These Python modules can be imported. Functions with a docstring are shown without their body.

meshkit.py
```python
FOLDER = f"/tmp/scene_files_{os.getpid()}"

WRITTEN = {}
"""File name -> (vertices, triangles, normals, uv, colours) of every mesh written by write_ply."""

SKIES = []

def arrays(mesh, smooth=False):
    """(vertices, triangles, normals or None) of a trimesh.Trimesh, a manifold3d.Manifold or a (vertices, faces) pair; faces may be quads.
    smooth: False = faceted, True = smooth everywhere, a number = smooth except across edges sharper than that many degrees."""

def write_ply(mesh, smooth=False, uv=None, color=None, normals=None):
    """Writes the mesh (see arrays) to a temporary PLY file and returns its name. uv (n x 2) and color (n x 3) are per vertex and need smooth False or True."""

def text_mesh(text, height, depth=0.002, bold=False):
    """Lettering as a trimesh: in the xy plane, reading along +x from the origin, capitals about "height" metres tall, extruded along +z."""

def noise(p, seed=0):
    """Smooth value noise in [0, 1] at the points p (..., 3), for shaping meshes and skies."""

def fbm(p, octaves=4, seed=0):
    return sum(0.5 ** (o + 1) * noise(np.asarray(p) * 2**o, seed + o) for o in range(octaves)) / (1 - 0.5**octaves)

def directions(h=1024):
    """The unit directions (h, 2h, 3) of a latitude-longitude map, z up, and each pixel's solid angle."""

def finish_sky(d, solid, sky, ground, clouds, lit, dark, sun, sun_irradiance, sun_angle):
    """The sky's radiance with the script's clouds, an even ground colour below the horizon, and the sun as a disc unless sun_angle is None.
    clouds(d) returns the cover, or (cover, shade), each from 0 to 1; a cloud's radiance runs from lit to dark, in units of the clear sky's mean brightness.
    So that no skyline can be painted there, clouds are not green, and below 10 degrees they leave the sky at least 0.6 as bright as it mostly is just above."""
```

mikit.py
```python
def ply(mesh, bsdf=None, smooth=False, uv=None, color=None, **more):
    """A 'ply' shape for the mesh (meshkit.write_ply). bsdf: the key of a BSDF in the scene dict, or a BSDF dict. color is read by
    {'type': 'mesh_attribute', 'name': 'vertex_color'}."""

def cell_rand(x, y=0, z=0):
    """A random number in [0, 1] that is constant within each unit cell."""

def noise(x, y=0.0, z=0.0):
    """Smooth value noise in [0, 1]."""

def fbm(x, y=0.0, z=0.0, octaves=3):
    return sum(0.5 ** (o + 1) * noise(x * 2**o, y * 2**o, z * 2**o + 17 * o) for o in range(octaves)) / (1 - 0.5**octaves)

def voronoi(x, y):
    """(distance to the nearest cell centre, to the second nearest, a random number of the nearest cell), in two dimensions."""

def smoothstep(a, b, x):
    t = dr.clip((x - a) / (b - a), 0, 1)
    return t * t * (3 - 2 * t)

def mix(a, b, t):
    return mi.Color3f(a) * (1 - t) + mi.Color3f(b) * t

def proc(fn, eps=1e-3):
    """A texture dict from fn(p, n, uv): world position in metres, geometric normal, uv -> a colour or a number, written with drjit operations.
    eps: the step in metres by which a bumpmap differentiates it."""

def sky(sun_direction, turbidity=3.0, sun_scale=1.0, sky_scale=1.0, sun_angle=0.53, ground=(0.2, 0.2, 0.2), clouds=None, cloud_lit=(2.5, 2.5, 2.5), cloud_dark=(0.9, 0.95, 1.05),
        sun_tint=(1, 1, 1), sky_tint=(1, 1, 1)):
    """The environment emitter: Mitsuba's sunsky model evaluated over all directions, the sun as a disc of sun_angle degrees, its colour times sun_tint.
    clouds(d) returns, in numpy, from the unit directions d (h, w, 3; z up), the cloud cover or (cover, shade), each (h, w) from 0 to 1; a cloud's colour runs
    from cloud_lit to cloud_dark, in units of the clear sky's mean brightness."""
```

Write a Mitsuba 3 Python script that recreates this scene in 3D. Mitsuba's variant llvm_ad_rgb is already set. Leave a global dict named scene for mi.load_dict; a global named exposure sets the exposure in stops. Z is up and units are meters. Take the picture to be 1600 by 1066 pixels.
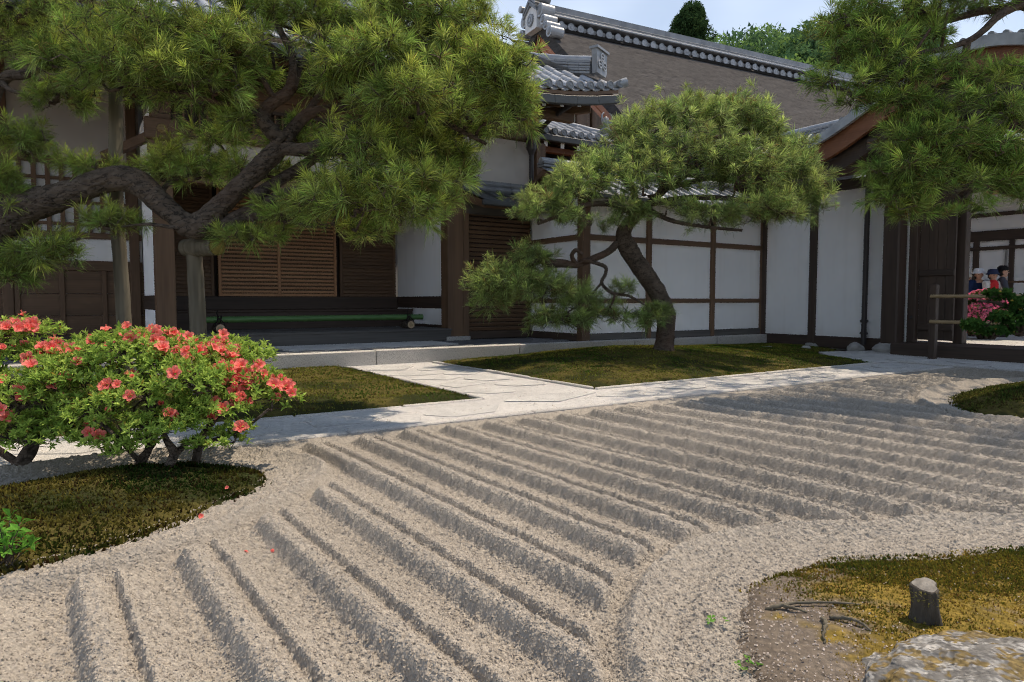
import math
import numpy as np
import trimesh
import manifold3d
import shapely
import shapely.geometry as sg
import drjit as dr
import mitsuba as mi
import mikit
import meshkit
from mikit import noise, fbm, voronoi, smoothstep, mix, proc, cell_rand

T = mi.ScalarTransform4f
scene, labels = {}, {}

# ------------------------------------------------------------------ camera, sky, exposure
# x runs along the facade (to the right), y goes into the courtyard, z is up, the raked gravel is z = 0
YAW, PITCH = math.radians(33.1), math.atan(63 / 1067)
EYE = np.array([0.0, 0.0, 1.1])
FWD = np.array([math.sin(YAW) * math.cos(PITCH), math.cos(YAW) * math.cos(PITCH), -math.sin(PITCH)])
scene['camera'] = {'type': 'perspective', 'fov': 2 * math.degrees(math.atan(800 / 1067)), 'fov_axis': 'x',
                   'near_clip': 0.05, 'far_clip': 2000.0,
                   'to_world': T().look_at(origin=EYE.tolist(), target=(EYE + FWD).tolist(), up=[0, 0, 1])}


def sky_clouds(d):
    q = d / np.maximum(d[..., 2:3] + 0.25, 0.05)
    q = q * [1.1, 1.1, 0]
    n = meshkit.fbm(q * 2.2 + 5.0, 4, 3)
    c = np.clip((n - 0.34) * 2.4, 0, 1)
    haze = np.clip(1 - d[..., 2] / 0.80, 0, 1) ** 1.6                 # bright summer haze, thicker towards the horizon all round
    return np.clip(0.06 + 0.70 * haze + 0.26 * (c - .4), 0, 1)


scene['sky'] = mikit.sky((0.40, -0.05, 0.915), turbidity=3.0, clouds=sky_clouds, cloud_lit=(4.75, 5.1, 5.5), cloud_dark=(1.6, 1.8, 2.0))
exposure = 1.75

# ------------------------------------------------------------------ helpers
used = {}


def numbered(name):
    used[name] = used.get(name, -1) + 1
    return name if used[name] == 0 else f'{name}_{used[name]:03d}'


def tag(key, label=None, cat=None, group=None, kind=None):
    labels[key] = {a: b for a, b in (('label', label), ('category', cat), ('group', group), ('kind', kind)) if b}
    return key


def thing(name, label, cat, group=None):
    return tag(numbered(name), label, cat, group)


def put(name, mesh, bsdf, parent=None, smooth=False, color=None, to=None, kind=None, label=None):
    """One entry of the scene. mesh may also be a ready ply dict, shared between copies."""
    key = numbered(f'{parent}__{name}' if parent else name)
    d = dict(mesh) if isinstance(mesh, dict) else mikit.ply(mesh.build() if isinstance(mesh, MB) else mesh, bsdf, smooth=smooth, color=color)
    if to is not None:
        d['to_world'] = to
    scene[key] = d
    if kind or label:
        tag(key, label, None, None, kind)
    return key


def rot_basis(z, x=None):
    z = np.asarray(z, float) / np.linalg.norm(z)
    x = np.array([0, 0, 1.0]) if x is None else np.asarray(x, float)
    if abs(x @ z) > 0.95:
        x = np.array([1.0, 0, 0]) if abs(z[0]) < 0.9 else np.array([0, 1.0, 0])
    x = x - z * (x @ z)
    x /= np.linalg.norm(x)
    return x, np.cross(z, x), z


def mat(x, y, z, o):
    m = np.eye(4)
    m[:3, 0], m[:3, 1], m[:3, 2], m[:3, 3] = x, y, z, o
    return T(m.tolist())


class MB:
    """Collects vertices and triangles."""

    def __init__(self):
        self.v, self.f, self.n = [], [], 0

    def add(self, v, f):
        v, f = np.asarray(v, float), np.asarray(f, int)
        if f.shape[1] == 4:
            f = np.vstack([f[:, [0, 1, 2]], f[:, [0, 2, 3]]])
        self.v.append(v)
        self.f.append(f + self.n)
        self.n += len(v)
        return self

    def mesh(self, m):
        return self.add(m.vertices, m.faces)

    def box(self, x0, x1, y0, y1, z0, z1, c=0.0):
        """Axis-aligned box with edges chamfered by c."""
        return self.add(*chamfer(x0, x1, y0, y1, z0, z1, c))

    def bar(self, a, b, w, h, up=(0, 0, 1), c=0.0):
        """A beam of width w and height h from a to b."""
        a, b = np.asarray(a, float), np.asarray(b, float)
        d = b - a
        L = np.linalg.norm(d)
        d /= L
        s = np.cross(d, up)
        s /= np.linalg.norm(s)
        u = np.cross(s, d)
        v, f = chamfer(0, L, -w / 2, w / 2, -h / 2, h / 2, c)
        return self.add(a + v[:, :1] * d - v[:, 1:2] * s + v[:, 2:] * u, f)

    def tube(self, pts, r, n=10, cap=True):
        return self.add(*tube(pts, r, n, cap))

    def build(self):
        return np.vstack(self.v), np.vstack(self.f)


def chamfer(x0, x1, y0, y1, z0, z1, c=0.0):
    if c <= 0:
        v = np.array([[x, y, z] for x in (x0, x1) for y in (y0, y1) for z in (z0, z1)], float)
        f = np.array([[0, 1, 3, 2], [4, 6, 7, 5], [0, 4, 5, 1], [2, 3, 7, 6], [0, 2, 6, 4], [1, 5, 7, 3]])
        return v, np.vstack([f[:, [0, 1, 2]], f[:, [0, 2, 3]]])
    c = min(c, 0.45 * min(abs(x1 - x0), abs(y1 - y0), abs(z1 - z0)))
    p = []
    lo, hi = np.array([x0, y0, z0], float), np.array([x1, y1, z1], float)
    for ax in range(3):
        a, b = lo + c, hi - c
        a[ax], b[ax] = lo[ax], hi[ax]
        p += [[[a, b][i][0], [a, b][j][1], [a, b][k][2]] for i in (0, 1) for j in (0, 1) for k in (0, 1)]
    h = trimesh.convex.convex_hull(np.array(p))
    return np.array(h.vertices), np.array(h.faces)


def spline(pts, n):
    """Catmull-Rom through the rows of pts (any width), n samples."""
    p = np.asarray(pts, float)
    if len(p) == 2:
        t = np.linspace(0, 1, n)[:, None]
        return p[0] * (1 - t) + p[1] * t
    p = np.vstack([2 * p[0] - p[1], p, 2 * p[-1] - p[-2]])
    t = np.linspace(0, len(p) - 3 - 1e-9, n)
    i = t.astype(int)
    t = (t - i)[:, None]
    a, b, c, d = p[i], p[i + 1], p[i + 2], p[i + 3]
    return 0.5 * (2 * b + (c - a) * t + (2 * a - 5 * b + 4 * c - d) * t ** 2 + (3 * b - a - 3 * c + d) * t ** 3)


def tube(pts, r, n=10, cap=True):
    p = np.asarray(pts, float)
    r = np.broadcast_to(np.asarray(r, float), (len(p),))
    d = np.gradient(p, axis=0)
    d /= np.linalg.norm(d, axis=1, keepdims=True) + 1e-12
    x, _, _ = rot_basis(d[0])
    v = []
    a = np.linspace(0, 2 * np.pi, n, endpoint=False)
    for k in range(len(p)):
        x = x - d[k] * (x @ d[k])
        x /= np.linalg.norm(x)
        y = np.cross(d[k], x)
        v.append(p[k] + r[k] * (np.cos(a)[:, None] * x + np.sin(a)[:, None] * y))
    v = np.vstack(v)
    i = np.arange(n)
    f = np.vstack([np.stack([k * n + i, k * n + (i + 1) % n, (k + 1) * n + (i + 1) % n, (k + 1) * n + i], 1) for k in range(len(p) - 1)])
    f = np.vstack([f[:, [0, 1, 2]], f[:, [0, 2, 3]]])
    if cap:
        v = np.vstack([v, p[0], p[-1]])
        m = (len(p) - 1) * n
        f = np.vstack([f, np.stack([(i + 1) % n, i, i * 0 + len(v) - 2], 1), np.stack([m + i, m + (i + 1) % n, i * 0 + len(v) - 1], 1)])
    return v, f


def lathe(profile, n=20):
    """Profile rows (r, z) from bottom to top, closed."""
    p = np.asarray(profile, float)
    a = np.linspace(0, 2 * np.pi, n, endpoint=False)
    v = np.vstack([np.stack([r * np.cos(a), r * np.sin(a), a * 0 + z], 1) for r, z in p] + [[[0, 0, p[0, 1]], [0, 0, p[-1, 1]]]])
    i = np.arange(n)
    f = np.vstack([np.stack([k * n + i, k * n + (i + 1) % n, (k + 1) * n + (i + 1) % n, (k + 1) * n + i], 1) for k in range(len(p) - 1)])
    f = np.vstack([f[:, [0, 1, 2]], f[:, [0, 2, 3]]])
    m = (len(p) - 1) * n
    f = np.vstack([f, np.stack([(i + 1) % n, i, i * 0 + len(v) - 2], 1), np.stack([m + i, m + (i + 1) % n, i * 0 + len(v) - 1], 1)])
    return v, f


def rock_mesh(size, seed, sub=4, rough=0.25):
    m = trimesh.creation.icosphere(subdivisions=sub)
    v = np.array(m.vertices)
    rng = np.random.default_rng(seed)
    for _ in range(9):                                      # a few broken planes
        n = rng.normal(size=3)
        n /= np.linalg.norm(n)
        h = rng.uniform(0.62, 0.9)
        over = np.maximum(v @ n - h, 0)
        v = v - over[:, None] * n * 0.9
    v *= 1 + rough * (meshkit.fbm(v * 1.7 + seed, 4, seed)[:, None] - 0.5)
    v *= 1 + rough * 0.35 * (meshkit.fbm(v * 7 + seed, 3, seed + 5)[:, None] - 0.5)
    return v * np.asarray(size), np.array(m.faces)


def extrude(poly, z0, z1):
    m = trimesh.creation.extrude_polygon(poly, z1 - z0, engine='earcut')
    m.apply_translation([0, 0, z0])
    return np.array(m.vertices), np.array(m.faces)


def grid_faces(nu, nv):
    i, j = np.meshgrid(np.arange(nu - 1), np.arange(nv - 1), indexing='ij')
    a = (i * nv + j).ravel()
    return np.vstack([np.stack([a, a + nv, a + nv + 1], 1), np.stack([a, a + nv + 1, a + 1], 1)])


# ------------------------------------------------------------------ materials
def rgb(c):
    return {'type': 'rgb', 'value': list(map(float, c))}


def surf(name, base, rough=0.75, spec=0.4, bump=None, eps=1e-3, **k):
    b = {'type': 'principled', 'base_color': proc(base) if callable(base) else base if isinstance(base, dict) else rgb(base),
         'roughness': proc(rough) if callable(rough) else float(rough), 'specular': float(spec), **k}
    if bump is not None:
        b = {'type': 'bumpmap', 'texture': proc(bump, eps), 'scale': 1.0, 'bsdf': b}
    scene[name] = {'type': 'twosided', 'bsdf': b}


VC = {'type': 'mesh_attribute', 'name': 'vertex_color'}


def wood(name, c1, c2, axis, rough=0.65, spec=0.35):
    def q(p):
        s = [55.0, 55.0, 55.0]
        s[axis] = 2.2
        return p.x * s[0], p.y * s[1], p.z * s[2]

    def col(p, n, uv):
        a, b, c = q(p)
        g = noise(a, b, c)
        f = noise(a * 0.13 + 3, b * 0.13, c * 0.13)
        return mix(c1, c2, dr.clip(g * 0.55 + f * 0.75 - 0.15, 0, 1))

    def bmp(p, n, uv):
        a, b, c = q(p)
        return 0.0018 * noise(a, b, c)

    surf(name, col, rough, spec, bmp, 2e-3)


for nm, c1, c2, ro in (('brown', (.085, .050, .030), (.165, .098, .056), .6), ('dark', (.034, .024, .019), (.075, .05, .037), .6),
                       ('amber', (.33, .165, .08), (.50, .275, .14), .55), ('grey', (.055, .052, .05), (.115, .108, .10), .7),
                       ('orange', (.27, .095, .042), (.42, .17, .08), .55), ('red', (.125, .048, .024), (.21, .088, .042), .55)):
    for k, ax in enumerate('xyz'):
        wood(f'wood_{nm}_{ax}', c1, c2, k, ro)


def plaster_col(p, n, uv):
    s = fbm(p.x * 1.3 + p.y * 0.7, p.z * 0.9, p.y * 0.5, 3)
    t = fbm(p.x * 14, p.y * 14, p.z * 5, 2)
    k = mix((.74, .745, .75), (.84, .842, .845), s * 0.7 + t * 0.3)
    d = smoothstep(.75, .3, p.z + .35 * fbm(p.x * 5, p.y * 5, p.z * 2, 3)) * .22 + .07 * smoothstep(.55, .8, fbm(p.x * 7, p.y * 7, p.z * .5, 3))
    return mix(k, (.42, .38, .32), d)


surf('plaster', plaster_col, .9, .2, lambda p, n, uv: 0.0012 * fbm(p.x * 60, p.y * 60, p.z * 60, 2), 2e-3)
surf('plaster_old_shaded', lambda p, n, uv: plaster_col(p, n, uv) * mi.Color3f(.60, .555, .51), .9, .2)  # aged beige plaster, albedo lowered further in place of shade under deep eaves
surf('paper', (.62, .63, .64), .9, .2)


def tile_col(p, n, uv):
    s = fbm(p.x * 3, p.y * 3, p.z * 3, 3)
    r = cell_rand(dr.floor(p.x * 4.1), dr.floor(p.y * 3.7), dr.floor(p.z * 3))
    return mix((.10, .106, .115), (.26, .27, .285), s * 0.65 + r * 0.35)


surf('tile', tile_col, .38, .5, lambda p, n, uv: 0.002 * fbm(p.x * 25, p.y * 25, p.z * 25, 2), 2e-3)
surf('tile_pale', lambda p, n, uv: mix((.15, .16, .175), (.40, .42, .45), fbm(p.x * 5, p.y * 5, p.z * 5, 3)), .34, .6)
surf('tile_white', (.58, .585, .59), .7, .3)
surf('copper', lambda p, n, uv: mix((.035, .038, .040), (.085, .09, .092), fbm(p.x * 3, p.y * 3, p.z * 6, 3)), .5, .35)


def thatch_col(p, n, uv):
    w = fbm(p.x * 1.1, p.y * 1.1, p.z * 6, 3)
    g = fbm(p.x * 2.6 + p.z * 3.1, p.y * 2.9 - p.z * 1.7, p.z * 10 + p.x * .9 - p.y * .7, 4)
    h = noise(p.x * 11 + p.z * 9, p.y * 10 - p.z * 7, p.z * 27 + p.x * 3)
    return mix((.016, .0152, .015), (.098, .092, .090), w * .25 + g * .34 + h * .42)


surf('thatch', thatch_col, .95, .15, lambda p, n, uv: 0.05 * fbm(p.x * 2.6 + p.z * 3.1, p.y * 2.9 - p.z * 1.7, p.z * 10 + p.x * .9 - p.y * .7, 3) + 0.03 * noise(p.x * 11 + p.z * 9, p.y * 10 - p.z * 7, p.z * 27), 8e-3)
surf('hole_dark', (.02, .018, .016), .9, .1)


def granite_col(p, n, uv):
    s = noise(p.x * 95, p.y * 95, p.z * 95)
    t = fbm(p.x * 2, p.y * 2, p.z * 4, 3)
    k = noise(p.x * 160 + 7, p.y * 160, p.z * 160)
    c = mix((.25, .24, .225), (.50, .48, .45), s * .6 + t * .5)
    return mix(c, (.08, .075, .07), smoothstep(.72, .85, k) * .7)


surf('granite', granite_col, .8, .35, lambda p, n, uv: 0.004 * noise(p.x * 70, p.y * 70, p.z * 70), 3e-3)


def paving_col(p, n, uv):
    s = fbm(p.x * 38, p.y * 38, 0, 2)
    t = fbm(p.x * 1.6, p.y * 1.6, 3, 3)
    return mix((.255, .25, .242), (.515, .50, .477), s * .55 + t * .45)


surf('paving', paving_col, .85, .3, lambda p, n, uv: 0.010 * fbm(p.x * 42, p.y * 42, p.z * 10, 2), 3e-3)
surf('slab', lambda p, n, uv: mix((.26, .256, .248), (.475, .465, .445), fbm(p.x * 5, p.y * 5, 0, 3) * .6 + noise(p.x * 70, p.y * 70, 0) * .4), .8, .35,
     lambda p, n, uv: 0.006 * fbm(p.x * 25, p.y * 25, 0, 3), 3e-3)
surf('dark_tile', lambda p, n, uv: mix((.075, .08, .088), (.15, .155, .165), fbm(p.x * 4, p.y * 4, 0, 3) * .7 + cell_rand(dr.floor((p.x + p.y) * 2.2), dr.floor((p.x - p.y) * 2.2)) * .3), .5, .45)


def gravel_col(p, n, uv):
    a = noise(p.x * 190, p.y * 190, p.z * 190)
    b = noise(p.x * 105 + 9, p.y * 105, p.z * 105)
    c = fbm(p.x * 1.1, p.y * 1.1, 0, 3)
    k = mix((.185, .165, .139), (.40, .362, .310), a * .5 + b * .5)
    return k * (0.88 + 0.24 * c)


surf('gravel', gravel_col, .9, .25, lambda p, n, uv: 0.006 * noise(p.x * 120, p.y * 120, p.z * 120) + 0.005 * noise(p.x * 210, p.y * 210, p.z * 210), 1.5e-3)
surf('grain', VC, .85, .3)


def soil_col(p, n, uv):
    a = fbm(p.x * 6, p.y * 6, 0, 4)
    return mix((.075, .06, .045), (.20, .17, .135), a * .7 + noise(p.x * 80, p.y * 80, 0) * .35)


surf('soil', soil_col, .95, .15, lambda p, n, uv: 0.012 * fbm(p.x * 30, p.y * 30, 0, 3), 3e-3)


def moss_col(p, n, uv):
    a = fbm(p.x * 2.2, p.y * 2.2, 1, 4)
    b = noise(p.x * 45, p.y * 45, p.z * 45)
    return mix(mix((.020, .028, .008), (.085, .074, .02), smoothstep(.35, .65, a)), (.03, .02, .010), b * .5)


surf('moss_ground', moss_col, 1.0, .1, lambda p, n, uv: 0.02 * fbm(p.x * 35, p.y * 35, p.z * 35, 3), 3e-3)


def island_col(p, n, uv):
    a = fbm(p.x * 6, p.y * 6, 0, 4)
    s = mix((.060, .048, .038), (.185, .155, .125), a * .7 + noise(p.x * 80, p.y * 80, 0) * .35)
    m = smoothstep(.42, .60, fbm(p.x * 5 + 2, p.y * 5, 2, 4) + .16 * smoothstep(1.9, 2.5, p.x))
    c = mix((.07, .055, .015), (.25, .175, .035), noise(p.x * 60, p.y * 60, 4) * .6 + .4 * noise(p.x * 9, p.y * 9, 1))
    return mix(s, c, m)


surf('island_soil', island_col, .95, .15, lambda p, n, uv: 0.016 * fbm(p.x * 40, p.y * 40, 0, 3), 3e-3)


def bark_col(p, n, uv):
    a = fbm(p.x * 9, p.y * 9, p.z * 9, 3)
    b = noise(p.x * 34, p.y * 34, p.z * 34)
    c = fbm(p.x * 2.2 + 5, p.y * 2.2, p.z * 2.2, 2)
    w = noise(p.x * 40, p.y * 40, p.z * 40) * .8
    g = dr.abs(fbm(p.x * 13 + w, p.y * 13 - w, p.z * 24 + w, 2) - .5) * 2
    k = mix((.024, .019, .015), (.135, .108, .085), a * .65 + b * .45)
    k = mix(k * .35, k, smoothstep(.0, .16, g))
    return mix(k, (.11, .062, .042), smoothstep(.55, .75, c) * .4)


surf('bark', bark_col, .95, .2, lambda p, n, uv: 0.035 * dr.abs(fbm(p.x * 13, p.y * 13, p.z * 24, 2) - .5) + .04 * fbm(p.x * 26, p.y * 26, p.z * 34, 3), 3e-3)
surf('log', lambda p, n, uv: mix((.05, .045, .032), (.17, .15, .112), noise(p.x * 40, p.y * 40, p.z * 2.5) * .6 + fbm(p.x * 4, p.y * 4, p.z * 1.5, 3) * .5), .85, .25,
     lambda p, n, uv: 0.004 * noise(p.x * 60, p.y * 60, p.z * 3), 2e-3)
surf('log_end', lambda p, n, uv: mix((.28, .20, .12), (.52, .40, .27), noise(p.x * 25, p.y * 25, p.z * 25)), .8, .3)
surf('stump_wood', lambda p, n, uv: mix((.022, .019, .015), (.105, .092, .075), noise(p.x * 90, p.y * 90, p.z * 14) * .6 + fbm(p.x * 30, p.y * 30, p.z * 20, 3) * .45), .9, .2,
     lambda p, n, uv: 0.006 * noise(p.x * 110, p.y * 110, p.z * 12), 2e-3)
surf('stump_top', lambda p, n, uv: mix((.10, .092, .08), (.30, .28, .25), noise(dr.sqrt(dr.square(p.x - 2.315) + dr.square(p.y - 1.085)) * 420, 1.5, 2.5) * .6 + noise(p.x * 70, p.y * 70, 3) * .4), .9, .2)
surf('moss_wood', lambda p, n, uv: mix((.09, .08, .03), (.27, .22, .06), fbm(p.x * 14, p.y * 14, p.z * 14, 3)), .95, .15)


def rock_col(p, n, uv):
    a = fbm(p.x * 11, p.y * 11, p.z * 11, 4)
    b = noise(p.x * 110, p.y * 110, p.z * 110)
    li = smoothstep(.44, .56, fbm(p.x * 26 + 4, p.y * 26, p.z * 26, 4))
    k = mix((.05, .047, .044), (.21, .205, .195), a * .65 + b * .45)
    k = mix(k, (.36, .355, .34), li * .75 * smoothstep(.25, .7, b))
    m = smoothstep(.53, .57, fbm(p.x * 13 + 9, p.y * 13, p.z * 13, 4)) * smoothstep(.2, .55, noise(p.x * 70, p.y * 70, p.z * 70))
    return mix(k, mix((.07, .05, .022), (.21, .15, .045), b), m * .9)


surf('rock', rock_col, .9, .25, lambda p, n, uv: 0.03 * fbm(p.x * 22, p.y * 22, p.z * 22, 4) + .006 * noise(p.x * 90, p.y * 90, p.z * 90), 2e-3)
surf('small_stone', lambda p, n, uv: mix((.17, .165, .155), (.42, .41, .39), fbm(p.x * 9, p.y * 9, p.z * 9, 3)), .85, .3)
surf('bamboo_green', lambda p, n, uv: mix((.04, .11, .032), (.095, .19, .06), fbm(p.x * 6, p.y * 25, p.z * 25, 3)), .5, .4)
surf('bamboo_dry', lambda p, n, uv: mix((.20, .14, .075), (.36, .27, .15), fbm(p.x * 5, p.y * 4, p.z * 30, 2)), .5, .45)
surf('rope', (.018, .016, .014), .9, .2)
surf('gold', (.20, .14, .06), .5, .4, metallic=.3)
surf('iron', (.045, .04, .04), .5, .5, metallic=.3)
surf('white_end', (.72, .71, .68), .8, .3)
surf('leaf_hard', VC, .42, .5)
for nm, tr, ro in (('needle', .85, .5), ('leaf', .7, .42), ('petal', .8, .6), ('far_leaf', .6, .7)):
    scene[nm] = {'type': 'principledthin', 'base_color': VC, 'roughness': ro, 'diff_trans': tr, 'spec_trans': 0.0, 'eta': 1.4}
surf('cloth', VC, .9, .2, sheen=.3)
surf('skin', (.50, .30, .21), .6, .35)
surf('hair', (.018, .014, .012), .6, .4)

# ------------------------------------------------------------------ ground, gravel, paths, moss
def dist_to(poly, x, y):
    """Signed distance to a shapely polygon at the points: negative inside."""
    ring = np.array(poly.exterior.coords)
    p = np.stack([x, y], -1)
    d = np.full(x.shape, 1e9)
    for a, b in zip(ring[:-1], ring[1:]):
        ab = b - a
        t = np.clip(((p - a) @ ab) / (ab @ ab + 1e-12), 0, 1)
        d = np.minimum(d, np.linalg.norm(p - a - t[..., None] * ab, axis=-1))
    ins = shapely.contains_xy(poly, x.ravel(), y.ravel()).reshape(x.shape)
    return np.where(ins, -d, d)


def blob(pts, n=64):
    p = np.array(pts + pts[:3], float)
    q = spline(p, n + 1 + 2 * 0)
    q = spline(np.array(pts[-1:] + pts + pts[:2], float), (len(pts) + 2) * 8)[8:-8]
    return sg.Polygon(q).buffer(0)


ISLE_AZALEA = blob([(-2.4, 4.95), (-0.9, 4.75), (-.35, 4.9), (.3, 5.02), (.75, 4.8), (1.0, 4.45), (.93, 4.2), (.62, 3.9), (.18, 3.55), (-.25, 3.42), (-1.2, 3.35), (-2.4, 3.5)])
ISLE_ROCK = blob([(1.60, .75), (1.62, 1.18), (1.96, 1.52), (2.3, 1.66), (2.65, 1.60), (3.06, 1.38), (3.5, 1.2), (4.0, .6), (3.7, -.3), (2.5, -.8), (1.7, -.2)])
ISLE_RIGHT = blob([(7.35, 2.8), (7.55, 3.2), (8.1, 3.55), (9.0, 3.8), (10.2, 3.75), (11.2, 3.3), (11.3, 2.4), (10.2, 1.6), (8.6, 1.7), (7.7, 2.2)])
ISLES = (ISLE_AZALEA, ISLE_ROCK, ISLE_RIGHT)
GRAVEL_Y, GRAVEL_X = 5.42, 12.22


def ridge(x, y):
    """Height of the raked ridges: two banks per step, steep towards -x."""
    w = 0.03 * (meshkit.fbm(np.stack([x * .5, y * .45, x * 0], -1), 2, 3) - .5)
    u = np.mod((x + w + 0.044 * y - 1.62) / .385, 1.0)
    up = np.clip(u / .15, 0, 1)
    big = up * up * (3 - 2 * up) * np.clip((.52 - u) / .28, 0, 1)
    q = np.clip((u - .40) / .08, 0, 1)
    small = q * q * (3 - 2 * q) * np.clip((.84 - u) / .34, 0, 1)
    return .070 * big + .054 * small


def gravel_height(x, y):
    sh = x.shape
    x, y = x.ravel(), y.ravel()
    m = np.clip((GRAVEL_Y - .33 - y + .10 * (meshkit.noise(np.stack([x * 2.6, y * 0, y * 0], -1), 5) - .5)) / .14, 0, 1)
    m = m * np.clip((GRAVEL_X - .25 - x) / .2, 0, 1)
    rims = np.zeros_like(x)
    for poly in ISLES:
        d = np.full(x.shape, 9.0)
        b = poly.bounds
        near = (x > b[0] - 1) & (x < b[2] + 1) & (y > b[1] - 1) & (y < b[3] + 1)
        d[near] = dist_to(poly, x[near], y[near])
        k = np.clip((d - .42) / .07, 0, 1)
        m = m * k * k * (3 - 2 * k)
        rims += .072 * np.clip((d - .14) / .20, 0, 1) ** 2 * (d < .34) + .072 * np.exp(-((d - .34) / .045) ** 2) * (d >= .34) + .012 * np.exp(-((d - .14) / .05) ** 2)
        rims = rims - .02 * np.clip((.05 - d) / .1, 0, 1)
    worn = .85 + .3 * meshkit.fbm(np.stack([x * 1.2, y * 1.2, x * 0 + 3], -1), 2, 9)
    z = m * ridge(x, y) * worn + rims
    p = np.stack([x, y, x * 0], -1)
    z += .012 * (meshkit.fbm(p * 17, 2, 1) - .5) + .013 * (meshkit.noise(p * 52, 4) - .5) + .014 * (meshkit.noise(p * 100, 6) - .5)
    return z.reshape(sh)


put('ground', MB().add([[-600, -400, -.06], [700, -400, -.06], [700, 700, -.06], [-600, 700, -.06]], [[0, 1, 2], [0, 2, 3]]), 'soil')
tag('ground', 'bare earth under the temple garden and its buildings', None, None, 'structure')

ang = np.radians(np.linspace(-12, 80, 500))                 # finer near the middle of the gravel's front edge
rad = np.concatenate([np.geomspace(.4, 1.3, 60), np.geomspace(1.3, 14, 620)[1:]])
R_, A_ = np.meshgrid(rad, ang, indexing='ij')
gx, gy = R_ * np.sin(A_), R_ * np.cos(A_)
gf = grid_faces(*R_.shape)
gx, gy = gx.ravel(), gy.ravel()
cen = np.stack([gx[gf].mean(1), gy[gf].mean(1)], 1)
keep = (cen[:, 1] < GRAVEL_Y + .02) & (cen[:, 0] < GRAVEL_X + .05)
gf = gf[keep]
ids = np.unique(gf)
re = np.zeros(len(gx), int)
re[ids] = np.arange(len(ids))
gx, gy, gf = np.minimum(gx[ids], GRAVEL_X), np.minimum(gy[ids], GRAVEL_Y), re[gf]
gz = gravel_height(gx, gy)
put('raked_gravel', (np.stack([gx, gy, gz], 1), gf[:, ::-1]), 'gravel')
tag('raked_gravel', 'pale grey gravel raked into parallel ridges across the courtyard', 'gravel', None, 'stuff')
put('gravel_ground', MB().box(-14, GRAVEL_X, -12, GRAVEL_Y - .02, -.055, -.036), 'gravel')
tag('gravel_ground', 'flat gravel bed under and around the raked ridges', None, None, 'structure')

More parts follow.
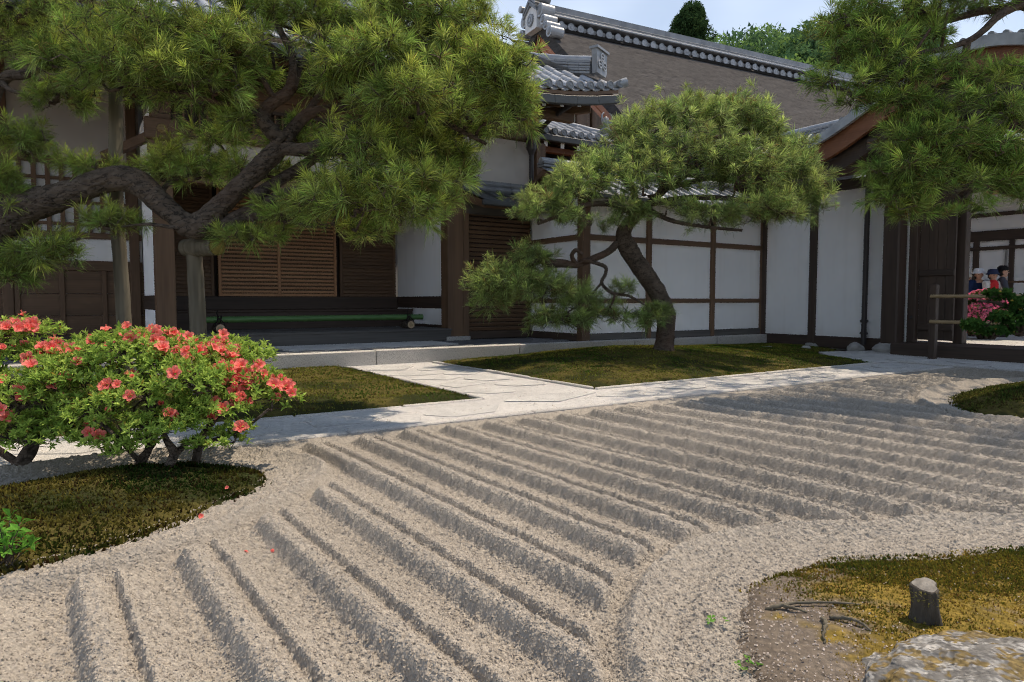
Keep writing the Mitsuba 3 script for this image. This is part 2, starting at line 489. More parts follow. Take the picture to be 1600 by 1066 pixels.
# loose grains lying on the raked bed
rng = np.random.default_rng(11)
nG = 90000
rr = np.sqrt(rng.uniform(1.45 ** 2, 5.2 ** 2, nG) ** .82 * 1.0)
rr = 1.45 + (5.4 - 1.45) * rng.random(nG) ** 1.35
aa = np.radians(rng.uniform(-12, 80, nG))
px_, py_ = rr * np.sin(aa), rr * np.cos(aa)
ok = (py_ < GRAVEL_Y - .03)
for poly in ISLES:
    ok &= ~shapely.contains_xy(poly.buffer(-.16), px_, py_)
    ok &= ~shapely.contains_xy(poly.buffer(-.02), px_, py_) | (rng.random(nG) < .10)
px_, py_ = px_[ok], py_[ok]
pz_ = gravel_height(px_, py_)
for poly in ISLES[:2]:                                     # spilt over the rims of the islands
    q_ = shapely.contains_xy(poly, px_, py_)
    pz_[q_] = .012 + .45 * np.maximum(-dist_to(poly, px_[q_], py_[q_]), 0) ** 1.0 * .35
octa = np.array([[1, 0, 0], [-1, 0, 0], [0, 1, 0], [0, -1, 0], [0, 0, 1], [0, 0, -1.0]])
octf = np.array([[0, 2, 4], [2, 1, 4], [1, 3, 4], [3, 0, 4]])    # the underside lies in the bed
n_ = len(px_)
size = rng.uniform(.0026, .0052, n_) * (1 + .3 * (rng.random(n_) > .93))
vv = octa[None] * rng.uniform(.65, 1.3, (n_, 6, 1)) * size[:, None, None]
th = rng.uniform(0, 6.28, n_)
c_, s_ = np.cos(th)[:, None], np.sin(th)[:, None]
vv = np.stack([vv[..., 0] * c_ - vv[..., 1] * s_, vv[..., 0] * s_ + vv[..., 1] * c_, vv[..., 2] * .75 + .35 * vv[..., 0]], -1)
vv += np.stack([px_, py_, pz_ + size * .25], 1)[:, None]
g0 = rng.random((n_, 1))
gc = np.array([.20, .175, .147]) * (1 - g0) + np.array([.415, .37, .317]) * g0
gc[rng.random(n_) < .01] = (.14, .12, .10)
put('loose_gravel', (vv.reshape(-1, 3), (octf[None] + 6 * np.arange(n_)[:, None, None]).reshape(-1, 3)), 'grain', color=np.repeat(gc, 6, 0))
tag('loose_gravel', 'loose pale gravel grains scattered over the raked ridges', 'gravel', None, 'stuff')

# paths: one along the facade, one leading to the entrance, and the forecourt of the gate
put('garden_path', MB().box(-12, 12.3, GRAVEL_Y, 6.46, -.05, .006).box(3.86, 5.42, 6.46, 11.0, -.05, .006), 'paving')
tag('garden_path', 'pale gritty path crossing the courtyard to the entrance', None, None, 'structure')
fore = sg.Polygon([(12.3, -3), (13.95, -3), (13.95, 7.3), (14.6, 8.3), (13.4, 8.6), (12.7, 7.9), (11.9, 6.62), (12.3, 6.46)])
put('gate_forecourt', MB().add(*extrude(fore, -.05, .012)), 'paving')
tag('gate_forecourt', 'pale paved strip in front of the gate sill', None, None, 'structure')


def edging(name, a, b, w, z, step, seed, holder):
    """A row of long edging stones from a to b."""
    rg = np.random.default_rng(seed)
    a, b = np.array(a, float), np.array(b, float)
    L = np.linalg.norm(b - a)
    d = (b - a) / L
    t = 0.0
    while t < L - .05:
        l = min(step * rg.uniform(.7, 1.35), L - t)
        p, q = a + d * (t + .006), a + d * (t + l - .006)
        zz = z + rg.uniform(-.006, .006)
        m = MB().bar([*p, zz - .05], [*q, zz - .05 + rg.uniform(-.003, .003)], w * rg.uniform(.85, 1.15), .10, c=.012)
        put(name, m, 'granite', holder)
        t += l


edging('edging_stone', (-3.2, GRAVEL_Y + .03), (12.2, GRAVEL_Y + .03), .10, .022, 1.9, 3, 'garden_path')
edging('edging_stone', (5.44, 6.46), (11.8, 6.46), .07, .03, .9, 4, 'garden_path')
edging('edging_stone', (5.43, 6.5), (5.41, 10.85), .07, .032, .7, 5, 'garden_path')
edging('edging_stone', (-3.2, 6.48), (3.84, 6.48), .06, .022, 1.0, 6, 'garden_path')
edging('edging_stone', (3.86, 6.5), (3.88, 10.8), .05, .02, .9, 7, 'garden_path')
edging('edging_stone', (12.28, 6.35), (12.28, -1.0), .08, .03, 1.4, 8, 'gate_forecourt')

rg = np.random.default_rng(21)


def slab(cx, cy, rx, ry, rot, holder, k=None, z=.006):
    k = k or rg.integers(4, 7)
    a = np.sort((np.arange(k) + rg.uniform(-.28, .28, k)) / k * 2 * np.pi)
    p = np.stack([np.cos(a) * rx, np.sin(a) * ry], 1) * rg.uniform(.88, 1.12, (k, 1))
    c, s = math.cos(rot), math.sin(rot)
    p = p @ np.array([[c, s], [-s, c]]) + [cx, cy]
    g = sg.Polygon(p).convex_hull.buffer(-.05).buffer(.05, quad_segs=2)
    h = rg.uniform(.006, .013)
    top = g.buffer(-.008)
    v0, v1 = np.array(g.exterior.coords)[:-1], None
    m = MB().add(*extrude(g, z - .02, z + h))
    put('stone_slab', m, 'slab', holder)


for cx, cy, rx, ry, ro in ((4.25, 10.25, .55, .35, .2), (5.0, 9.9, .42, .3, .8), (4.4, 9.35, .5, .32, 0), (5.02, 9.05, .36, .35, .4), (4.3, 8.6, .4, .3, .1), (4.95, 8.25, .42, .38, 1.2),
                           (4.35, 7.85, .42, .32, .5), (5.0, 7.45, .38, .3, .1), (4.4, 7.1, .45, .3, .3), (4.62, 6.15, .75, .30, .05), (5.6, 5.95, .62, .28, -.1), (3.3, 5.95, .5, .3, .3),
                           (2.2, 6.05, .55, .3, .1), (1.1, 5.95, .5, .34, .6), (.1, 6.0, .55, .3, .1), (-1.0, 6.0, .5, .3, .2), (6.6, 6.05, .45, .26, .2), (7.5, 5.85, .5, .26, -.2), (8.4, 6.08, .5, .25, .2), (9.1, 5.82, .42, .2, .2), (9.95, 6.08, .45, .24, 0),
                           (10.65, 5.86, .38, .24, .5), (11.45, 6.05, .42, .28, .2)):
    slab(cx, cy, rx, ry, ro, 'garden_path')
for cx, cy in ((13.0, 7.4), (12.9, 6.5), (13.3, 5.6), (12.75, 4.8), (13.4, 4.2), (12.8, 3.5)):
    slab(cx, cy, .42, .38, rg.uniform(0, 3), 'gate_forecourt', z=.012)


# moss banks
def bank(poly, height, seed, res=.05, lip=.35, extra=None):
    """A mound over the polygon: rises from its rim over the width lip."""
    b = poly.bounds
    xs, ys = np.arange(b[0] - res, b[2] + 2 * res, res), np.arange(b[1] - res, b[3] + 2 * res, res)
    X_, Y_ = np.meshgrid(xs, ys, indexing='ij')
    d = -dist_to(poly, X_, Y_)
    d = d + .10 * (meshkit.fbm(np.stack([X_ * 5, Y_ * 5, X_ * 0], -1), 3, seed + 8) - .5) * np.clip(1.2 - np.abs(d) * 4, 0, 1)
    t = np.clip(d / lip, 0, 1)
    p = np.stack([X_, Y_, X_ * 0], -1)
    z = height * (1 - (1 - t) ** 2) * (.8 + .5 * (meshkit.fbm(p * .9, 3, seed) - .3)) + .02 * np.clip(d / .05, -1, 1)
    if extra is not None:
        z = z + extra(X_, Y_) * t
    z += .022 * (meshkit.fbm(p * 9, 3, seed + 3) - .5) * np.clip(d / .06, 0, 1) - .012
    f = grid_faces(*X_.shape)
    on = (d.ravel()[f] > -res * 1.2).all(1)
    return X_, Y_, z, np.stack([X_.ravel(), Y_.ravel(), z.ravel()], 1), f[on]


def moss_tufts(X_, Y_, Z_, poly, n, h, seed, pal):
    rg = np.random.default_rng(seed)
    b = poly.bounds
    x, y = rg.uniform(b[0], b[2], n * 2), rg.uniform(b[1], b[3], n * 2)
    ok = shapely.contains_xy(poly, x, y) | (shapely.contains_xy(poly.buffer(.075), x, y) & (rg.random(len(x)) < .3))
    x, y = x[ok][:n], y[ok][:n]
    p = np.stack([x, y, x * 0], -1)
    dens = meshkit.fbm(p * 3.1, 3, seed + 1)
    k = dens + .25 * rg.random(len(x)) > .45
    x, y, p = x[k], y[k], p[k]
    i = np.clip(((x - X_[0, 0]) / (X_[1, 0] - X_[0, 0])).astype(int), 0, X_.shape[0] - 1)
    j = np.clip(((y - Y_[0, 0]) / (Y_[0, 1] - Y_[0, 0])).astype(int), 0, X_.shape[1] - 1)
    z = np.maximum(Z_[i, j], .004)
    m = len(x)
    a = rg.uniform(0, 6.28, m)
    hh = h * rg.uniform(.4, 1.2, m)
    w = h * rg.uniform(.25, .5, m)
    base = np.stack([x, y, z - .006], 1)
    s = np.stack([np.cos(a), np.sin(a), a * 0], 1) * w[:, None]
    lean = rg.normal(0, .45, (m, 2)) * hh[:, None]
    tip = base + np.stack([lean[:, 0], lean[:, 1], hh], 1)
    v = np.stack([base - s, base + s, tip], 1).reshape(-1, 3)
    c1, c2, c3 = np.array(pal)
    t = np.clip((meshkit.fbm(p * 2.6, 4, seed + 2) - .36) * 4.2, 0, 1)[:, None]
    c = (c1 * (1 - t) + c2 * t) * rg.uniform(.55, 1.35, (m, 1))
    br = rg.random((m, 1)) < .22
    c = np.where(br, c3 * rg.uniform(.6, 1.2, (m, 1)), c)
    col = np.stack([c * .6, c * .6, c * 1.15], 1).reshape(-1, 3)
    return v, np.arange(3 * m).reshape(-1, 3), col


GREEN, OLIVE, RUST = (.064, .122, .016), (.20, .205, .036), (.10, .068, .024)
moss_parts = []


def moss_bank(poly, height, seed, n, h, label, res=.05, lip=.4, extra=None, pal=(GREEN, OLIVE, RUST)):
    X_, Y_, Z_, v, f = bank(poly, height, seed, res, lip, extra)
    k = put('moss_bank', (v, f[:, ::-1]), 'moss_ground', smooth=True)
    tag(k, label, None, None, 'structure')
    moss_parts.append(moss_tufts(X_, Y_, Z_, poly, n, h, seed, pal))
    return X_, Y_, Z_


MOUND = blob([(5.50, 6.56), (5.50, 8), (5.5, 10.3), (5.75, 10.9), (8, 10.98), (11, 10.98), (14.0, 11.0), (14.75, 10.2), (14.4, 8.9), (13.3, 8.6), (12.5, 7.8), (11.8, 6.62), (10.3, 6.52), (8.0, 6.52), (6.4, 6.52)])
MOUND = MOUND.intersection(sg.box(5.46, 6.5, 14.85, 11.0))


def mound_shape(x, y):
    return .20 * np.exp(-((x - 8.6) / 2.3) ** 2 - ((y - 9.0) / 1.5) ** 2) + .05 * np.exp(-((x - 11.5) / 1.2) ** 2 - ((y - 9.5) / 1.0) ** 2)


MX, MY, MZ = moss_bank(MOUND, .07, 31, 60000, .030, 'mossy mound around the small pine between path and corridor', .06, .8, mound_shape)
LEFT = blob([(-6, 6.54), (-1, 6.54), (2, 6.54), (3.6, 6.55), (3.80, 6.7), (3.80, 8), (3.8, 10), (3.72, 10.85), (3.2, 10.96), (0, 10.96), (-6, 10.96)]).intersection(sg.box(-6, 6.53, 3.82, 10.97))
moss_bank(LEFT, .05, 41, 45000, .028, 'flat moss bed left of the entrance path', .08, .5)
AX, AY, AZ = moss_bank(ISLE_AZALEA, .055, 51, 46000, .025, 'moss island under the red flowering azaleas', .035, .4, lambda x, y: .05 * np.exp(-((x - .35) / .5) ** 2 - ((y - 4.5) / .4) ** 2),
                       ((.024, .046, .009), (.125, .108, .024), (.045, .028, .012)))
RX, RY, RZ = moss_bank(ISLE_ROCK, .05, 61, 1, .012, 'bare mossy ground around the grey boulder', .025, .5)
GX, GY, GZ = moss_bank(ISLE_RIGHT, .16, 71, 26000, .03, 'low moss island at the right edge of the raked gravel', .05, .9, None, ((.05, .085, .018), (.15, .15, .035), (.08, .06, .022)))
# the ground by the boulder: bare soil with pebbles, yellow moss towards the right
scene['moss_bank_003']['bsdf'] = {'type': 'ref', 'id': 'island_soil'}
Vv, Ff, Cc = [], [], []
at = 0
for part in moss_parts[:3] + moss_parts[4:]:
    Vv.append(part[0]); Ff.append(part[1] + at); Cc.append(part[2]); at += len(part[0])
rg = np.random.default_rng(77)
sub = ISLE_ROCK.intersection(sg.Polygon([(2.15, 1.75), (2.2, 1.3), (2.0, 1.12), (1.75, .95), (1.7, -1), (4.5, -1), (4.5, 1.8)]))
rv, rf, rc = moss_tufts(RX, RY, RZ, sub, 110000, .013, 78, ((.13, .125, .02), (.36, .26, .045), (.20, .11, .035)))
sub = ISLE_ROCK.intersection(sg.Polygon([(2.55, 1.75), (2.5, 1.3), (2.8, 1.0), (4.5, -1), (4.5, 1.8)]))
rv2, rf2, rc2 = moss_tufts(RX, RY, RZ, sub, 50000, .015, 79, ((.05, .085, .015), (.16, .15, .025), (.11, .085, .025)))
put('moss', (np.vstack(Vv), np.vstack(Ff)), 'leaf', color=np.clip(np.vstack(Cc), 0, 1))
tag('moss', 'short green and rust brown moss covering the mounds', 'moss', None, 'stuff')
put('moss', (np.vstack([rv, rv2]), np.vstack([rf, rf2 + len(rv)])), 'leaf', color=np.clip(np.vstack([rc, rc2]), 0, 1))
tag('moss_001', 'yellow and olive moss around the stump and boulder', 'moss', None, 'stuff')


def z_on(X_, Y_, Z_, x, y):
    i = np.clip(((np.asarray(x) - X_[0, 0]) / (X_[1, 0] - X_[0, 0])).astype(int), 0, X_.shape[0] - 1)
    j = np.clip(((np.asarray(y) - Y_[0, 0]) / (Y_[0, 1] - Y_[0, 0])).astype(int), 0, X_.shape[1] - 1)
    return Z_[i, j]


# pebbles strewn over the bare soil near the boulder
rg = np.random.default_rng(91)
n_ = 9000
x_, y_ = rg.uniform(1.55, 3.4, n_), rg.uniform(.7, 1.75, n_)
ok = shapely.contains_xy(ISLE_ROCK, x_, y_) & (rg.random(n_) < np.clip(1.25 - (x_ - 1.55) * 1.7, .06, 1))
x_, y_ = x_[ok], y_[ok]
z_ = z_on(RX, RY, RZ, x_, y_)
n_ = len(x_)
size = rg.uniform(.002, .005, n_)
vv = octa[None] * rg.uniform(.6, 1.3, (n_, 6, 1)) * size[:, None, None] + np.stack([x_, y_, z_ + .001], 1)[:, None]
gc = np.array([.36, .31, .27]) * rg.uniform(.6, 1.9, (n_, 1))
put('pebble_scatter', (vv.reshape(-1, 3), (octf[None] + 6 * np.arange(n_)[:, None, None]).reshape(-1, 3)), 'grain', color=np.repeat(np.clip(gc, 0, .8), 6, 0))
tag('pebble_scatter', 'pale pebbles strewn over bare soil before the boulder', 'pebbles', None, 'stuff')

# ------------------------------------------------------------------ terrace
TZ = .25
put('stone_terrace', MB().box(-15, 9.2, 11.18, 17.2, -.05, TZ - .012).box(9.2, 15.2, 11.28, 14.2, -.05, TZ - .014), 'dark_tile')
tag('stone_terrace', 'raised stone terrace with a granite kerb before the hall', None, None, 'structure')
rg = np.random.default_rng(5)
x = -13.35
while x < 11.0:
    x1 = min(x + 2.95 * rg.uniform(.97, 1.03), 11.1)
    if abs(x1 - 4.4) < .4:
        x1 = 4.4
    put('kerb_stone', MB().box(x + .007, x1 - .007, 10.98, 11.21, -.05, TZ + rg.uniform(-.004, .004), .012), 'granite', 'stone_terrace')
    x = x1
put('base_stone', MB().box(11.12, 13.1, 11.06, 11.24, -.05, .24, .01), 'granite', 'stone_terrace')
put('base_stone', MB().box(13.12, 15.1, 11.05, 11.24, -.05, .245, .01), 'granite', 'stone_terrace')
put('threshold_slab', MB().box(3.1, 6.35, 11.62, 12.78, TZ - .02, TZ + .02, .008), 'slab', 'stone_terrace')
put('threshold_slab', MB().box(1.0, 2.9, 11.62, 12.78, TZ - .02, TZ + .018, .008), 'slab', 'stone_terrace')
q = .40
tile0 = {}
for i in range(-6, 48):
    for j in range(-40, 40):
        cx, cy = (i + j) * q / math.sqrt(2) + .1, (i - j) * q / math.sqrt(2) + 11.45
        if not (-.5 < cx < 9.05 and 11.42 < cy < 12.85):
            continue
        if 3.0 < cx < 6.45 and 11.5 < cy < 12.9 or .9 < cx < 3.0 and 11.5 < cy < 12.9:
            continue
        k = (i * 7 + j * 3) % 3
        if k not in tile0:
            m = trimesh.creation.box([q - .014, q - .014, .02])
            tile0[k] = mikit.ply(m, 'dark_tile')
        c, s = math.cos(math.pi / 4), math.sin(math.pi / 4)
        put('paving_tile', tile0[k], None, 'stone_terrace', to=mat([c, s, 0], [-s, c, 0], [0, 0, 1], [cx, cy, TZ - .008 + .0012 * k]))

# ------------------------------------------------------------------ roof tiles
def disc_tile(holder, name, o, d, r=.085, label=None):
    """Round end tile: a disc with a raised rim, facing along d."""
    key = ('disc', round(r, 3))
    if key not in tile0:
        v, f = lathe([(r, 0), (r, .05), (r * .82, .055), (r * .78, .042), (r * .3, .042), (r * .22, .052), (.001, .054)], 18)
        tile0[key] = mikit.ply((v, f), 'tile_pale' if r > .1 else 'tile', smooth=40)
    x, y, z = rot_basis(d)
    return put(name, tile0[key], None, holder, to=mat(x, y, z, o))


def half_pipe(L, r, n=8):
    a = np.linspace(0, np.pi, n)
    ring = np.stack([np.cos(a) * r, np.sin(a) * r], 1)
    inner = ring * .8
    sec = np.vstack([ring, inner[::-1]])
    v = np.vstack([np.column_stack([sec[:, 0], np.full(len(sec), y), sec[:, 1]]) for y in (0, L)])
    k = len(sec)
    i = np.arange(k)
    f = np.stack([i, (i + 1) % k, (i + 1) % k + k, i + k], 1)
    caps = [[j, j + 1, k - 2 - j, k - 1 - j] for j in range(n - 1)]
    f = np.vstack([f, [[a_[3], a_[2], a_[1], a_[0]] for a_ in caps], [[b + k for b in a_] for a_ in caps]])
    return v, np.vstack([f[:, [0, 1, 2]], f[:, [0, 2, 3]]])


def tile_field(holder, x0, x1, y0, rise, length, zf, pitch=.27, rows=None, pieces=None, r=.075, step=.34, clip=None):
    """Rows of round tiles over concave pans, running from the eave at y0 towards +y. zf(x) is the height of the eave.
    pieces(x, k): whether the k-th tile of a row is an entry of its own; the others join one mesh."""
    th = math.atan(rise)
    c, s = math.cos(th), math.sin(th)
    key = ('pipe', r, step)
    hp = half_pipe(step * 1.04, r)
    if key not in tile0:
        tile0[key] = mikit.ply(hp, 'tile_pale', smooth=50)
    rest, pans = MB(), MB()
    n = int(length / step)
    xs = np.arange(x0, x1 + 1e-6, pitch)
    pan = []
    a = np.linspace(-1, 1, 6)
    for x in xs:
        z = zf(x)
        lim = n if clip is None else int(clip(x) / step)
        for k in range(lim):
            lift = .012
            o = np.array([x, y0 + k * step * c, z + k * step * s + .035 + lift])
            tilt = th - .035
            ey, ez = np.array([0, math.cos(tilt), math.sin(tilt)]), np.array([0, -math.sin(tilt), math.cos(tilt)])
            if pieces and pieces(x, k):
                put('round_tile', tile0[key], None, holder, to=mat([1, 0, 0], ey, ez, o))
            else:
                rest.add(o + hp[0][:, :1] * [1, 0, 0] + hp[0][:, 1:2] * ey + hp[0][:, 2:] * ez, hp[1])
        for k in range(lim):                                 # a pan to the right of the row
            px = x + pitch / 2
            zz = (z + zf(x + pitch)) / 2
            w = pitch / 2
            u = np.stack([px + a * w, a * 0, .045 * a * a - .02], 1)
            o = np.array([0, y0 - .02 + k * step * c, zz + k * step * s + .012])
            tilt = th - .05
            ey, ez = np.array([0, math.cos(tilt), math.sin(tilt)]), np.array([0, -math.sin(tilt), math.cos(tilt)])
            lo = np.column_stack([u[:, 0], u[:, 2] * 0, u[:, 2] * 0]) + o + u[:, 2:] * ez
            hi = lo + ey * step * 1.06
            v = np.vstack([lo, hi, lo - ez * .025])
            i = np.arange(5)
            pans.add(v, np.vstack([np.stack([i, i + 1, i + 7, i + 6], 1), np.stack([i + 12, i + 13, i + 1, i], 1)]))
    if rest.n:
        put('tile_rows', rest, 'tile_pale', holder, smooth=50, kind='stuff')
    put('tile_pans', pans, 'tile_pale', holder, smooth=50, kind='stuff')
    return xs


def ridge_stack(holder, pts, w=.24, courses=4, h=.055, cap=.08, name='ridge_course', mat_='tile', pieces=0.0):
    """Flat tile courses with a round cap along the polyline."""
    p = np.asarray(pts, float)
    for k in range(courses):
        m = MB()
        q_ = p + [0, 0, h * (k + .5)]
        for a, b in zip(q_[:-1], q_[1:]):
            m.bar(a, b, w * (1 - .07 * k) + (.03 if k % 2 else 0), h * .82, c=.008)
        put(name, m, mat_, holder)
    q_ = p + [0, 0, h * courses + cap * .3]
    if pieces:
        L = np.linalg.norm(np.diff(q_, axis=0), axis=1).sum()
        n = max(1, int(L / pieces))
        s = spline(q_, n * 4 + 1)
        for k in range(n):
            seg = s[4 * k:4 * k + 5]
            put('ridge_cap_tile', MB().tube(np.vstack([seg, seg[-1] + (seg[-1] - seg[-2]) * .3]), np.linspace(cap, cap * 1.06, 6), 12), 'tile_pale', holder, smooth=40)
    else:
        put('ridge_cap', MB().tube(spline(q_, 24), cap, 12), 'tile_pale', holder, smooth=40)


# ------------------------------------------------------------------ the hall with its entrance porch
hall = thing('entrance_hall', 'dark timber temple hall with a deep shaded entrance porch and grey tiled roof', 'temple hall')


def post(x0, x1, y0, y1, z0, z1, holder, m='wood_brown_z', name='post', c=.012):
    return put(name, MB().box(x0, x1, y0, y1, z0, z1, c), m, holder)


PY = 13.1                                                   # front of the porch
for x0, x1 in ((1.30, 1.60), (6.90, 7.28)):
    post(x0, x1, PY, PY + .34, TZ + .05, 5.0, hall)
    put('post_base', MB().box(x0 - .08, x1 + .12, PY - .1, PY + .44, TZ - .02, TZ + .075, .012), 'granite', hall)
# white side walls of the porch
for x0, x1, ax in ((6.98, 7.1, 6.98), (1.36, 1.44, 1.44)):
    put('plaster_panel', MB().box(x0, x1, PY + .36, 15.96, 1.2, 4.6), 'plaster', hall)
    put('rail', MB().box(x0 - .02, x1 + .02, PY + .36, 15.96, .93, 1.2), 'wood_dark_y', hall)
    put('plaster_panel', MB().box(x0, x1, PY + .36, 15.96, .56, .93), 'plaster', hall)
    put('rail', MB().box(x0 - .015, x1 + .015, PY + .36, 15.96, TZ, .56), 'wood_dark_y', hall)
# deck, step and the wall behind
for k in range(8):
    y0 = 13.02 + k * .245
    put('deck_board', MB().box(1.62, 6.95, y0 + .003, y0 + .242, .455, .50 - .002 * (k % 2), .006), 'wood_grey_x', hall)
put('deck_front', MB().box(1.62, 6.93, 13.04, 13.1, TZ, .455), 'wood_grey_x', hall)
put('step_board', MB().box(1.62, 6.95, 14.98, 15.5, .86, .905, .008), 'wood_dark_x', hall)
put('step_front', MB().box(1.62, 6.95, 15.02, 15.08, .50, .86), 'wood_dark_x', hall)
put('step_board', MB().box(1.62, 6.95, 15.5, 15.95, .86, .90, .008), 'wood_dark_x', hall)
put('floor_sill', MB().box(1.62, 6.95, 15.9, 16.06, .90, 1.2, .01), 'wood_dark_x', hall)
put('lintel', MB().box(1.44, 7.0, 15.9, 16.06, 3.55, 3.8, .012), 'wood_brown_x', hall)
put('plaster_panel', MB().box(1.44, 7.0, 15.98, 16.05, 3.8, 5.2), 'plaster_old_shaded', hall)
put('back_panel', MB().box(1.44, 7.0, 16.12, 16.2, .3, 5.2), 'wood_dark_z', hall)


def louvre_door(x0, x1, y, z0, z1, m, n, frame=.06, label=None):
    d = numbered(hall + '__sliding_door')
    if label:
        tag(d, label)
    f = MB()
    f.box(x0, x0 + frame, y - .03, y + .03, z0, z1, .004).box(x1 - frame, x1, y - .03, y + .03, z0, z1, .004)
    f.box(x0 + frame, x1 - frame, y - .03, y + .03, z0, z0 + frame, .004).box(x0 + frame, x1 - frame, y - .03, y + .03, z1 - frame, z1, .004)
    put('frame', f, m + '_z', d)
    put('panel', MB().box(x0 + frame, x1 - frame, y + .016, y + .026, z0 + frame, z1 - frame), 'wood_brown_x', d)
    h = (z1 - z0 - 2 * frame) / n
    b = mikit.ply(chamfer(x0 + frame, x1 - frame, -.024, .012, -h * .29, h * .29, .006), m + '_x')
    for k in range(n):
        put('slat', b, None, d, to=T().translate([0, y - .004, z0 + frame + (k + .5) * h]))


louvre_door(1.66, 2.70, 15.97, 1.2, 3.55, 'wood_brown', 26)
louvre_door(2.78, 4.10, 15.93, 1.2, 3.55, 'wood_amber', 26, label='amber brown sliding door of thin horizontal slats')
louvre_door(4.06, 5.42, 15.99, 1.2, 3.55, 'wood_amber', 26, label='right amber brown sliding door of thin horizontal slats')
louvre_door(5.50, 6.92, 15.97, 1.2, 3.55, 'wood_brown', 26)
# the ceiling, beams and lattice over the porch front
put('lintel', MB().box(1.60, 6.90, PY + .04, PY + .28, 3.16, 3.54, .015), 'wood_brown_x', hall)
put('plaster_panel', MB().box(1.60, 6.90, PY + .12, PY + .2, 3.54, 3.92), 'plaster_old_shaded', hall)
put('beam', MB().box(1.6, 6.9, PY + .02, PY + .30, 3.92, 4.1, .012).box(1.0, 9.35, PY + .04, PY + .30, 4.76, 5.0, .015), 'wood_brown_x', hall)
lat = numbered(hall + '__lattice')
put('frame', MB().box(1.6, 6.9, PY + .1, PY + .2, 4.1, 4.14).box(1.6, 6.9, PY + .1, PY + .2, 4.54, 4.6), 'wood_dark_x', lat)
b = mikit.ply(chamfer(-.014, .014, PY + .12, PY + .17, 4.14, 4.54), 'wood_brown_z')
for k in range(40):
    put('bar', b, None, lat, to=T().translate([1.68 + .13 * k, 0, 0]))
put('lattice_back', MB().box(1.6, 6.9, PY + .22, PY + .25, 4.1, 4.6), 'wood_dark_x', hall)
put('wall_board', MB().box(1.6, 6.9, PY + .12, PY + .2, 4.6, 4.76), 'wood_brown_x', hall)
put('ceiling', MB().box(1.3, 7.2, PY + .3, 16.1, 5.2, 5.3), 'wood_brown_x', hall)
# bracket with a gilt crest at the top of the left post
put('bracket', MB().box(1.18, 1.70, PY - .16, PY + .02, 3.80, 4.16, .02).box(1.22, 1.62, PY - .12, PY + .0, 3.58, 3.80, .02), 'wood_brown_x', hall)
cr = MB()
for k in range(8):
    a = k * math.pi / 4
    v, f = lathe([(.03, -.01), (.03, .006), (.015, .014), (.001, .015)], 10)
    cr.add(np.column_stack([1.44 + v[:, 0] + .055 * math.cos(a), PY - .165 - v[:, 2], 3.98 + v[:, 1] + .055 * math.sin(a)]), f[:, ::-1])
v, f = lathe([(.045, -.01), (.045, .01), (.03, .02), (.001, .022)], 14)
cr.add(np.column_stack([1.44 + v[:, 0], PY - .165 - v[:, 2], 3.98 + v[:, 1]]), f[:, ::-1])
put('crest', cr, 'gold', hall, label='round gilt flower crest on the bracket')
put('brace', MB().bar([1.3, PY + .1, 3.9], [.62, PY + 1.0, 3.62], .10, .16, c=.01), 'wood_brown_x', hall)
# white upper wall and the louvred bay to the right of the porch
put('plaster_panel', MB().box(7.28, 9.22, PY + .14, PY + .22, 3.62, 4.75), 'plaster_old_shaded', hall)
put('rail', MB().box(7.28, 9.2, PY + .06, PY + .26, 3.50, 3.62, .01), 'wood_brown_x', hall)
post(9.22, 9.48, PY + .0, PY + .28, 3.3, 4.75, hall)
post(7.28, 7.44, PY + .02, PY + .28, TZ + .02, 3.5, hall)
bay = numbered(hall + '__louvred_bay')
put('frame', MB().box(7.44, 9.17, PY + .2, PY + .26, TZ, 3.5).box(7.44, 9.17, PY + .08, PY + .2, TZ, .42, .01), 'wood_dark_x', bay)
b = mikit.ply(chamfer(7.45, 9.16, -.022, .022, -.036, .036, .006), 'wood_brown_x')
for k in range(27):
    put('slat', b, None, bay, to=T().translate([0, PY + .17, .47 + k * .098]) @ T().rotate([1, 0, 0], 24))
# the pent roof over the bay: sheet metal with seams, ridge tiles against the wall
pent = numbered(hall + '__pent_roof')
put('soffit', MB().add([[7.30, 12.25, 3.16], [9.3, 12.25, 3.16], [9.3, PY + .1, 3.5], [7.30, PY + .1, 3.5], [7.30, 12.25, 3.02], [9.3, 12.25, 3.02], [9.3, PY + .1, 3.30], [7.30, PY + .1, 3.30]],
                       [[0, 1, 2, 3], [7, 6, 5, 4], [0, 4, 5, 1], [3, 2, 6, 7], [0, 3, 7, 4], [1, 5, 6, 2]]), 'wood_brown_x', pent)
for k in range(5):
    xa = 7.28 + k * .405
    a, bb = np.array([xa + .2, 12.18, 3.185]), np.array([xa + .2, PY + .08, 3.53])
    put('roof_sheet', MB().bar(a, bb, .395, .02, c=.004), 'copper', pent)
    put('seam', MB().bar(a + [.2, 0, .03], bb + [.2, 0, .03], .03, .05, c=.006), 'copper', pent)
put('eave_gutter', MB().bar([7.2, 12.14, 3.12], [9.35, 12.14, 3.12], .1, .12, c=.02), 'copper', pent)
for dz, r, yy in ((3.56, .07, PY + .0), (3.68, .075, PY + .05)):
    for k in range(5):
        put('ridge_tile', MB().tube([[7.26 + k * .41, yy, dz], [7.26 + k * .41 + .40, yy, dz]], [r, r * 1.03], 12), 'tile', pent, smooth=40)
put('fascia', MB().box(7.3, 9.17, PY + .02, PY + .1, 3.0, 3.32, .01), 'wood_grey_x', pent)
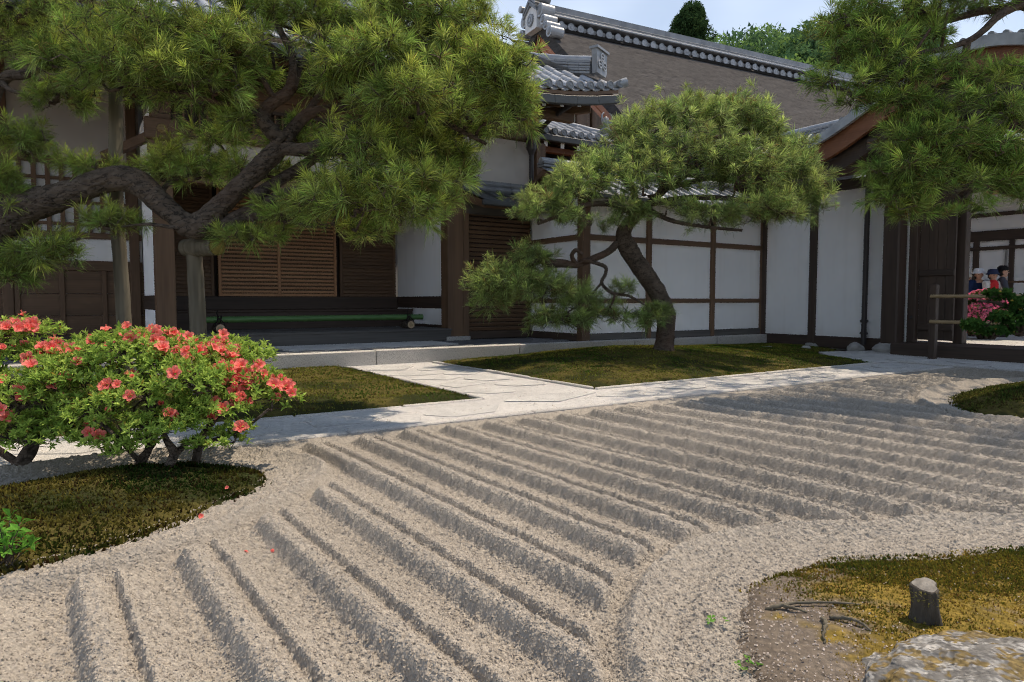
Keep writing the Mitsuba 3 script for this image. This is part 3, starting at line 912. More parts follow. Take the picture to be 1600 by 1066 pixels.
# downpipe at the corner
pipe = numbered(hall + '__downpipe')
put('pipe', MB().tube([[9.02, PY - .08, 3.62], [9.02, PY - .08, 4.55]], .055, 12), 'iron', pipe, smooth=40)
v, f = lathe([(.06, 0), (.075, .06), (.12, .14), (.12, .38), (.10, .40)], 12)
put('hopper', (v + [9.02, PY - .08, 4.42], f), 'iron', pipe, smooth=30)
put('pipe', MB().tube([[9.02, PY - .08, 4.8], [9.02, 12.2, 5.1], [9.02, 11.5, 5.22]], .05, 12), 'iron', pipe, smooth=40)

# left wing
LY = 16.2
put('plaster_panel', MB().box(-14, 1.36, LY + .03, LY + .12, 3.9, 6.2), 'plaster_old_shaded', hall)
put('plaster_panel', MB().box(-14, 1.36, LY + .03, LY + .12, 1.9, 2.36), 'plaster', hall)
put('shoji_paper', MB().box(-14, 1.36, LY + .05, LY + .1, 2.36, 3.9), 'paper', hall)
for z0, z1 in ((3.78, 3.92), (2.34, 2.46), (1.70, 1.90)):
    put('rail', MB().box(-14, 1.36, LY - .05, LY + .06, z0, z1, .01), 'wood_brown_x', hall)
for z in (2.62, 3.05, 3.5):
    put('lattice_rail', MB().box(-6, 1.2, LY - .02, LY + .03, z - .03, z + .03, .006), 'wood_brown_x', hall)
b = mikit.ply(chamfer(-.04, .04, LY - .035, LY + .03, 2.46, 3.78, .006), 'wood_brown_z')
for k in range(22):
    put('lattice_bar', b, None, hall, to=T().translate([-3.6 + .225 * k, 0, 0]))
for x in (-5.2, -3.0, -.92, 1.22):
    post(x - .09, x + .09, LY - .08, LY + .1, TZ, 6.2, hall)
for i, xa in enumerate(np.arange(-5.1, 1.1, .72)):
    for j, (z0, z1) in enumerate(((.42, .80), (.80, 1.24), (1.24, 1.70))):
        put('wall_board', MB().box(xa + .003, xa + .717, LY - .0 - .012 * (2 - j), LY + .05, z0 + .003, z1 - .003, .006), 'wood_brown_x', hall)
    put('batten', MB().box(xa - .045, xa + .045, LY - .06, LY - .02, .42, 1.70, .008), 'wood_brown_z', hall)
put('ground_sill', MB().box(-14, 1.36, LY - .07, LY + .08, TZ, .42, .01), 'wood_dark_x', hall)
put('side_wall', MB().box(9.24, 9.34, PY + .3, 16.2, TZ, 5.0), 'plaster', hall)
put('rear_wall', MB().box(-14, 9.34, 19.8, 20, TZ, 6.0), 'plaster', hall)

# the tiled roof: eave along x at y = 11.3, its right corner turned up
EY, RISE = 11.3, .62


def eave_z(x):
    t = np.clip((x - 5.5) / 4.7, 0, 1)
    return 5.28 + .40 * t * t * t


roof = numbered(hall + '__roof')
def hip_len(x):
    return max(0.0, (10.15 - x) * 1.28)


tile_field(roof, 7.14, 10.11, EY, RISE, 7.2, eave_z, .27, pieces=lambda x, k: k < 7, clip=hip_len)
tile_field(roof, -14.2, 7.0, EY, RISE, 7.2, eave_z, .27, r=.075, step=.6, pieces=None)
for x in np.arange(7.14, 10.12, .27):
    disc_tile(roof, 'eave_end_tile', [x, EY - .005, eave_z(x) + .085], [0, -1, .05], .088)
v, f = lathe([(.03, 0), (.07, .02), (.085, .12), (.1, .3), (.095, .34)], 14)
x_, y_, z_ = rot_basis([.9, -.55, .32])
put('corner_tile', (np.array([10.02, EY + .12, eave_z(10.1) + .06]) + v[:, :1] * x_ + v[:, 1:2] * y_ + v[:, 2:] * z_, f), 'tile_pale', roof, smooth=40, label='upturned round tile at the eave corner')
# roof body and hip side, sheathing below the tiles
sh = MB()
xs = np.linspace(-14.4, 10.1, 40)
lo = np.array([[x, EY, eave_z(x) - .03] for x in xs])
hi = np.array([[min(x, 10.1), EY + min(7.0 * .85, hip_len(x) * .85), eave_z(x) - .03 + min(7.0 * .85, hip_len(x) * .85) * RISE] for x in xs])
v = np.vstack([lo, hi, lo - [0, 0, .07], hi - [0, 0, .07]])
i = np.arange(39)
sh.add(v, np.vstack([np.stack([i, i + 1, i + 41, i + 40], 1), np.stack([i + 80, i + 120, i + 121, i + 81], 1), np.stack([i, i + 80, i + 81, i + 1], 1)]))
put('sheathing', sh, 'wood_brown_x', roof)
side = MB()
side.add([[10.1, EY, eave_z(10.1)], [10.1, 20.0, 5.5], [5.0, 17.6, 9.25], [5.0, 16.8, 9.2], [-14.4, 17.25, 9.0], [-14.4, 21, 5.8]], [[0, 1, 2], [0, 2, 3], [3, 2, 4], [2, 5, 4], [2, 1, 5]])
put('rear_slope', side, 'tile', roof)
m = MB()
pts = np.array([[x, EY + .12, eave_z(x) - .10] for x in np.linspace(-14.4, 10.0, 44)])
for a, bb in zip(pts[:-1], pts[1:]):
    m.bar(a, bb, .10, .09)
put('eave_board', m, 'wood_brown_x', roof)
m = MB()
for a, bb in zip(pts[:-1], pts[1:]):
    m.bar(a + [0, -.2, -.14], bb + [0.003, -.2, -.14], .13, .17, c=.01)
put('gutter', m, 'copper', roof)
for k in range(54):
    xa = -14.2 + k * .46
    if xa > 9.6:
        break
    a = np.array([xa, EY + .3, eave_z(xa) - .22])
    put('rafter', MB().bar(a, a + [0, 2.2, .55], .085, .11, c=.006), 'wood_brown_y', roof)
    put('rafter_end', MB().box(xa - .045, xa + .045, EY + .285, EY + .297, a[2] - .055, a[2] + .06), 'white_end', roof)
put('corner_beam', MB().bar([9.75, EY + .5, eave_z(9.9) - .3], [8.0, PY + .3, 5.15], .13, .2, c=.01), 'wood_brown_x', roof)
put('eave_beam', MB().box(7.3, 9.5, EY + .75, EY + .95, 5.02, 5.2, .01), 'wood_brown_x', roof)
put('beam_end', MB().box(9.5, 9.512, EY + .75, EY + .95, 5.02, 5.2), 'white_end', roof)
# the ridge that runs down to the corner, with its ornamental end plate
hip_ridge = [[9.72, 11.72, 5.98], [9.42, 12.4, 6.14], [9.0, 13.3, 6.42], [8.3, 14.4, 6.9], [7.2, 15.6, 7.7], [5.6, 16.6, 9.0]]
ridge_stack(roof, spline(hip_ridge, 14), .26, 5, .06, .085, pieces=.42)
ridge_stack(roof, [[5.6, 16.6, 9.0], [-14.4, 17.0, 9.0]], .34, 5, .08, .11)
orn = numbered(roof + '__end_plate')
tag(orn, 'grey tile end plate with three raised rings')
d = np.array([.42, -.9, 0]) / np.linalg.norm([.42, -.9])
sx = np.array([.9, .42, 0]) / np.linalg.norm([.9, .42])
o = np.array([9.80, 11.58, 5.95])


def plate(poly, t, o_, bsdf, name):
    v, f = extrude(poly, -t / 2, t / 2)
    put(name, (o_ + v[:, :1] * sx + v[:, 1:2] * [0, 0, 1] + v[:, 2:] * d, f), bsdf, orn)


plate(sg.Polygon([(-.23, 0), (.20, 0), (.27, .1), (.24, .3), (.27, .5), (-.27, .5), (-.25, .25)]), .12, o, 'tile', 'plate')
plate(sg.Polygon([(-.30, .50), (.30, .50), (.30, .55), (-.30, .55)]), .2, o, 'tile', 'top_course')
for cx, cz in ((0, .37), (-.11, .2), (.11, .2)):
    plate(sg.Point(cx, cz).buffer(.088, quad_segs=6).difference(sg.Point(cx, cz).buffer(.065, quad_segs=6)), .03, o + d * .07, 'tile_pale', 'ring')
    plate(sg.box(cx - .055, cz - .012, cx + .055, cz + .012), .024, o + d * .068, 'tile_pale', 'bar')

# a lower roof behind the corner of the hall
low = thing('small_tiled_roof', 'small grey tiled roof tucked between the hall eave and the thatched roof', 'roof')


def low_z(x):
    return 5.10 + .10 * np.clip((x - 10.5) / 1.5, 0, 1) ** 2


tile_field(low, 9.75, 11.9, 13.5, .5, 2.0, low_z, .27, pieces=lambda x, k: True, clip=lambda x: min(2.0, (12.1 - x) * 1.4 + .3))
for x in np.arange(9.75, 11.91, .27):
    disc_tile(low, 'eave_end_tile', [x, 13.495, low_z(x) + .085], [0, -1, .05], .086)
put('sheathing', MB().add([[9.6, 13.5, 5.06], [12.05, 13.5, 5.14], [12.05, 15.6, 6.0], [9.6, 15.6, 6.0], [9.6, 13.5, 4.98], [12.05, 13.5, 5.06], [12.05, 15.6, 5.9], [9.6, 15.6, 5.9]],
                          [[0, 1, 2, 3], [7, 6, 5, 4], [0, 4, 5, 1], [1, 5, 6, 2], [0, 3, 7, 4]]), 'wood_brown_x', low)
put('gutter', MB().bar([9.45, 13.4, 4.98], [12.1, 13.4, 5.0], .12, .14, c=.012), 'copper', low)
put('eave_beam', MB().box(9.5, 12.1, 13.75, 13.9, 4.74, 4.88, .01), 'wood_red_x', low)
for k in range(5):
    put('rafter', MB().bar([9.75 + .5 * k, 13.5, 4.9], [9.75 + .5 * k, 14.8, 5.45], .08, .1), 'wood_brown_y', low)
    put('rafter_end', MB().box(9.70 + .5 * k, 9.80 + .5 * k, 13.47, 13.482, 4.80, 4.92), 'white_end', low)
put('wall_board', MB().box(9.5, 12.1, 14.9, 15.0, 2.0, 5.5), 'wood_dark_z', low)
put('support_beam', MB().bar([9.5, 14.2, 4.35], [12.2, 14.2, 4.75], .16, .22), 'wood_red_x', low)
ridge_stack(low, spline([[11.95, 13.75, 5.30], [11.55, 14.2, 5.48], [11.1, 14.8, 5.75], [10.6, 15.4, 6.1]], 8), .2, 1, .06, .10, pieces=.4)
fin = numbered(low + '__ridge_ornament')
v, f = lathe([(.13, 0), (.17, .05), (.15, .12), (.10, .16), (.08, .26), (.11, .33), (.07, .42), (.001, .46)], 14)
put('base', (v * [1, .7, 1] + [11.9, 13.78, 5.42], f), 'tile', fin, smooth=40)
for sxx in (-1, 1):
    put('horn', MB().tube(spline([[11.9 + .05 * sxx, 13.78, 5.68], [11.9 + .16 * sxx, 13.74, 5.74], [11.9 + .17 * sxx, 13.74, 5.88], [11.9 + .09 * sxx, 13.76, 5.96]], 9), np.linspace(.04, .015, 9), 8), 'tile', fin, smooth=40)

# ------------------------------------------------------------------ roofed corridor with white panels
cor = thing('roofed_corridor', 'roofed corridor wall of white plaster panels framed by brown timber rails', 'corridor')
CY = 11.27
bays = [9.17, 11.0, 13.12, 15.0]
for i, x in enumerate(bays):
    w = .11 if i == 0 else .065
    post(x - w, x + w, CY - .07, CY + .12, .24, 3.45, cor)
for i in range(3):
    a, b_ = bays[i] + (.11 if i == 0 else .065), bays[i + 1] - .065
    for z0, z1 in ((.40, 1.05), (1.15, 2.38), (2.50, 3.4)):
        put('plaster_panel', MB().box(a, b_, CY + .0, CY + .07, z0, z1), 'plaster', cor)
    for z0, z1 in ((1.05, 1.15), (2.38, 2.50)):
        put('rail', MB().box(a, b_, CY - .045, CY + .09, z0, z1, .008), 'wood_brown_x', cor)
    put('sill', MB().box(a, b_, CY - .05, CY + .1, .25, .40, .008), 'wood_grey_x', cor)
for z0, z1 in ((.40, 1.05), (1.15, 2.38), (2.50, 3.3)):
    put('plaster_panel', MB().box(9.13, 9.2, CY + .13, PY + .05, z0, z1), 'plaster', cor)
for z0, z1 in ((1.05, 1.15), (2.38, 2.50)):
    put('rail', MB().box(9.09, 9.23, CY + .13, PY + .05, z0, z1, .008), 'wood_brown_y', cor)
put('sill', MB().box(9.08, 9.24, CY + .13, PY + .05, .24, .40, .008), 'wood_dark_y', cor)
put('back_wall', MB().box(9.2, 15.0, 13.3, 13.4, .25, 3.4), 'plaster', cor)
croof = numbered(cor + '__roof')
e0, e1 = np.array([0, 10.88, 3.32]), np.array([0, 12.35, 4.02])
put('deck', MB().add([[8.85, 10.9, 3.27], [15.1, 10.9, 3.27], [15.1, 12.35, 3.97], [8.85, 12.35, 3.97], [8.85, 13.8, 3.27], [15.1, 13.8, 3.27], [8.85, 12.35, 3.85], [15.1, 12.35, 3.85], [8.85, 10.9, 3.2], [15.1, 10.9, 3.2], [8.85, 13.8, 3.2], [15.1, 13.8, 3.2]],
                     [[0, 1, 2, 3], [3, 2, 5, 4], [8, 6, 7, 9], [6, 10, 11, 7], [0, 8, 9, 1], [4, 5, 11, 10], [0, 3, 6, 8], [3, 4, 10, 6], [1, 9, 7, 2], [2, 7, 11, 5]]), 'wood_brown_x', croof)
for k in range(15):
    xa = 8.82 + k * .42
    o = np.array([xa + .21, 0, 0])
    put('roof_sheet', MB().bar(e0 + o, e1 + o, .41, .022, c=.004), 'tile_pale', croof)
    put('seam', MB().bar(e0 + o + [.21, 0, .035], e1 + o + [.21, 0, .035], .035, .06, c=.006), 'tile_pale', croof)
put('gutter', MB().bar([8.8, 10.83, 3.25], [15.1, 10.83, 3.25], .1, .11, c=.02), 'copper', croof)
ridge_stack(croof, [[8.8, 12.35, 4.02], [15.1, 12.35, 4.02]], .26, 2, .06, .08, pieces=.42)

# ------------------------------------------------------------------ thatched hall behind
th = thing('thatched_hall', 'large hall with a brown bark thatched roof and a grey tiled ridge, behind the corridor', 'temple hall')
ta = math.radians(5.7)
TU, TN, TO = np.array([math.cos(ta), -math.sin(ta), 0]), np.array([-math.sin(ta), -math.cos(ta), 0]), np.array([14.19, 19.0, 10.42])


def tp(t, s, z):
    """Point of the thatched hall: t along its ridge, s towards the viewer, z above the ridge foot."""
    t, s, z = np.broadcast_arrays(t, s, z)
    return TO + t[..., None] * TU + s[..., None] * TN + z[..., None] * np.array([0, 0, 1.0])


def roof_z(s):
    s = np.abs(s)
    return -.90 * s + .008 * s * s


def thick_sheet(t, s, z, d):
    top, bot = tp(t, s, z).reshape(-1, 3), tp(t, s, z - d).reshape(-1, 3)
    nu, nv = t.shape
    f = grid_faces(nu, nv)
    n = nu * nv
    idx = np.arange(n).reshape(nu, nv)
    b = np.concatenate([idx[:, 0], idx[-1, 1:], idx[-2::-1, -1], idx[0, -2:0:-1]])
    c = np.roll(b, -1)
    side = np.vstack([np.stack([b, c, c + n], 1), np.stack([b, c + n, b + n], 1)])
    return np.vstack([top, bot]), np.vstack([f, f[:, ::-1] + n, side])


m = MB()
S, Tt = np.meshgrid(np.linspace(0, 5.75, 30), np.linspace(0, 1, 90), indexing='ij')
flare = .35 * np.clip((S - 3.5) / 2.2, 0, 1) ** 2
tt = -.75 - flare + Tt * (24 + .75 + flare)
wob = .03 * (meshkit.fbm(np.stack([tt * 1.3, S * 1.3, S * 0], -1), 3, 2) - .5)
m.add(*thick_sheet(tt, S + wob * 0, roof_z(S) + wob, .42))
S, Tt = np.meshgrid(np.linspace(5.70, 6.5, 8), np.linspace(0, 1, 80), indexing='ij')
tt = (.4 - (S - 5.7) * 1.25) + Tt * (24 - (.4 - (S - 5.7) * 1.25))
wob = .03 * (meshkit.fbm(np.stack([tt * 1.3, S * 1.3, S * 0], -1), 3, 2) - .5)
m.add(*thick_sheet(tt, S, roof_z(S) + wob - .02, .5))
S, Tt = np.meshgrid(np.linspace(0, 5.75, 12), np.linspace(0, 1, 8), indexing='ij')
m.add(*thick_sheet(-.75 + Tt * 24.75, -S, roof_z(S), .42))
# hip slope under the gable
Q, W = np.meshgrid(np.linspace(0, 1, 14), np.linspace(-1, 1, 30), indexing='ij')
tt = .45 - Q * 4.4
m.add(*thick_sheet(tt, W * (5.7 + Q * .8), roof_z(5.7 + Q * 0) - .03 - Q * 2.9, .45))
put('thatch', m, 'thatch', th, smooth=45)
put('wall', MB().add(np.vstack([tp(np.array([.5, 24, 24, .5]), np.array([5.5, 5.5, -5.5, -5.5]), np.array(-5.2)), tp(np.array([.5, 24, 24, .5]), np.array([5.5, 5.5, -5.5, -5.5]), np.array(-10.5))]),
                     [[0, 1, 5, 4], [1, 2, 6, 5], [2, 3, 7, 6], [3, 0, 4, 7]]), 'wood_dark_z', th)
put('gable_wall', MB().add(tp(np.array([.2, .2, .2]), np.array([0, 5.6, -5.6]), np.array([-.3, -5.1, -5.1])), [[0, 1, 2]]), 'wood_brown_z', th)
for k in range(9):
    s = -3.6 + .9 * k
    put('gable_batten', MB().bar(tp(.16, s, roof_z(s) - .6)[()], tp(.16, s, -5.1)[()], .07, .05, up=TU), 'wood_brown_z', th)
for sg_ in (1, -1):
    ss = np.linspace(0, 5.6, 20)
    mm = MB()
    pts = tp(-.62 - .35 * np.clip((ss - 3.5) / 2.2, 0, 1) ** 2, sg_ * ss, roof_z(ss) - .60)
    for a, b in zip(pts[:-1], pts[1:]):
        mm.bar(a, b, .07, .34, up=(0, 0, 1))
    put('bargeboard', mm, 'wood_orange_y', th, label='red brown bargeboard under the thatched gable')
    mm = MB()
    pts = tp(-.66, sg_ * ss[:18], roof_z(ss[:18]) - .80)
    for a, b in zip(pts[:-1], pts[1:]):
        mm.bar(a, b, .06, .12, up=(0, 0, 1))
    put('bargeboard', mm, 'wood_orange_y', th)
put('gable_pendant', MB().bar(tp(-.64, 0, -.45)[()], tp(-.64, 0, -1.1)[()], .22, .07, up=TN, c=.02), 'wood_red_y', th)
# ridge: courses of flat tiles, a cap, and a row of round end tiles along the foot
rid = numbered(th + '__ridge')
put('ridge_body', MB().bar(tp(-.55, 0, .24)[()], tp(24, 0, .24)[()], .6, .44), 'tile', rid)
for k in range(5):
    zz = .09 + k * .08
    put('tile_course', MB().bar(tp(-.6, 0, zz)[()], tp(24, 0, zz)[()], .70 - .035 * k, .035, c=.008), 'tile_pale' if k == 0 else 'tile', rid)
put('foot_course', MB().bar(tp(-.5, .30, .02)[()], tp(24, .30, .02)[()], .55, .07, c=.02), 'tile_pale', rid)
for k in range(26):
    a = tp(-.6 + k * .96, 0, .47)[()]
    put('ridge_cap_tile', MB().tube([a, a + TU * .93], [.115, .12], 12), 'tile_pale', rid, smooth=40)
for k in range(62):
    o = tp(-.1 + k * .385, .42, -.20)[()]
    x_, y_, z_ = rot_basis(TN + [0, 0, -.12])
    disc_tile(rid, 'end_tile', o, TN + [0, 0, -.10], .125)
    if k < 61:
        put('small_tile', MB().tube([o + TU * .19 + [0, 0, .03] - TN * .25, o + TU * .19 + [0, 0, -.01]], [.07, .075], 10), 'tile', rid, smooth=40)
put('under_board', MB().bar(tp(-.2, .42, -.37)[()], tp(24, .42, -.37)[()], .16, .10), 'hole_dark', rid)
for k in range(7):
    o = tp(2.2 + k * 3.1, .62, -.42)[()]
    put('hook', MB().tube([o, o + TN * .12 + [0, 0, -.08], o + TN * .14], .02, 6), 'iron', rid)
# end ornament of the ridge
orn = numbered(th + '__ridge_ornament')
tag(orn, 'white and grey tile ornament with a crest at the end of the thatched ridge')


def oplate(poly, t0, t1, bsdf, name, **k):
    """A plate standing across the ridge: its outline in (s, z), from t0 to t1 along the ridge."""
    v, f = extrude(poly, t0, t1)
    put(name, (tp(v[:, 2], v[:, 0] * .74, v[:, 1] * .76 + .02), f[:, ::-1]), bsdf, orn, **k)


oplate(sg.Polygon([(-.52, -.55), (.52, -.55), (.52, .1), (.40, .45), (-.40, .45), (-.52, .1)]), -1.0, -.55, 'tile_white', 'front_block')
for k in range(3):
    oplate(sg.Polygon([(-.62 + .04 * k, .12 + .14 * k), (0, .52 + .13 * k), (.62 - .04 * k, .12 + .14 * k), (.62 - .04 * k, .20 + .14 * k), (0, .62 + .13 * k), (-.62 + .04 * k, .20 + .14 * k)]), -1.06 - .03 * (k % 2), -.5, 'tile', 'hood_course')
oplate(sg.Point(0, -.10).buffer(.27), -1.04, -1.0, 'tile', 'crest')
for k in range(16):
    a = k * math.pi / 8
    oplate(sg.Point(.19 * math.cos(a), -.10 + .19 * math.sin(a)).buffer(.035, quad_segs=3), -1.055, -1.04, 'tile_pale', 'crest_petal')
oplate(sg.Point(0, -.10).buffer(.08, quad_segs=5), -1.06, -1.04, 'tile_pale', 'crest_centre')
oplate(sg.Polygon([(-.36, .5), (.36, .5), (.3, 1.02), (-.3, 1.02)]), -.95, -.45, 'tile', 'saddle')
for s, z in ((.30, 1.12), (-.30, 1.12), (.72, .62), (-.72, .62)):
    a = tp(-1.1, s * .74, z * .76)[()]
    put('horn_tile', MB().tube([a, a + TU * .5 + [0, 0, -.03]], [.105, .10], 14), 'tile', orn, smooth=40)
    put('horn_disc', MB().tube([a - TU * .03, a], [.11, .12], 14), 'tile_pale', orn, smooth=40)
for sg_ in (1, -1):                                         # scroll shaped fins stepping down both slopes
    for k, (s, z, r) in enumerate(((.66, .12, .30), (.92, -.32, .22), (1.16, -.62, .19), (1.42, -.92, .24))):
        r *= .74
        a = tp(-.98, sg_ * s * .80, z * .84)[()]
        put('scroll', MB().tube([a, a + TU * .48], [r, r * .97], 16), 'tile_pale', orn, smooth=40)
        put('scroll_eye', MB().tube([a - TU * .035, a], [r * .45, r * .7], 14), 'tile', orn, smooth=40)

# ------------------------------------------------------------------ white wall beside the gate
gw = thing('plaster_wall', 'tall white plaster wall with dark timber posts between corridor and gate', 'wall')
WX = 15.0
posts = [11.2, 9.80, 8.02]
put('base_board', MB().box(WX - .02, WX + .12, 7.75, 11.25, .0, .27, .01), 'wood_dark_y', gw)
for y in posts:
    post(WX - .06, WX + .1, y - .09, y + .09, .0, 3.75, gw, 'wood_dark_z')
for a, b in ((9.89, 11.11), (8.11, 9.71), (7.7, 7.93)):
    put('plaster_panel', MB().box(WX, WX + .08, a, b, .27, 3.62), 'plaster', gw)
put('top_beam', MB().box(WX - .1, WX + .14, 7.7, 11.3, 3.62, 3.85, .012), 'wood_dark_y', gw)
for y in posts[1:]:
    put('footing_stone', (rock_mesh((.17, .2, .1), int(y * 10), 2, .2)[0] + [WX - .02, y, .0], rock_mesh((.17, .2, .1), int(y * 10), 2, .2)[1]), 'small_stone', gw, smooth=50)
dp = numbered(gw + '__downpipe')
put('pipe', MB().tube([[14.86, 8.45, .12], [14.86, 8.45, 3.9]], .055, 12), 'iron', dp, smooth=40)
for z in (.35, .62):
    put('pipe_collar', MB().tube([[14.86, 8.45, z], [14.86, 8.45, z + .05]], .085, 12), 'iron', dp, smooth=30)
# roof over the wall, its ridge along y
wr = numbered(gw + '__roof')
put('roof_body', MB().add([[13.9, 7.6, 4.35], [15.2, 7.6, 5.05], [16.4, 7.6, 4.35], [13.9, 11.6, 4.35], [15.2, 11.6, 5.05], [16.4, 11.6, 4.35], [13.9, 7.6, 4.2], [16.4, 7.6, 4.2], [13.9, 11.6, 4.2], [16.4, 11.6, 4.2]],
                          [[0, 1, 4, 3], [1, 2, 5, 4], [6, 8, 9, 7], [0, 3, 8, 6], [2, 7, 9, 5], [0, 6, 7, 1], [1, 7, 2, 1], [3, 4, 9, 8], [4, 5, 9, 4]]), 'wood_dark_y', wr)
for k in range(14):
    y = 7.75 + k * .28
    put('round_tile', MB().bar([13.86, y, 4.40], [15.15, y, 5.09], .12, .09, c=.035), 'tile_pale', wr)
ridge_stack(wr, [[15.2, 7.4, 5.0], [15.2, 11.7, 5.0]], .3, 3, .07, .08, pieces=.5)

# ------------------------------------------------------------------ the gate
gate = thing('temple_gate', 'dark timber gate with an undulating tiled gable and heavy pillars', 'gate')
GXP = 14.45
KC, KW = 5.6, 3.35


def kara(y):
    t = np.abs(np.asarray(y, float) - KC)
    b = np.cos(np.clip(t / KW, 0, 1) * np.pi / 2) ** 2
    return 4.30 + 1.12 * b + .30 * np.clip((t - KW + .6) / 1.1, 0, 1) ** 2


for y in (7.61, 3.59):
    post(GXP - .17, GXP + .17, y - .17, y + .17, .2, 4.1, gate, 'wood_dark_z', 'pillar', .03)
    pro = [(.28, 0), (.36, .03), (.37, .10), (.30, .17), (.24, .2), (.24, .215)]
    v, f = lathe(pro, 20)
    put('pillar_base', (v + [GXP, y, .0], f), 'small_stone', gate, smooth=40)
    put('footing_slab', MB().box(GXP - .5, GXP + .5, y - .45, y + .45, -.03, .03, .01), 'slab', gate)
for y in (6.56, 3.7):
    post(14.9, 15.1, y - .09, y + .09, .24, 4.0, gate, 'wood_dark_z')
put('sill', MB().box(13.95, 15.14, -3.0, 7.38, -.03, .245, .012), 'wood_dark_y', gate)
put('plaster_panel', MB().box(14.66, 14.72, 7.40, 7.58, .24, 3.9), 'plaster', gate)
put('door_frame', MB().box(14.6, 14.74, 7.24, 7.40, .24, 3.9, .01), 'wood_dark_z', gate)
door = numbered(gate + '__door')
tag(door, 'dark plank door leaf standing open')
for k in range(4):
    put('plank', MB().box(14.70, 14.75, 6.56 + k * .168, 6.56 + k * .168 + .163, .3, 3.6, .005), 'wood_dark_z', door)
for z in (.5, 1.6, 2.9):
    put('ledge', MB().box(14.66, 14.70, 6.56, 7.23, z, z + .12, .008), 'wood_dark_y', door)
put('stud', MB().tube([[14.58, 7.32, .76], [14.62, 7.32, .76]], [.03, .05], 10), 'iron', door, smooth=40)
put('plaster_panel', MB().box(15.02, 15.08, 6.65, 6.80, 1.35, 3.6), 'plaster', gate)
put('plaster_panel', MB().box(15.02, 15.08, 6.65, 6.80, .3, 1.22), 'plaster', gate)
put('rail', MB().box(14.98, 15.1, 6.63, 6.82, 1.22, 1.35, .008), 'wood_dark_y', gate)
put('lintel', MB().box(GXP - .16, GXP + .16, 2.6, 8.2, 3.55, 3.95, .02), 'wood_dark_y', gate)
put('lintel', MB().box(14.92, 15.1, 2.6, 7.3, 3.22, 3.5, .015), 'wood_dark_y', gate)
put('lintel', MB().box(14.9, 15.05, 2.6, 6.2, 3.14, 3.2, .008), 'wood_amber_y', gate, label='pale thin lintel strip')
for k in range(3):
    ya = 2.9 + 2.2 * k
    put('bracket_arm', MB().box(12.9, 15.4, ya - .1, ya + .1, 3.95, 4.18, .02), 'wood_dark_x', gate)
kr = numbered(gate + '__gable_roof')
ys = np.linspace(KC - 3.95, KC + 3.85, 70)
zz = kara(ys)


def kara_sheet(x0, x1, dz0, dz1, bsdf, name, label=None, ys=ys):
    zz = kara(ys)
    v = np.vstack([np.column_stack([ys * 0 + x, ys, zz + dz]) for x, dz in ((x0, dz1), (x1, dz1), (x1, dz0), (x0, dz0))])
    n = len(ys)
    i = np.arange(n - 1)
    f = np.vstack([np.stack([a * n + i, a * n + i + 1, b * n + i + 1, b * n + i], 1) for a, b in ((0, 1), (1, 2), (2, 3), (3, 0))] + [[[0, n, 2 * n, 3 * n], [n - 1, 4 * n - 1, 3 * n - 1, 2 * n - 1]]])
    put(name, (v, f[:, ::-1]), bsdf, kr, smooth=40, label=label)


kara_sheet(12.8, 17.5, -.10, .0, 'tile', 'tile_bed')
kara_sheet(12.72, 12.80, -.16, .03, 'tile_pale', 'verge_tile')
kara_sheet(12.86, 12.96, -.50, -.11, 'wood_red_y', 'bargeboard', 'curved red brown bargeboard under the gate tiles')
kara_sheet(13.06, 13.14, -.80, -.51, 'wood_dark_y', 'inner_board')
kara_sheet(13.4, 17.3, -.22, -.12, 'wood_dark_x', 'ceiling')
for y in np.linspace(KC - 3.7, KC + 3.7, 36):
    for k in range(1):
        z = float(kara(y))
        put('round_tile', MB().tube([[12.74, y, z + .03], [17.4, y, z + .03]], .055, 8), 'tile', kr, smooth=40)
put('frontal_beam', MB().box(13.1, 13.3, 2.9, 8.3, 3.98, 4.25, .02), 'wood_dark_y', gate)
put('gable_panel', MB().add(np.vstack([np.column_stack([np.full(40, 13.22), np.linspace(2.9, 8.3, 40), kara(np.linspace(2.9, 8.3, 40)) - .3]), np.column_stack([np.full(40, 13.22), np.linspace(2.9, 8.3, 40), np.full(40, 4.2)])]),
                            np.stack([np.arange(39), np.arange(39) + 1, np.arange(39) + 41, np.arange(39) + 40], 1)), 'wood_dark_y', gate)

# ------------------------------------------------------------------ what is seen through the gate
put('inner_court', MB().box(15.13, 24, -6, 13, -.05, .235), 'paving')
tag('inner_court', 'sunlit pale ground of the inner court beyond the gate', None, None, 'structure')
rb = thing('inner_building', 'white walled building with dark timber frame beyond the gate', 'building')
RX_ = 20.6
for a, b in ((8.72, 10.5), (8.05, 8.62), (6.2, 7.95), (4.2, 6.1)):
    put('plaster_panel', MB().box(RX_, RX_ + .1, a, b, .45, 2.45), 'plaster', rb)
put('plaster_panel', MB().box(RX_, RX_ + .1, 3, 11, 2.52, 2.68), 'plaster', rb)
put('plaster_panel', MB().box(RX_, RX_ + .1, 3, 11, 2.95, 3.32), 'plaster', rb)
put('plaster_panel', MB().box(RX_, RX_ + .1, 3, 11, 3.42, 4.3), 'plaster', rb)
for y in (10.55, 8.67, 8.0 - 1.8, 4.1):
    post(RX_ - .06, RX_ + .12, y - .07, y + .07, .25, 2.7, rb, 'wood_dark_z')
for z0, z1 in ((2.44, 2.53), (2.68, 2.95), (3.32, 3.42), (.24, .45)):
    put('rail', MB().box(RX_ - .07, RX_ + .13, 3, 11, z0, z1, .01), 'wood_dark_y', rb)
post(RX_ - .05, RX_ + .12, 7.78, 7.90, .25, 2.7, rb, 'wood_dark_z')
put('handrail', MB().box(RX_ - .5, RX_ - .45, 3, 8, 1.55, 1.6), 'wood_brown_y', rb)
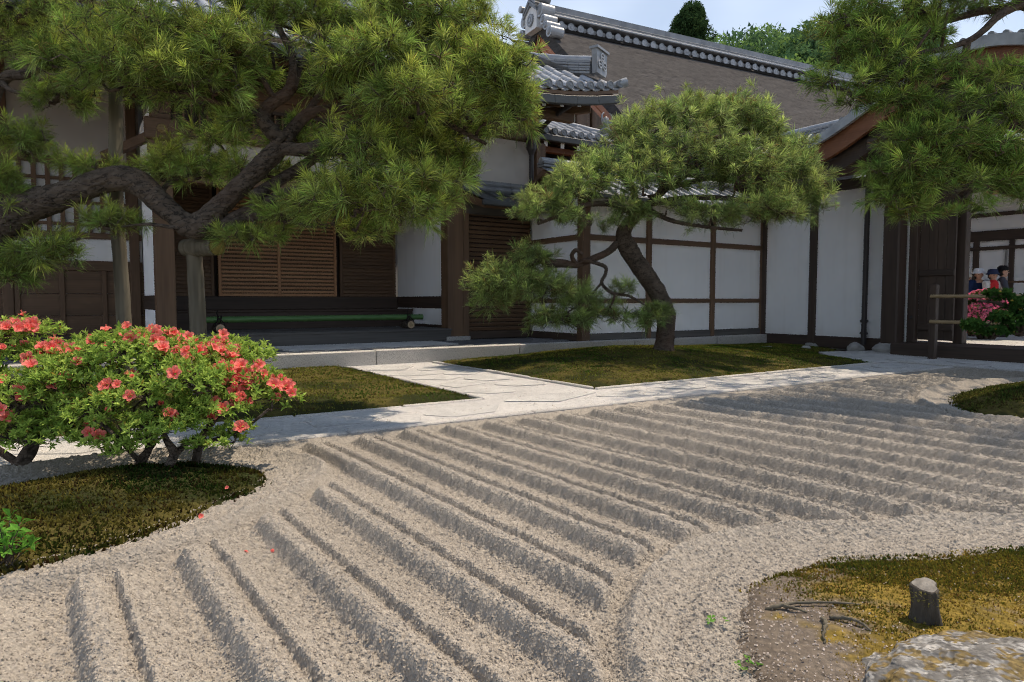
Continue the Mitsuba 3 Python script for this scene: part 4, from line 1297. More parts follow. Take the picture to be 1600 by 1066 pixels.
for y in (3.5, 5.2, 6.9):
    put('handrail_post', MB().box(RX_ - .5, RX_ - .45, y, y + .05, .24, 1.55), 'wood_brown_z', rb)
put('roof', MB().add([[19.0, 2, 4.25], [23, 2, 6.2], [27, 2, 4.3], [19.0, 12, 4.25], [23, 12, 6.2], [27, 12, 4.3], [19.0, 2, 4.1], [27, 2, 4.1], [19, 12, 4.1], [27, 12, 4.1]],
                     [[0, 1, 4, 3], [1, 2, 5, 4], [6, 8, 9, 7], [0, 3, 8, 6], [2, 7, 9, 5]]), 'tile', rb)
put('rear_wall', MB().box(24, 24.1, 2.5, 11.5, .2, 4.2), 'plaster', rb)

fence = thing('bamboo_fence', 'low fence of two bamboo rails on a dark post beside the gate sill', 'fence')
post(13.53, 13.65, 6.34, 6.46, .0, 1.40, fence, 'wood_dark_z', 'fence_post', .01)
post(13.53, 13.65, 3.44, 3.56, .0, 1.40, fence, 'wood_dark_z', 'fence_post', .01)
for z in (1.16, .69):
    rl = numbered(fence + '__rail')
    put('pole', MB().tube([[13.5, 6.42, z + .02], [13.5, 1.2, z + .0]], .034, 12), 'bamboo_dry', rl, smooth=40)
    for k in range(9):
        y = 6.2 - .55 * k
        put('node', MB().tube([[13.5, y - .012, z + .017], [13.5, y, z + .017], [13.5, y + .012, z + .017]], [.034, .038, .034], 12, False), 'bamboo_dry', rl, smooth=40)

# ------------------------------------------------------------------ bamboo barrier on the deck
bb = thing('bamboo_barrier', 'long green bamboo pole lashed on two short log rests across the porch deck', 'barrier')
po = numbered(bb + '__pole')
xs = np.concatenate([[2.05], np.arange(2.28, 6.5, .56), [6.52]])
for k, (a, b) in enumerate(zip(xs[:-1], xs[1:])):
    put('section', MB().tube([[a, 13.6, .747], [a + .01, 13.6, .747], [a + .03, 13.6, .747], [b - .03, 13.6, .747], [b - .01, 13.6, .747], [b, 13.6, .747]], [.064, .062, .058, .058, .062, .064], 16), 'bamboo_green', po, smooth=40)
for x in (2.36, 6.17):
    rest = numbered(bb + '__log_rest')
    put('log', MB().tube([[x, 13.42, .587], [x, 13.82, .587]], .086, 18), 'bark', rest, smooth=40)
    put('cut_face', MB().tube([[x, 13.415, .587], [x, 13.425, .587]], .078, 18), 'log_end', rest)
    put('cut_core', MB().tube([[x - .005, 13.410, .59], [x - .005, 13.42, .59]], .045, 14), 'bamboo_dry', rest)
    rp = MB()
    for dx in (-.03, 0.03):
        a = np.linspace(0, 2 * np.pi, 20)
        rp.tube(np.column_stack([x + dx + .02 * np.sin(a), 13.6 + .068 * np.cos(a), .747 + .068 * np.sin(a)]), .011, 6)
        rp.tube(spline([[x + dx, 13.53, .79], [x - dx * 2, 13.47, .70], [x - dx * 3, 13.45, .62]], 8), .011, 6)
    rp.tube(spline([[x, 13.55, .80], [x - .04, 13.53, .86], [x - .02, 13.52, .92]], 8), .010, 6)
    put('rope', rp, 'rope', rest, smooth=40)

# ------------------------------------------------------------------ stones
st = rock_mesh((.50, .40, .33), 7, 5, .5)
v, f = st
v = v * [1, 1, np.where(v[:, 2] > 0, .55, 1)[0]] if False else v
c, s = math.cos(-.25), math.sin(-.25)
v = np.stack([v[:, 0] * c - v[:, 1] * s, v[:, 0] * s + v[:, 1] * c, np.where(v[:, 2] > 0, v[:, 2] * .62, v[:, 2])], 1) + [2.05, .70, -.072]
put('boulder', (v, f), 'rock', smooth=60)
tag('boulder', 'large grey boulder with pale lichen and brown moss at the lower right', 'boulder')
for x, y, z, sx_, sy_, sz_, lab in ((12.6, 9.3, .08, .24, .14, .06, 'flat grey stone lying in the moss mound near the gate'),
                                    (14.4, 8.35, .05, .2, .17, .15, 'rounded grey stone between downpipe and gate pillar'),
                                    (13.7, 9.1, .05, .13, .1, .06, 'small flat stone in the moss before the white wall')):
    v, f = rock_mesh((sx_, sy_, sz_), int(x * 10), 3, .3)
    tag(put('stone', (v + [x, y, z], f), 'small_stone', smooth=50), lab, 'stone')
sm = thing('tree_stump', 'short weathered stump with a flat sawn top standing in yellow moss', 'stump')
a = np.linspace(0, 2 * np.pi, 28, endpoint=False)
rows = []
SZ = float(z_on(RX, RY, RZ, 2.32, 1.085))
for z, r, ox in ((-.03, .064, 0), (0, .058, 0), (.03, .053, .001), (.07, .049, -.002), (.10, .048, -.003), (.125, .050, -.004), (.152, .049, -.006), (.156, .046, -.006)):
    rr = .80 * r * (1 + .13 * np.sin(3 * a + z * 9) + .06 * np.sin(7 * a + 30 * z))
    rows.append(np.stack([2.32 + ox + rr * np.cos(a), 1.085 + rr * np.sin(a), a * 0 + z * .76 + SZ + .010 * np.cos(a - .6) * (z > .14)], 1))
v = np.vstack(rows + [[rows[-1].mean(0)]])
i = np.arange(28)
f = np.vstack([np.stack([k * 28 + i, k * 28 + (i + 1) % 28, (k + 1) * 28 + (i + 1) % 28, (k + 1) * 28 + i], 1) for k in range(7)])
f = np.vstack([f[:, [0, 1, 2]], f[:, [0, 2, 3]], np.stack([7 * 28 + i, 7 * 28 + (i + 1) % 28, i * 0 + len(v) - 1], 1)])
put('trunk', (v, f), 'stump_wood', sm, smooth=30)
t_ = rows[-1]
v = np.vstack([t_ * [1, 1, 1] + [0, 0, .0015], [t_.mean(0) + [0, 0, .003]]])
v[:-1, :2] = (v[:-1, :2] - v[-1, :2]) * .93 + v[-1, :2]
put('cut_top', (v, np.stack([i, (i + 1) % 28, i * 0 + 28], 1)), 'stump_top', sm)
mk = MB()
rg = np.random.default_rng(3)
for k in range(170):
    aa_ = rg.uniform(0, 6.28)
    z = rg.choice([rg.uniform(.065, .105), rg.uniform(-.01, .03)], p=[.75, .25])
    r = .041 + .003 * rg.random()
    o = np.array([2.316 + r * math.cos(aa_), 1.085 + r * math.sin(aa_), z + SZ])
    e = rg.normal(0, .004, (3, 3))
    mk.add(o + e, [[0, 1, 2]])
put('moss_fringe', mk, 'moss_wood', sm, kind='stuff')

# ------------------------------------------------------------------ plants: limbs as (x, y, z, radius), foliage pads as (x, y, z, half width, half height, number of shoots)
LEFT_LIMBS = [
    [(np.float64(-2.84), np.float64(10.48), np.float64(-0.33), 0.582), (np.float64(-2.69), np.float64(10.41), np.float64(0.04), 0.534), (np.float64(-2.5), np.float64(10.32), np.float64(0.49), 0.479), (np.float64(-1.71), np.float64(9.73), np.float64(1.1), 0.418), (np.float64(-1.01), np.float64(9.18), np.float64(1.6), 0.359), (np.float64(-0.54), np.float64(8.78), np.float64(1.94), 0.269), (np.float64(-0.32), np.float64(8.65), np.float64(2.07), 0.216), (np.float64(-0.12), np.float64(8.52), np.float64(2.13), 0.177), (np.float64(0.09), np.float64(8.39), np.float64(2.21), 0.151), (np.float64(0.4), np.float64(8.2), np.float64(2.34), 0.144), (np.float64(0.63), np.float64(8.05), np.float64(2.32), 0.151), (np.float64(0.79), np.float64(7.93), np.float64(2.17), 0.138), (np.float64(0.93), np.float64(7.83), np.float64(2.0), 0.131), (np.float64(1.08), np.float64(7.72), np.float64(1.87), 0.144), (np.float64(1.21), np.float64(7.64), np.float64(1.89), 0.157), (np.float64(1.36), np.float64(7.55), np.float64(2.07), 0.125), (np.float64(1.56), np.float64(7.44), np.float64(2.3), 0.112), (np.float64(1.74), np.float64(7.33), np.float64(2.5), 0.112), (np.float64(1.85), np.float64(7.28), np.float64(2.63), 0.112), (np.float64(1.91), np.float64(7.24), np.float64(2.72), 0.098)],
    [(np.float64(1.91), np.float64(7.24), np.float64(2.72), 0.098), (np.float64(1.81), np.float64(7.25), np.float64(2.82), 0.091), (np.float64(1.73), np.float64(7.25), np.float64(2.91), 0.078), (np.float64(1.75), np.float64(7.25), np.float64(3.02), 0.078), (np.float64(1.84), np.float64(7.2), np.float64(3.12), 0.071), (np.float64(1.95), np.float64(7.13), np.float64(3.21), 0.071), (np.float64(1.99), np.float64(7.11), np.float64(3.39), 0.052), (np.float64(1.99), np.float64(7.13), np.float64(3.59), 0.045), (np.float64(1.95), np.float64(7.17), np.float64(3.71), 0.039), (np.float64(1.9), np.float64(7.2), np.float64(3.82), 0.036), (np.float64(1.86), np.float64(7.24), np.float64(3.94), 0.032), (np.float64(1.83), np.float64(7.27), np.float64(4.08), 0.026), (np.float64(1.82), np.float64(7.3), np.float64(4.39), 0.019)],
    [(np.float64(1.98), np.float64(7.11), np.float64(3.23), 0.058), (np.float64(2.06), np.float64(7.19), np.float64(3.41), 0.046), (np.float64(2.11), np.float64(7.17), np.float64(3.54), 0.039), (np.float64(2.19), np.float64(7.12), np.float64(3.64), 0.036), (np.float64(2.25), np.float64(7.09), np.float64(3.73), 0.033), (np.float64(2.27), np.float64(7.09), np.float64(3.9), 0.03), (np.float64(2.26), np.float64(7.11), np.float64(4.13), 0.026), (np.float64(2.32), np.float64(7.1), np.float64(4.44), 0.02)],
    [(np.float64(2.09), np.float64(7.17), np.float64(3.49), 0.033), (np.float64(1.96), np.float64(7.39), np.float64(3.66), 0.033), (np.float64(1.85), np.float64(7.47), np.float64(3.76), 0.027), (np.float64(1.71), np.float64(7.56), np.float64(3.82), 0.02)],
    [(np.float64(1.91), np.float64(7.24), np.float64(2.72), 0.092), (np.float64(2.02), np.float64(7.3), np.float64(2.86), 0.087), (np.float64(2.15), np.float64(7.22), np.float64(3.02), 0.073), (np.float64(2.31), np.float64(7.12), np.float64(3.08), 0.06), (np.float64(2.51), np.float64(7.0), np.float64(3.12), 0.053), (np.float64(2.66), np.float64(6.9), np.float64(3.19), 0.047), (np.float64(2.81), np.float64(6.81), np.float64(3.29), 0.04), (np.float64(2.98), np.float64(6.71), np.float64(3.44), 0.033), (np.float64(3.18), np.float64(6.59), np.float64(3.56), 0.027), (np.float64(3.41), np.float64(6.45), np.float64(3.69), 0.02)],
    [(np.float64(2.15), np.float64(7.22), np.float64(3.02), 0.053), (np.float64(2.31), np.float64(7.25), np.float64(3.26), 0.04), (np.float64(2.52), np.float64(7.25), np.float64(3.44), 0.034), (np.float64(2.7), np.float64(7.14), np.float64(3.55), 0.027), (np.float64(2.87), np.float64(7.04), np.float64(3.68), 0.021)],
    [(np.float64(1.91), np.float64(7.24), np.float64(2.66), 0.085), (np.float64(2.11), np.float64(6.98), np.float64(2.63), 0.078), (np.float64(2.35), np.float64(6.84), np.float64(2.78), 0.071), (np.float64(2.52), np.float64(6.73), np.float64(2.88), 0.058), (np.float64(2.7), np.float64(6.62), np.float64(2.89), 0.052), (np.float64(2.81), np.float64(6.55), np.float64(2.99), 0.052), (np.float64(2.96), np.float64(6.45), np.float64(2.97), 0.042), (np.float64(3.19), np.float64(6.3), np.float64(2.93), 0.036), (np.float64(3.42), np.float64(6.14), np.float64(2.8), 0.029), (np.float64(3.61), np.float64(6.01), np.float64(2.68), 0.019)],
    [(np.float64(1.21), np.float64(7.64), np.float64(1.87), 0.118), (np.float64(1.4), np.float64(7.57), np.float64(1.88), 0.112), (np.float64(1.57), np.float64(7.53), np.float64(1.98), 0.093), (np.float64(1.73), np.float64(7.43), np.float64(2.08), 0.08), (np.float64(1.97), np.float64(7.29), np.float64(2.22), 0.067), (np.float64(2.16), np.float64(7.16), np.float64(2.23), 0.057), (np.float64(2.49), np.float64(6.94), np.float64(2.22), 0.043), (np.float64(2.72), np.float64(6.8), np.float64(2.29), 0.033), (np.float64(3.03), np.float64(6.6), np.float64(2.33), 0.027), (np.float64(3.31), np.float64(6.42), np.float64(2.43), 0.02)],
    [(np.float64(1.64), np.float64(7.38), np.float64(2.16), 0.079), (np.float64(1.82), np.float64(7.45), np.float64(2.29), 0.074), (np.float64(2.1), np.float64(7.34), np.float64(2.49), 0.067), (np.float64(2.34), np.float64(7.19), np.float64(2.65), 0.054), (np.float64(2.67), np.float64(7.1), np.float64(2.68), 0.041), (np.float64(2.95), np.float64(6.91), np.float64(2.6), 0.027), (np.float64(3.24), np.float64(6.72), np.float64(2.6), 0.021)],
    [(np.float64(1.6), np.float64(7.39), np.float64(1.96), 0.059), (np.float64(1.71), np.float64(7.25), np.float64(1.95), 0.052), (np.float64(1.87), np.float64(7.09), np.float64(1.93), 0.045), (np.float64(2.04), np.float64(6.98), np.float64(1.87), 0.032), (np.float64(2.23), np.float64(6.85), np.float64(1.86), 0.023), (np.float64(2.45), np.float64(6.71), np.float64(1.94), 0.016)],
    [(np.float64(-0.44), np.float64(8.76), np.float64(1.76), 0.053), (np.float64(-0.38), np.float64(8.66), np.float64(1.74), 0.026), (np.float64(-0.3), np.float64(8.49), np.float64(1.68), 0.023), (np.float64(-0.16), np.float64(8.4), np.float64(1.65), 0.019), (np.float64(0.0), np.float64(8.29), np.float64(1.68), 0.016), (np.float64(0.14), np.float64(8.21), np.float64(1.73), 0.013)],
    [(np.float64(-0.89), np.float64(9.12), np.float64(1.83), 0.106), (np.float64(-0.77), np.float64(9.34), np.float64(2.6), 0.089), (np.float64(-0.52), np.float64(9.36), np.float64(3.45), 0.069), (np.float64(-0.28), np.float64(9.09), np.float64(3.52), 0.055), (np.float64(0.01), np.float64(8.78), np.float64(3.63), 0.04), (np.float64(0.34), np.float64(8.45), np.float64(3.66), 0.033), (np.float64(0.67), np.float64(8.12), np.float64(3.69), 0.026), (np.float64(0.98), np.float64(7.79), np.float64(3.62), 0.019)],
    [(np.float64(-0.52), np.float64(9.36), np.float64(3.47), 0.042), (np.float64(-0.4), np.float64(9.03), np.float64(3.31), 0.027), (np.float64(-0.17), np.float64(8.75), np.float64(3.23), 0.02), (np.float64(0.08), np.float64(8.47), np.float64(3.23), 0.016), (np.float64(0.32), np.float64(8.31), np.float64(3.2), 0.013)],
    [(np.float64(-0.71), np.float64(9.31), np.float64(2.81), 0.034), (np.float64(-0.47), np.float64(9.04), np.float64(2.89), 0.027), (np.float64(-0.3), np.float64(8.8), np.float64(2.79), 0.02), (np.float64(-0.1), np.float64(8.55), np.float64(2.74), 0.013)],
    [(np.float64(1.73), np.float64(7.25), np.float64(2.91), 0.045), (np.float64(1.57), np.float64(7.25), np.float64(3.02), 0.032), (np.float64(1.31), np.float64(7.3), np.float64(3.04), 0.028), (np.float64(1.1), np.float64(7.44), np.float64(3.13), 0.028), (np.float64(0.88), np.float64(7.46), np.float64(3.13), 0.025), (np.float64(0.7), np.float64(7.58), np.float64(3.17), 0.019), (np.float64(0.52), np.float64(7.71), np.float64(3.26), 0.015)],
    [(np.float64(1.84), np.float64(7.2), np.float64(3.12), 0.039), (np.float64(1.63), np.float64(7.11), np.float64(3.36), 0.031), (np.float64(1.41), np.float64(7.14), np.float64(3.51), 0.025), (np.float64(1.19), np.float64(7.18), np.float64(3.62), 0.018), (np.float64(0.99), np.float64(7.31), np.float64(3.71), 0.012)],
    [(np.float64(1.03), np.float64(7.82), np.float64(1.92), 0.053), (np.float64(0.93), np.float64(8.07), np.float64(2.04), 0.04), (np.float64(0.89), np.float64(8.11), np.float64(2.25), 0.034), (np.float64(1.01), np.float64(8.04), np.float64(2.38), 0.027), (np.float64(1.21), np.float64(7.91), np.float64(2.45), 0.02)],
    [(np.float64(1.2), np.float64(7.64), np.float64(1.82), 0.039), (np.float64(0.93), np.float64(7.7), np.float64(1.84), 0.026), (np.float64(0.74), np.float64(7.82), np.float64(1.87), 0.019), (np.float64(0.58), np.float64(7.93), np.float64(1.86), 0.016), (np.float64(0.41), np.float64(8.03), np.float64(1.82), 0.013)],
]
LEFT_PADS = [
    (np.float64(-0.15), np.float64(9.29), np.float64(4.19), 0.77, 0.39, 60),
    (np.float64(0.75), np.float64(7.71), np.float64(3.76), 0.82, 0.38, 110),
    (np.float64(1.33), np.float64(7.07), np.float64(3.44), 0.49, 0.37, 75),
    (np.float64(0.57), np.float64(7.67), np.float64(3.29), 0.68, 0.31, 80),
    (np.float64(1.07), np.float64(7.22), np.float64(3.17), 0.58, 0.27, 75),
    (np.float64(0.06), np.float64(8.5), np.float64(3.56), 0.39, 0.3, 35),
    (np.float64(0.02), np.float64(8.5), np.float64(3.16), 0.36, 0.21, 32),
    (np.float64(-0.32), np.float64(8.69), np.float64(2.7), 0.31, 0.25, 30),
    (np.float64(-0.47), np.float64(8.63), np.float64(2.2), 0.18, 0.39, 20),
    (np.float64(-0.22), np.float64(8.43), np.float64(1.55), 0.47, 0.27, 38),
    (np.float64(-0.44), np.float64(8.43), np.float64(1.35), 0.25, 0.19, 14),
    (np.float64(0.45), np.float64(8.13), np.float64(1.89), 0.33, 0.16, 16),
    (np.float64(0.31), np.float64(8.39), np.float64(2.49), 0.4, 0.11, 14),
    (np.float64(1.2), np.float64(8.04), np.float64(2.47), 0.42, 0.26, 38),
    (np.float64(0.9), np.float64(8.12), np.float64(2.48), 0.3, 0.2, 16),
    (np.float64(1.48), np.float64(7.29), np.float64(2.91), 0.19, 0.16, 12),
    (np.float64(1.56), np.float64(7.57), np.float64(2.49), 0.17, 0.19, 12),
    (np.float64(1.97), np.float64(7.29), np.float64(4.01), 0.39, 0.23, 26),
    (np.float64(1.65), np.float64(7.38), np.float64(4.0), 0.32, 0.23, 28),
    (np.float64(2.53), np.float64(7.04), np.float64(3.96), 0.6, 0.3, 70),
    (np.float64(2.8), np.float64(6.07), np.float64(3.72), 0.56, 0.3, 70),
    (np.float64(3.66), np.float64(6.42), np.float64(3.96), 0.4, 0.37, 50),
    (np.float64(2.47), np.float64(5.9), np.float64(3.26), 0.65, 0.23, 70),
    (np.float64(3.3), np.float64(6.39), np.float64(3.52), 0.52, 0.3, 60),
    (np.float64(3.42), np.float64(5.51), np.float64(3.18), 0.35, 0.36, 60),
    (np.float64(2.42), np.float64(6.59), np.float64(3.26), 0.44, 0.18, 40),
    (np.float64(2.56), np.float64(5.57), np.float64(2.88), 0.49, 0.16, 45),
    (np.float64(3.46), np.float64(6.13), np.float64(2.97), 0.52, 0.29, 55),
    (np.float64(3.56), np.float64(5.4), np.float64(2.91), 0.21, 0.33, 35),
    (np.float64(3.78), np.float64(6.03), np.float64(2.87), 0.26, 0.16, 20),
    (np.float64(2.36), np.float64(6.28), np.float64(2.52), 0.56, 0.21, 40),
    (np.float64(3.05), np.float64(6.49), np.float64(2.64), 0.52, 0.28, 55),
    (np.float64(2.61), np.float64(5.97), np.float64(2.17), 0.58, 0.24, 55),
    (np.float64(3.37), np.float64(6.39), np.float64(2.46), 0.33, 0.32, 36),
    (np.float64(2.27), np.float64(6.06), np.float64(1.98), 0.66, 0.21, 55),
    (np.float64(1.96), np.float64(7.03), np.float64(1.97), 0.39, 0.17, 22),
    (np.float64(2.7), np.float64(5.89), np.float64(1.96), 0.39, 0.21, 32),
    (np.float64(2.35), np.float64(6.83), np.float64(1.78), 0.52, 0.13, 20),
    (np.float64(1.63), np.float64(7.23), np.float64(1.75), 0.42, 0.1, 16),
    (np.float64(3.31), np.float64(6.41), np.float64(2.16), 0.25, 0.17, 18),
    (np.float64(2.19), np.float64(7.66), np.float64(2.82), 0.42, 0.21, 14),
    (np.float64(2.5), np.float64(7.44), np.float64(2.5), 0.49, 0.21, 20),
    (np.float64(1.78), np.float64(7.74), np.float64(3.49), 0.27, 0.21, 14),
    (np.float64(1.44), np.float64(7.91), np.float64(2.84), 0.34, 0.17, 14),
    (np.float64(2.65), np.float64(6.35), np.float64(2.9), 0.51, 0.19, 24),
    (np.float64(1.97), np.float64(7.78), np.float64(2.5), 0.28, 0.18, 12),
    (np.float64(-0.17), np.float64(9.4), np.float64(3.94), 0.57, 0.43, 30),
    (np.float64(2.16), np.float64(7.45), np.float64(2.94), 0.17, 0.14, 6),
    (np.float64(2.29), np.float64(7.4), np.float64(3.42), 0.27, 0.14, 10),
    (np.float64(0.21), np.float64(8.72), np.float64(4.67), 1.08, 0.4, 90),
    (np.float64(1.45), np.float64(7.55), np.float64(4.52), 0.84, 0.39, 80),
    (np.float64(2.66), np.float64(7.0), np.float64(4.62), 0.93, 0.4, 90),
    (np.float64(3.12), np.float64(5.9), np.float64(4.24), 0.5, 0.3, 50),
]
SMALL_LIMBS = [
    [(np.float64(8.68), np.float64(8.5), np.float64(0.14), 0.29), (np.float64(8.71), np.float64(8.5), np.float64(0.34), 0.201), (np.float64(8.75), np.float64(8.5), np.float64(0.71), 0.19), (np.float64(8.72), np.float64(8.54), np.float64(1.01), 0.184), (np.float64(8.63), np.float64(8.62), np.float64(1.27), 0.184), (np.float64(8.42), np.float64(8.78), np.float64(1.66), 0.19), (np.float64(8.25), np.float64(8.91), np.float64(1.97), 0.19), (np.float64(8.17), np.float64(8.98), np.float64(2.21), 0.167), (np.float64(8.23), np.float64(8.95), np.float64(2.41), 0.134), (np.float64(8.39), np.float64(8.87), np.float64(2.58), 0.112), (np.float64(8.57), np.float64(8.76), np.float64(2.79), 0.089), (np.float64(8.82), np.float64(8.62), np.float64(3.05), 0.078), (np.float64(9.15), np.float64(8.42), np.float64(3.33), 0.067), (np.float64(9.49), np.float64(8.22), np.float64(3.55), 0.056), (np.float64(9.87), np.float64(7.99), np.float64(3.83), 0.045)],
    [(np.float64(8.2), np.float64(8.95), np.float64(2.08), 0.089), (np.float64(8.09), np.float64(9.02), np.float64(2.1), 0.078), (np.float64(7.87), np.float64(9.04), np.float64(1.94), 0.072), (np.float64(7.57), np.float64(9.11), np.float64(1.81), 0.071), (np.float64(7.28), np.float64(9.17), np.float64(1.71), 0.071), (np.float64(7.05), np.float64(9.26), np.float64(1.73), 0.087), (np.float64(6.83), np.float64(9.35), np.float64(1.73), 0.086), (np.float64(6.69), np.float64(9.44), np.float64(1.77), 0.065), (np.float64(6.44), np.float64(9.59), np.float64(1.58), 0.043), (np.float64(6.12), np.float64(9.78), np.float64(1.42), 0.032)],
    [(np.float64(7.32), np.float64(9.14), np.float64(1.73), 0.043), (np.float64(7.38), np.float64(9.05), np.float64(1.78), 0.043), (np.float64(7.61), np.float64(8.83), np.float64(1.68), 0.039), (np.float64(7.62), np.float64(8.81), np.float64(1.55), 0.037), (np.float64(7.53), np.float64(8.8), np.float64(1.4), 0.034), (np.float64(7.64), np.float64(8.72), np.float64(1.25), 0.032), (np.float64(7.75), np.float64(8.65), np.float64(1.21), 0.028), (np.float64(7.93), np.float64(8.53), np.float64(1.17), 0.024), (np.float64(8.15), np.float64(8.37), np.float64(1.01), 0.017)],
    [(np.float64(7.28), np.float64(9.17), np.float64(1.71), 0.054), (np.float64(7.16), np.float64(9.14), np.float64(1.85), 0.043), (np.float64(7.19), np.float64(9.06), np.float64(1.95), 0.038), (np.float64(7.28), np.float64(9.0), np.float64(1.87), 0.032)],
    [(np.float64(8.39), np.float64(8.87), np.float64(2.58), 0.078), (np.float64(7.92), np.float64(8.94), np.float64(2.74), 0.066), (np.float64(7.36), np.float64(8.95), np.float64(2.7), 0.053), (np.float64(6.94), np.float64(9.09), np.float64(2.53), 0.042), (np.float64(6.52), np.float64(9.23), np.float64(2.36), 0.031)],
    [(np.float64(8.43), np.float64(8.84), np.float64(2.64), 0.078), (np.float64(8.42), np.float64(9.0), np.float64(3.01), 0.067), (np.float64(8.45), np.float64(9.13), np.float64(3.48), 0.057), (np.float64(8.78), np.float64(9.07), np.float64(3.95), 0.046), (np.float64(9.07), np.float64(8.89), np.float64(4.24), 0.034)],
    [(np.float64(8.57), np.float64(8.76), np.float64(2.79), 0.067), (np.float64(8.86), np.float64(8.22), np.float64(2.84), 0.054), (np.float64(9.25), np.float64(7.73), np.float64(2.81), 0.048), (np.float64(9.61), np.float64(7.24), np.float64(2.67), 0.042), (np.float64(9.86), np.float64(6.94), np.float64(2.5), 0.031)],
    [(np.float64(8.82), np.float64(8.62), np.float64(3.05), 0.056), (np.float64(9.62), np.float64(8.47), np.float64(3.27), 0.051), (np.float64(10.36), np.float64(8.24), np.float64(3.42), 0.046), (np.float64(10.95), np.float64(7.86), np.float64(3.42), 0.041), (np.float64(11.33), np.float64(7.6), np.float64(3.3), 0.035)],
    [(np.float64(8.52), np.float64(8.79), np.float64(2.71), 0.056), (np.float64(8.44), np.float64(8.1), np.float64(2.42), 0.042), (np.float64(8.81), np.float64(7.61), np.float64(2.29), 0.031), (np.float64(9.16), np.float64(7.26), np.float64(2.23), 0.026)],
    [(np.float64(8.72), np.float64(8.68), np.float64(2.99), 0.056), (np.float64(8.64), np.float64(8.17), np.float64(3.55), 0.043), (np.float64(9.03), np.float64(7.7), np.float64(3.77), 0.037), (np.float64(9.47), np.float64(7.29), np.float64(3.8), 0.031)],
]
SMALL_PADS = [
    (np.float64(6.67), np.float64(9.27), np.float64(2.58), 0.58, 0.3, 34),
    (np.float64(7.36), np.float64(9.21), np.float64(3.0), 0.67, 0.37, 46),
    (np.float64(8.08), np.float64(9.13), np.float64(3.44), 0.67, 0.5, 50),
    (np.float64(8.68), np.float64(9.13), np.float64(4.01), 0.69, 0.46, 46),
    (np.float64(9.24), np.float64(8.67), np.float64(4.27), 0.96, 0.41, 66),
    (np.float64(9.79), np.float64(8.07), np.float64(4.22), 0.89, 0.4, 62),
    (np.float64(10.29), np.float64(7.72), np.float64(3.88), 0.61, 0.47, 46),
    (np.float64(10.69), np.float64(7.54), np.float64(3.44), 0.67, 0.51, 50),
    (np.float64(10.5), np.float64(7.15), np.float64(2.78), 0.49, 0.52, 42),
    (np.float64(9.69), np.float64(7.3), np.float64(2.58), 0.74, 0.38, 44),
    (np.float64(8.83), np.float64(7.92), np.float64(3.48), 0.95, 0.51, 64),
    (np.float64(9.45), np.float64(7.38), np.float64(3.2), 0.84, 0.48, 58),
    (np.float64(8.27), np.float64(8.38), np.float64(3.07), 0.75, 0.43, 36),
    (np.float64(7.44), np.float64(8.88), np.float64(2.49), 0.66, 0.28, 32),
    (np.float64(8.82), np.float64(7.62), np.float64(2.5), 0.68, 0.27, 26),
    (np.float64(8.01), np.float64(8.64), np.float64(2.61), 0.43, 0.24, 12),
    (np.float64(8.45), np.float64(8.11), np.float64(2.58), 0.53, 0.21, 12),
    (np.float64(6.17), np.float64(9.75), np.float64(1.42), 0.63, 0.32, 40),
    (np.float64(6.64), np.float64(9.31), np.float64(1.26), 0.62, 0.36, 44),
    (np.float64(6.02), np.float64(9.83), np.float64(1.1), 0.43, 0.26, 20),
    (np.float64(6.76), np.float64(9.2), np.float64(0.78), 0.48, 0.21, 14),
    (np.float64(7.18), np.float64(8.95), np.float64(1.1), 0.48, 0.24, 18),
    (np.float64(7.69), np.float64(8.66), np.float64(0.86), 0.67, 0.17, 22),
    (np.float64(8.23), np.float64(8.31), np.float64(0.83), 0.32, 0.24, 14),
    (np.float64(7.12), np.float64(8.97), np.float64(0.78), 0.43, 0.19, 10),
    (np.float64(6.53), np.float64(9.43), np.float64(1.85), 0.43, 0.17, 14),
    (np.float64(7.84), np.float64(8.59), np.float64(1.29), 0.3, 0.11, 5),
]
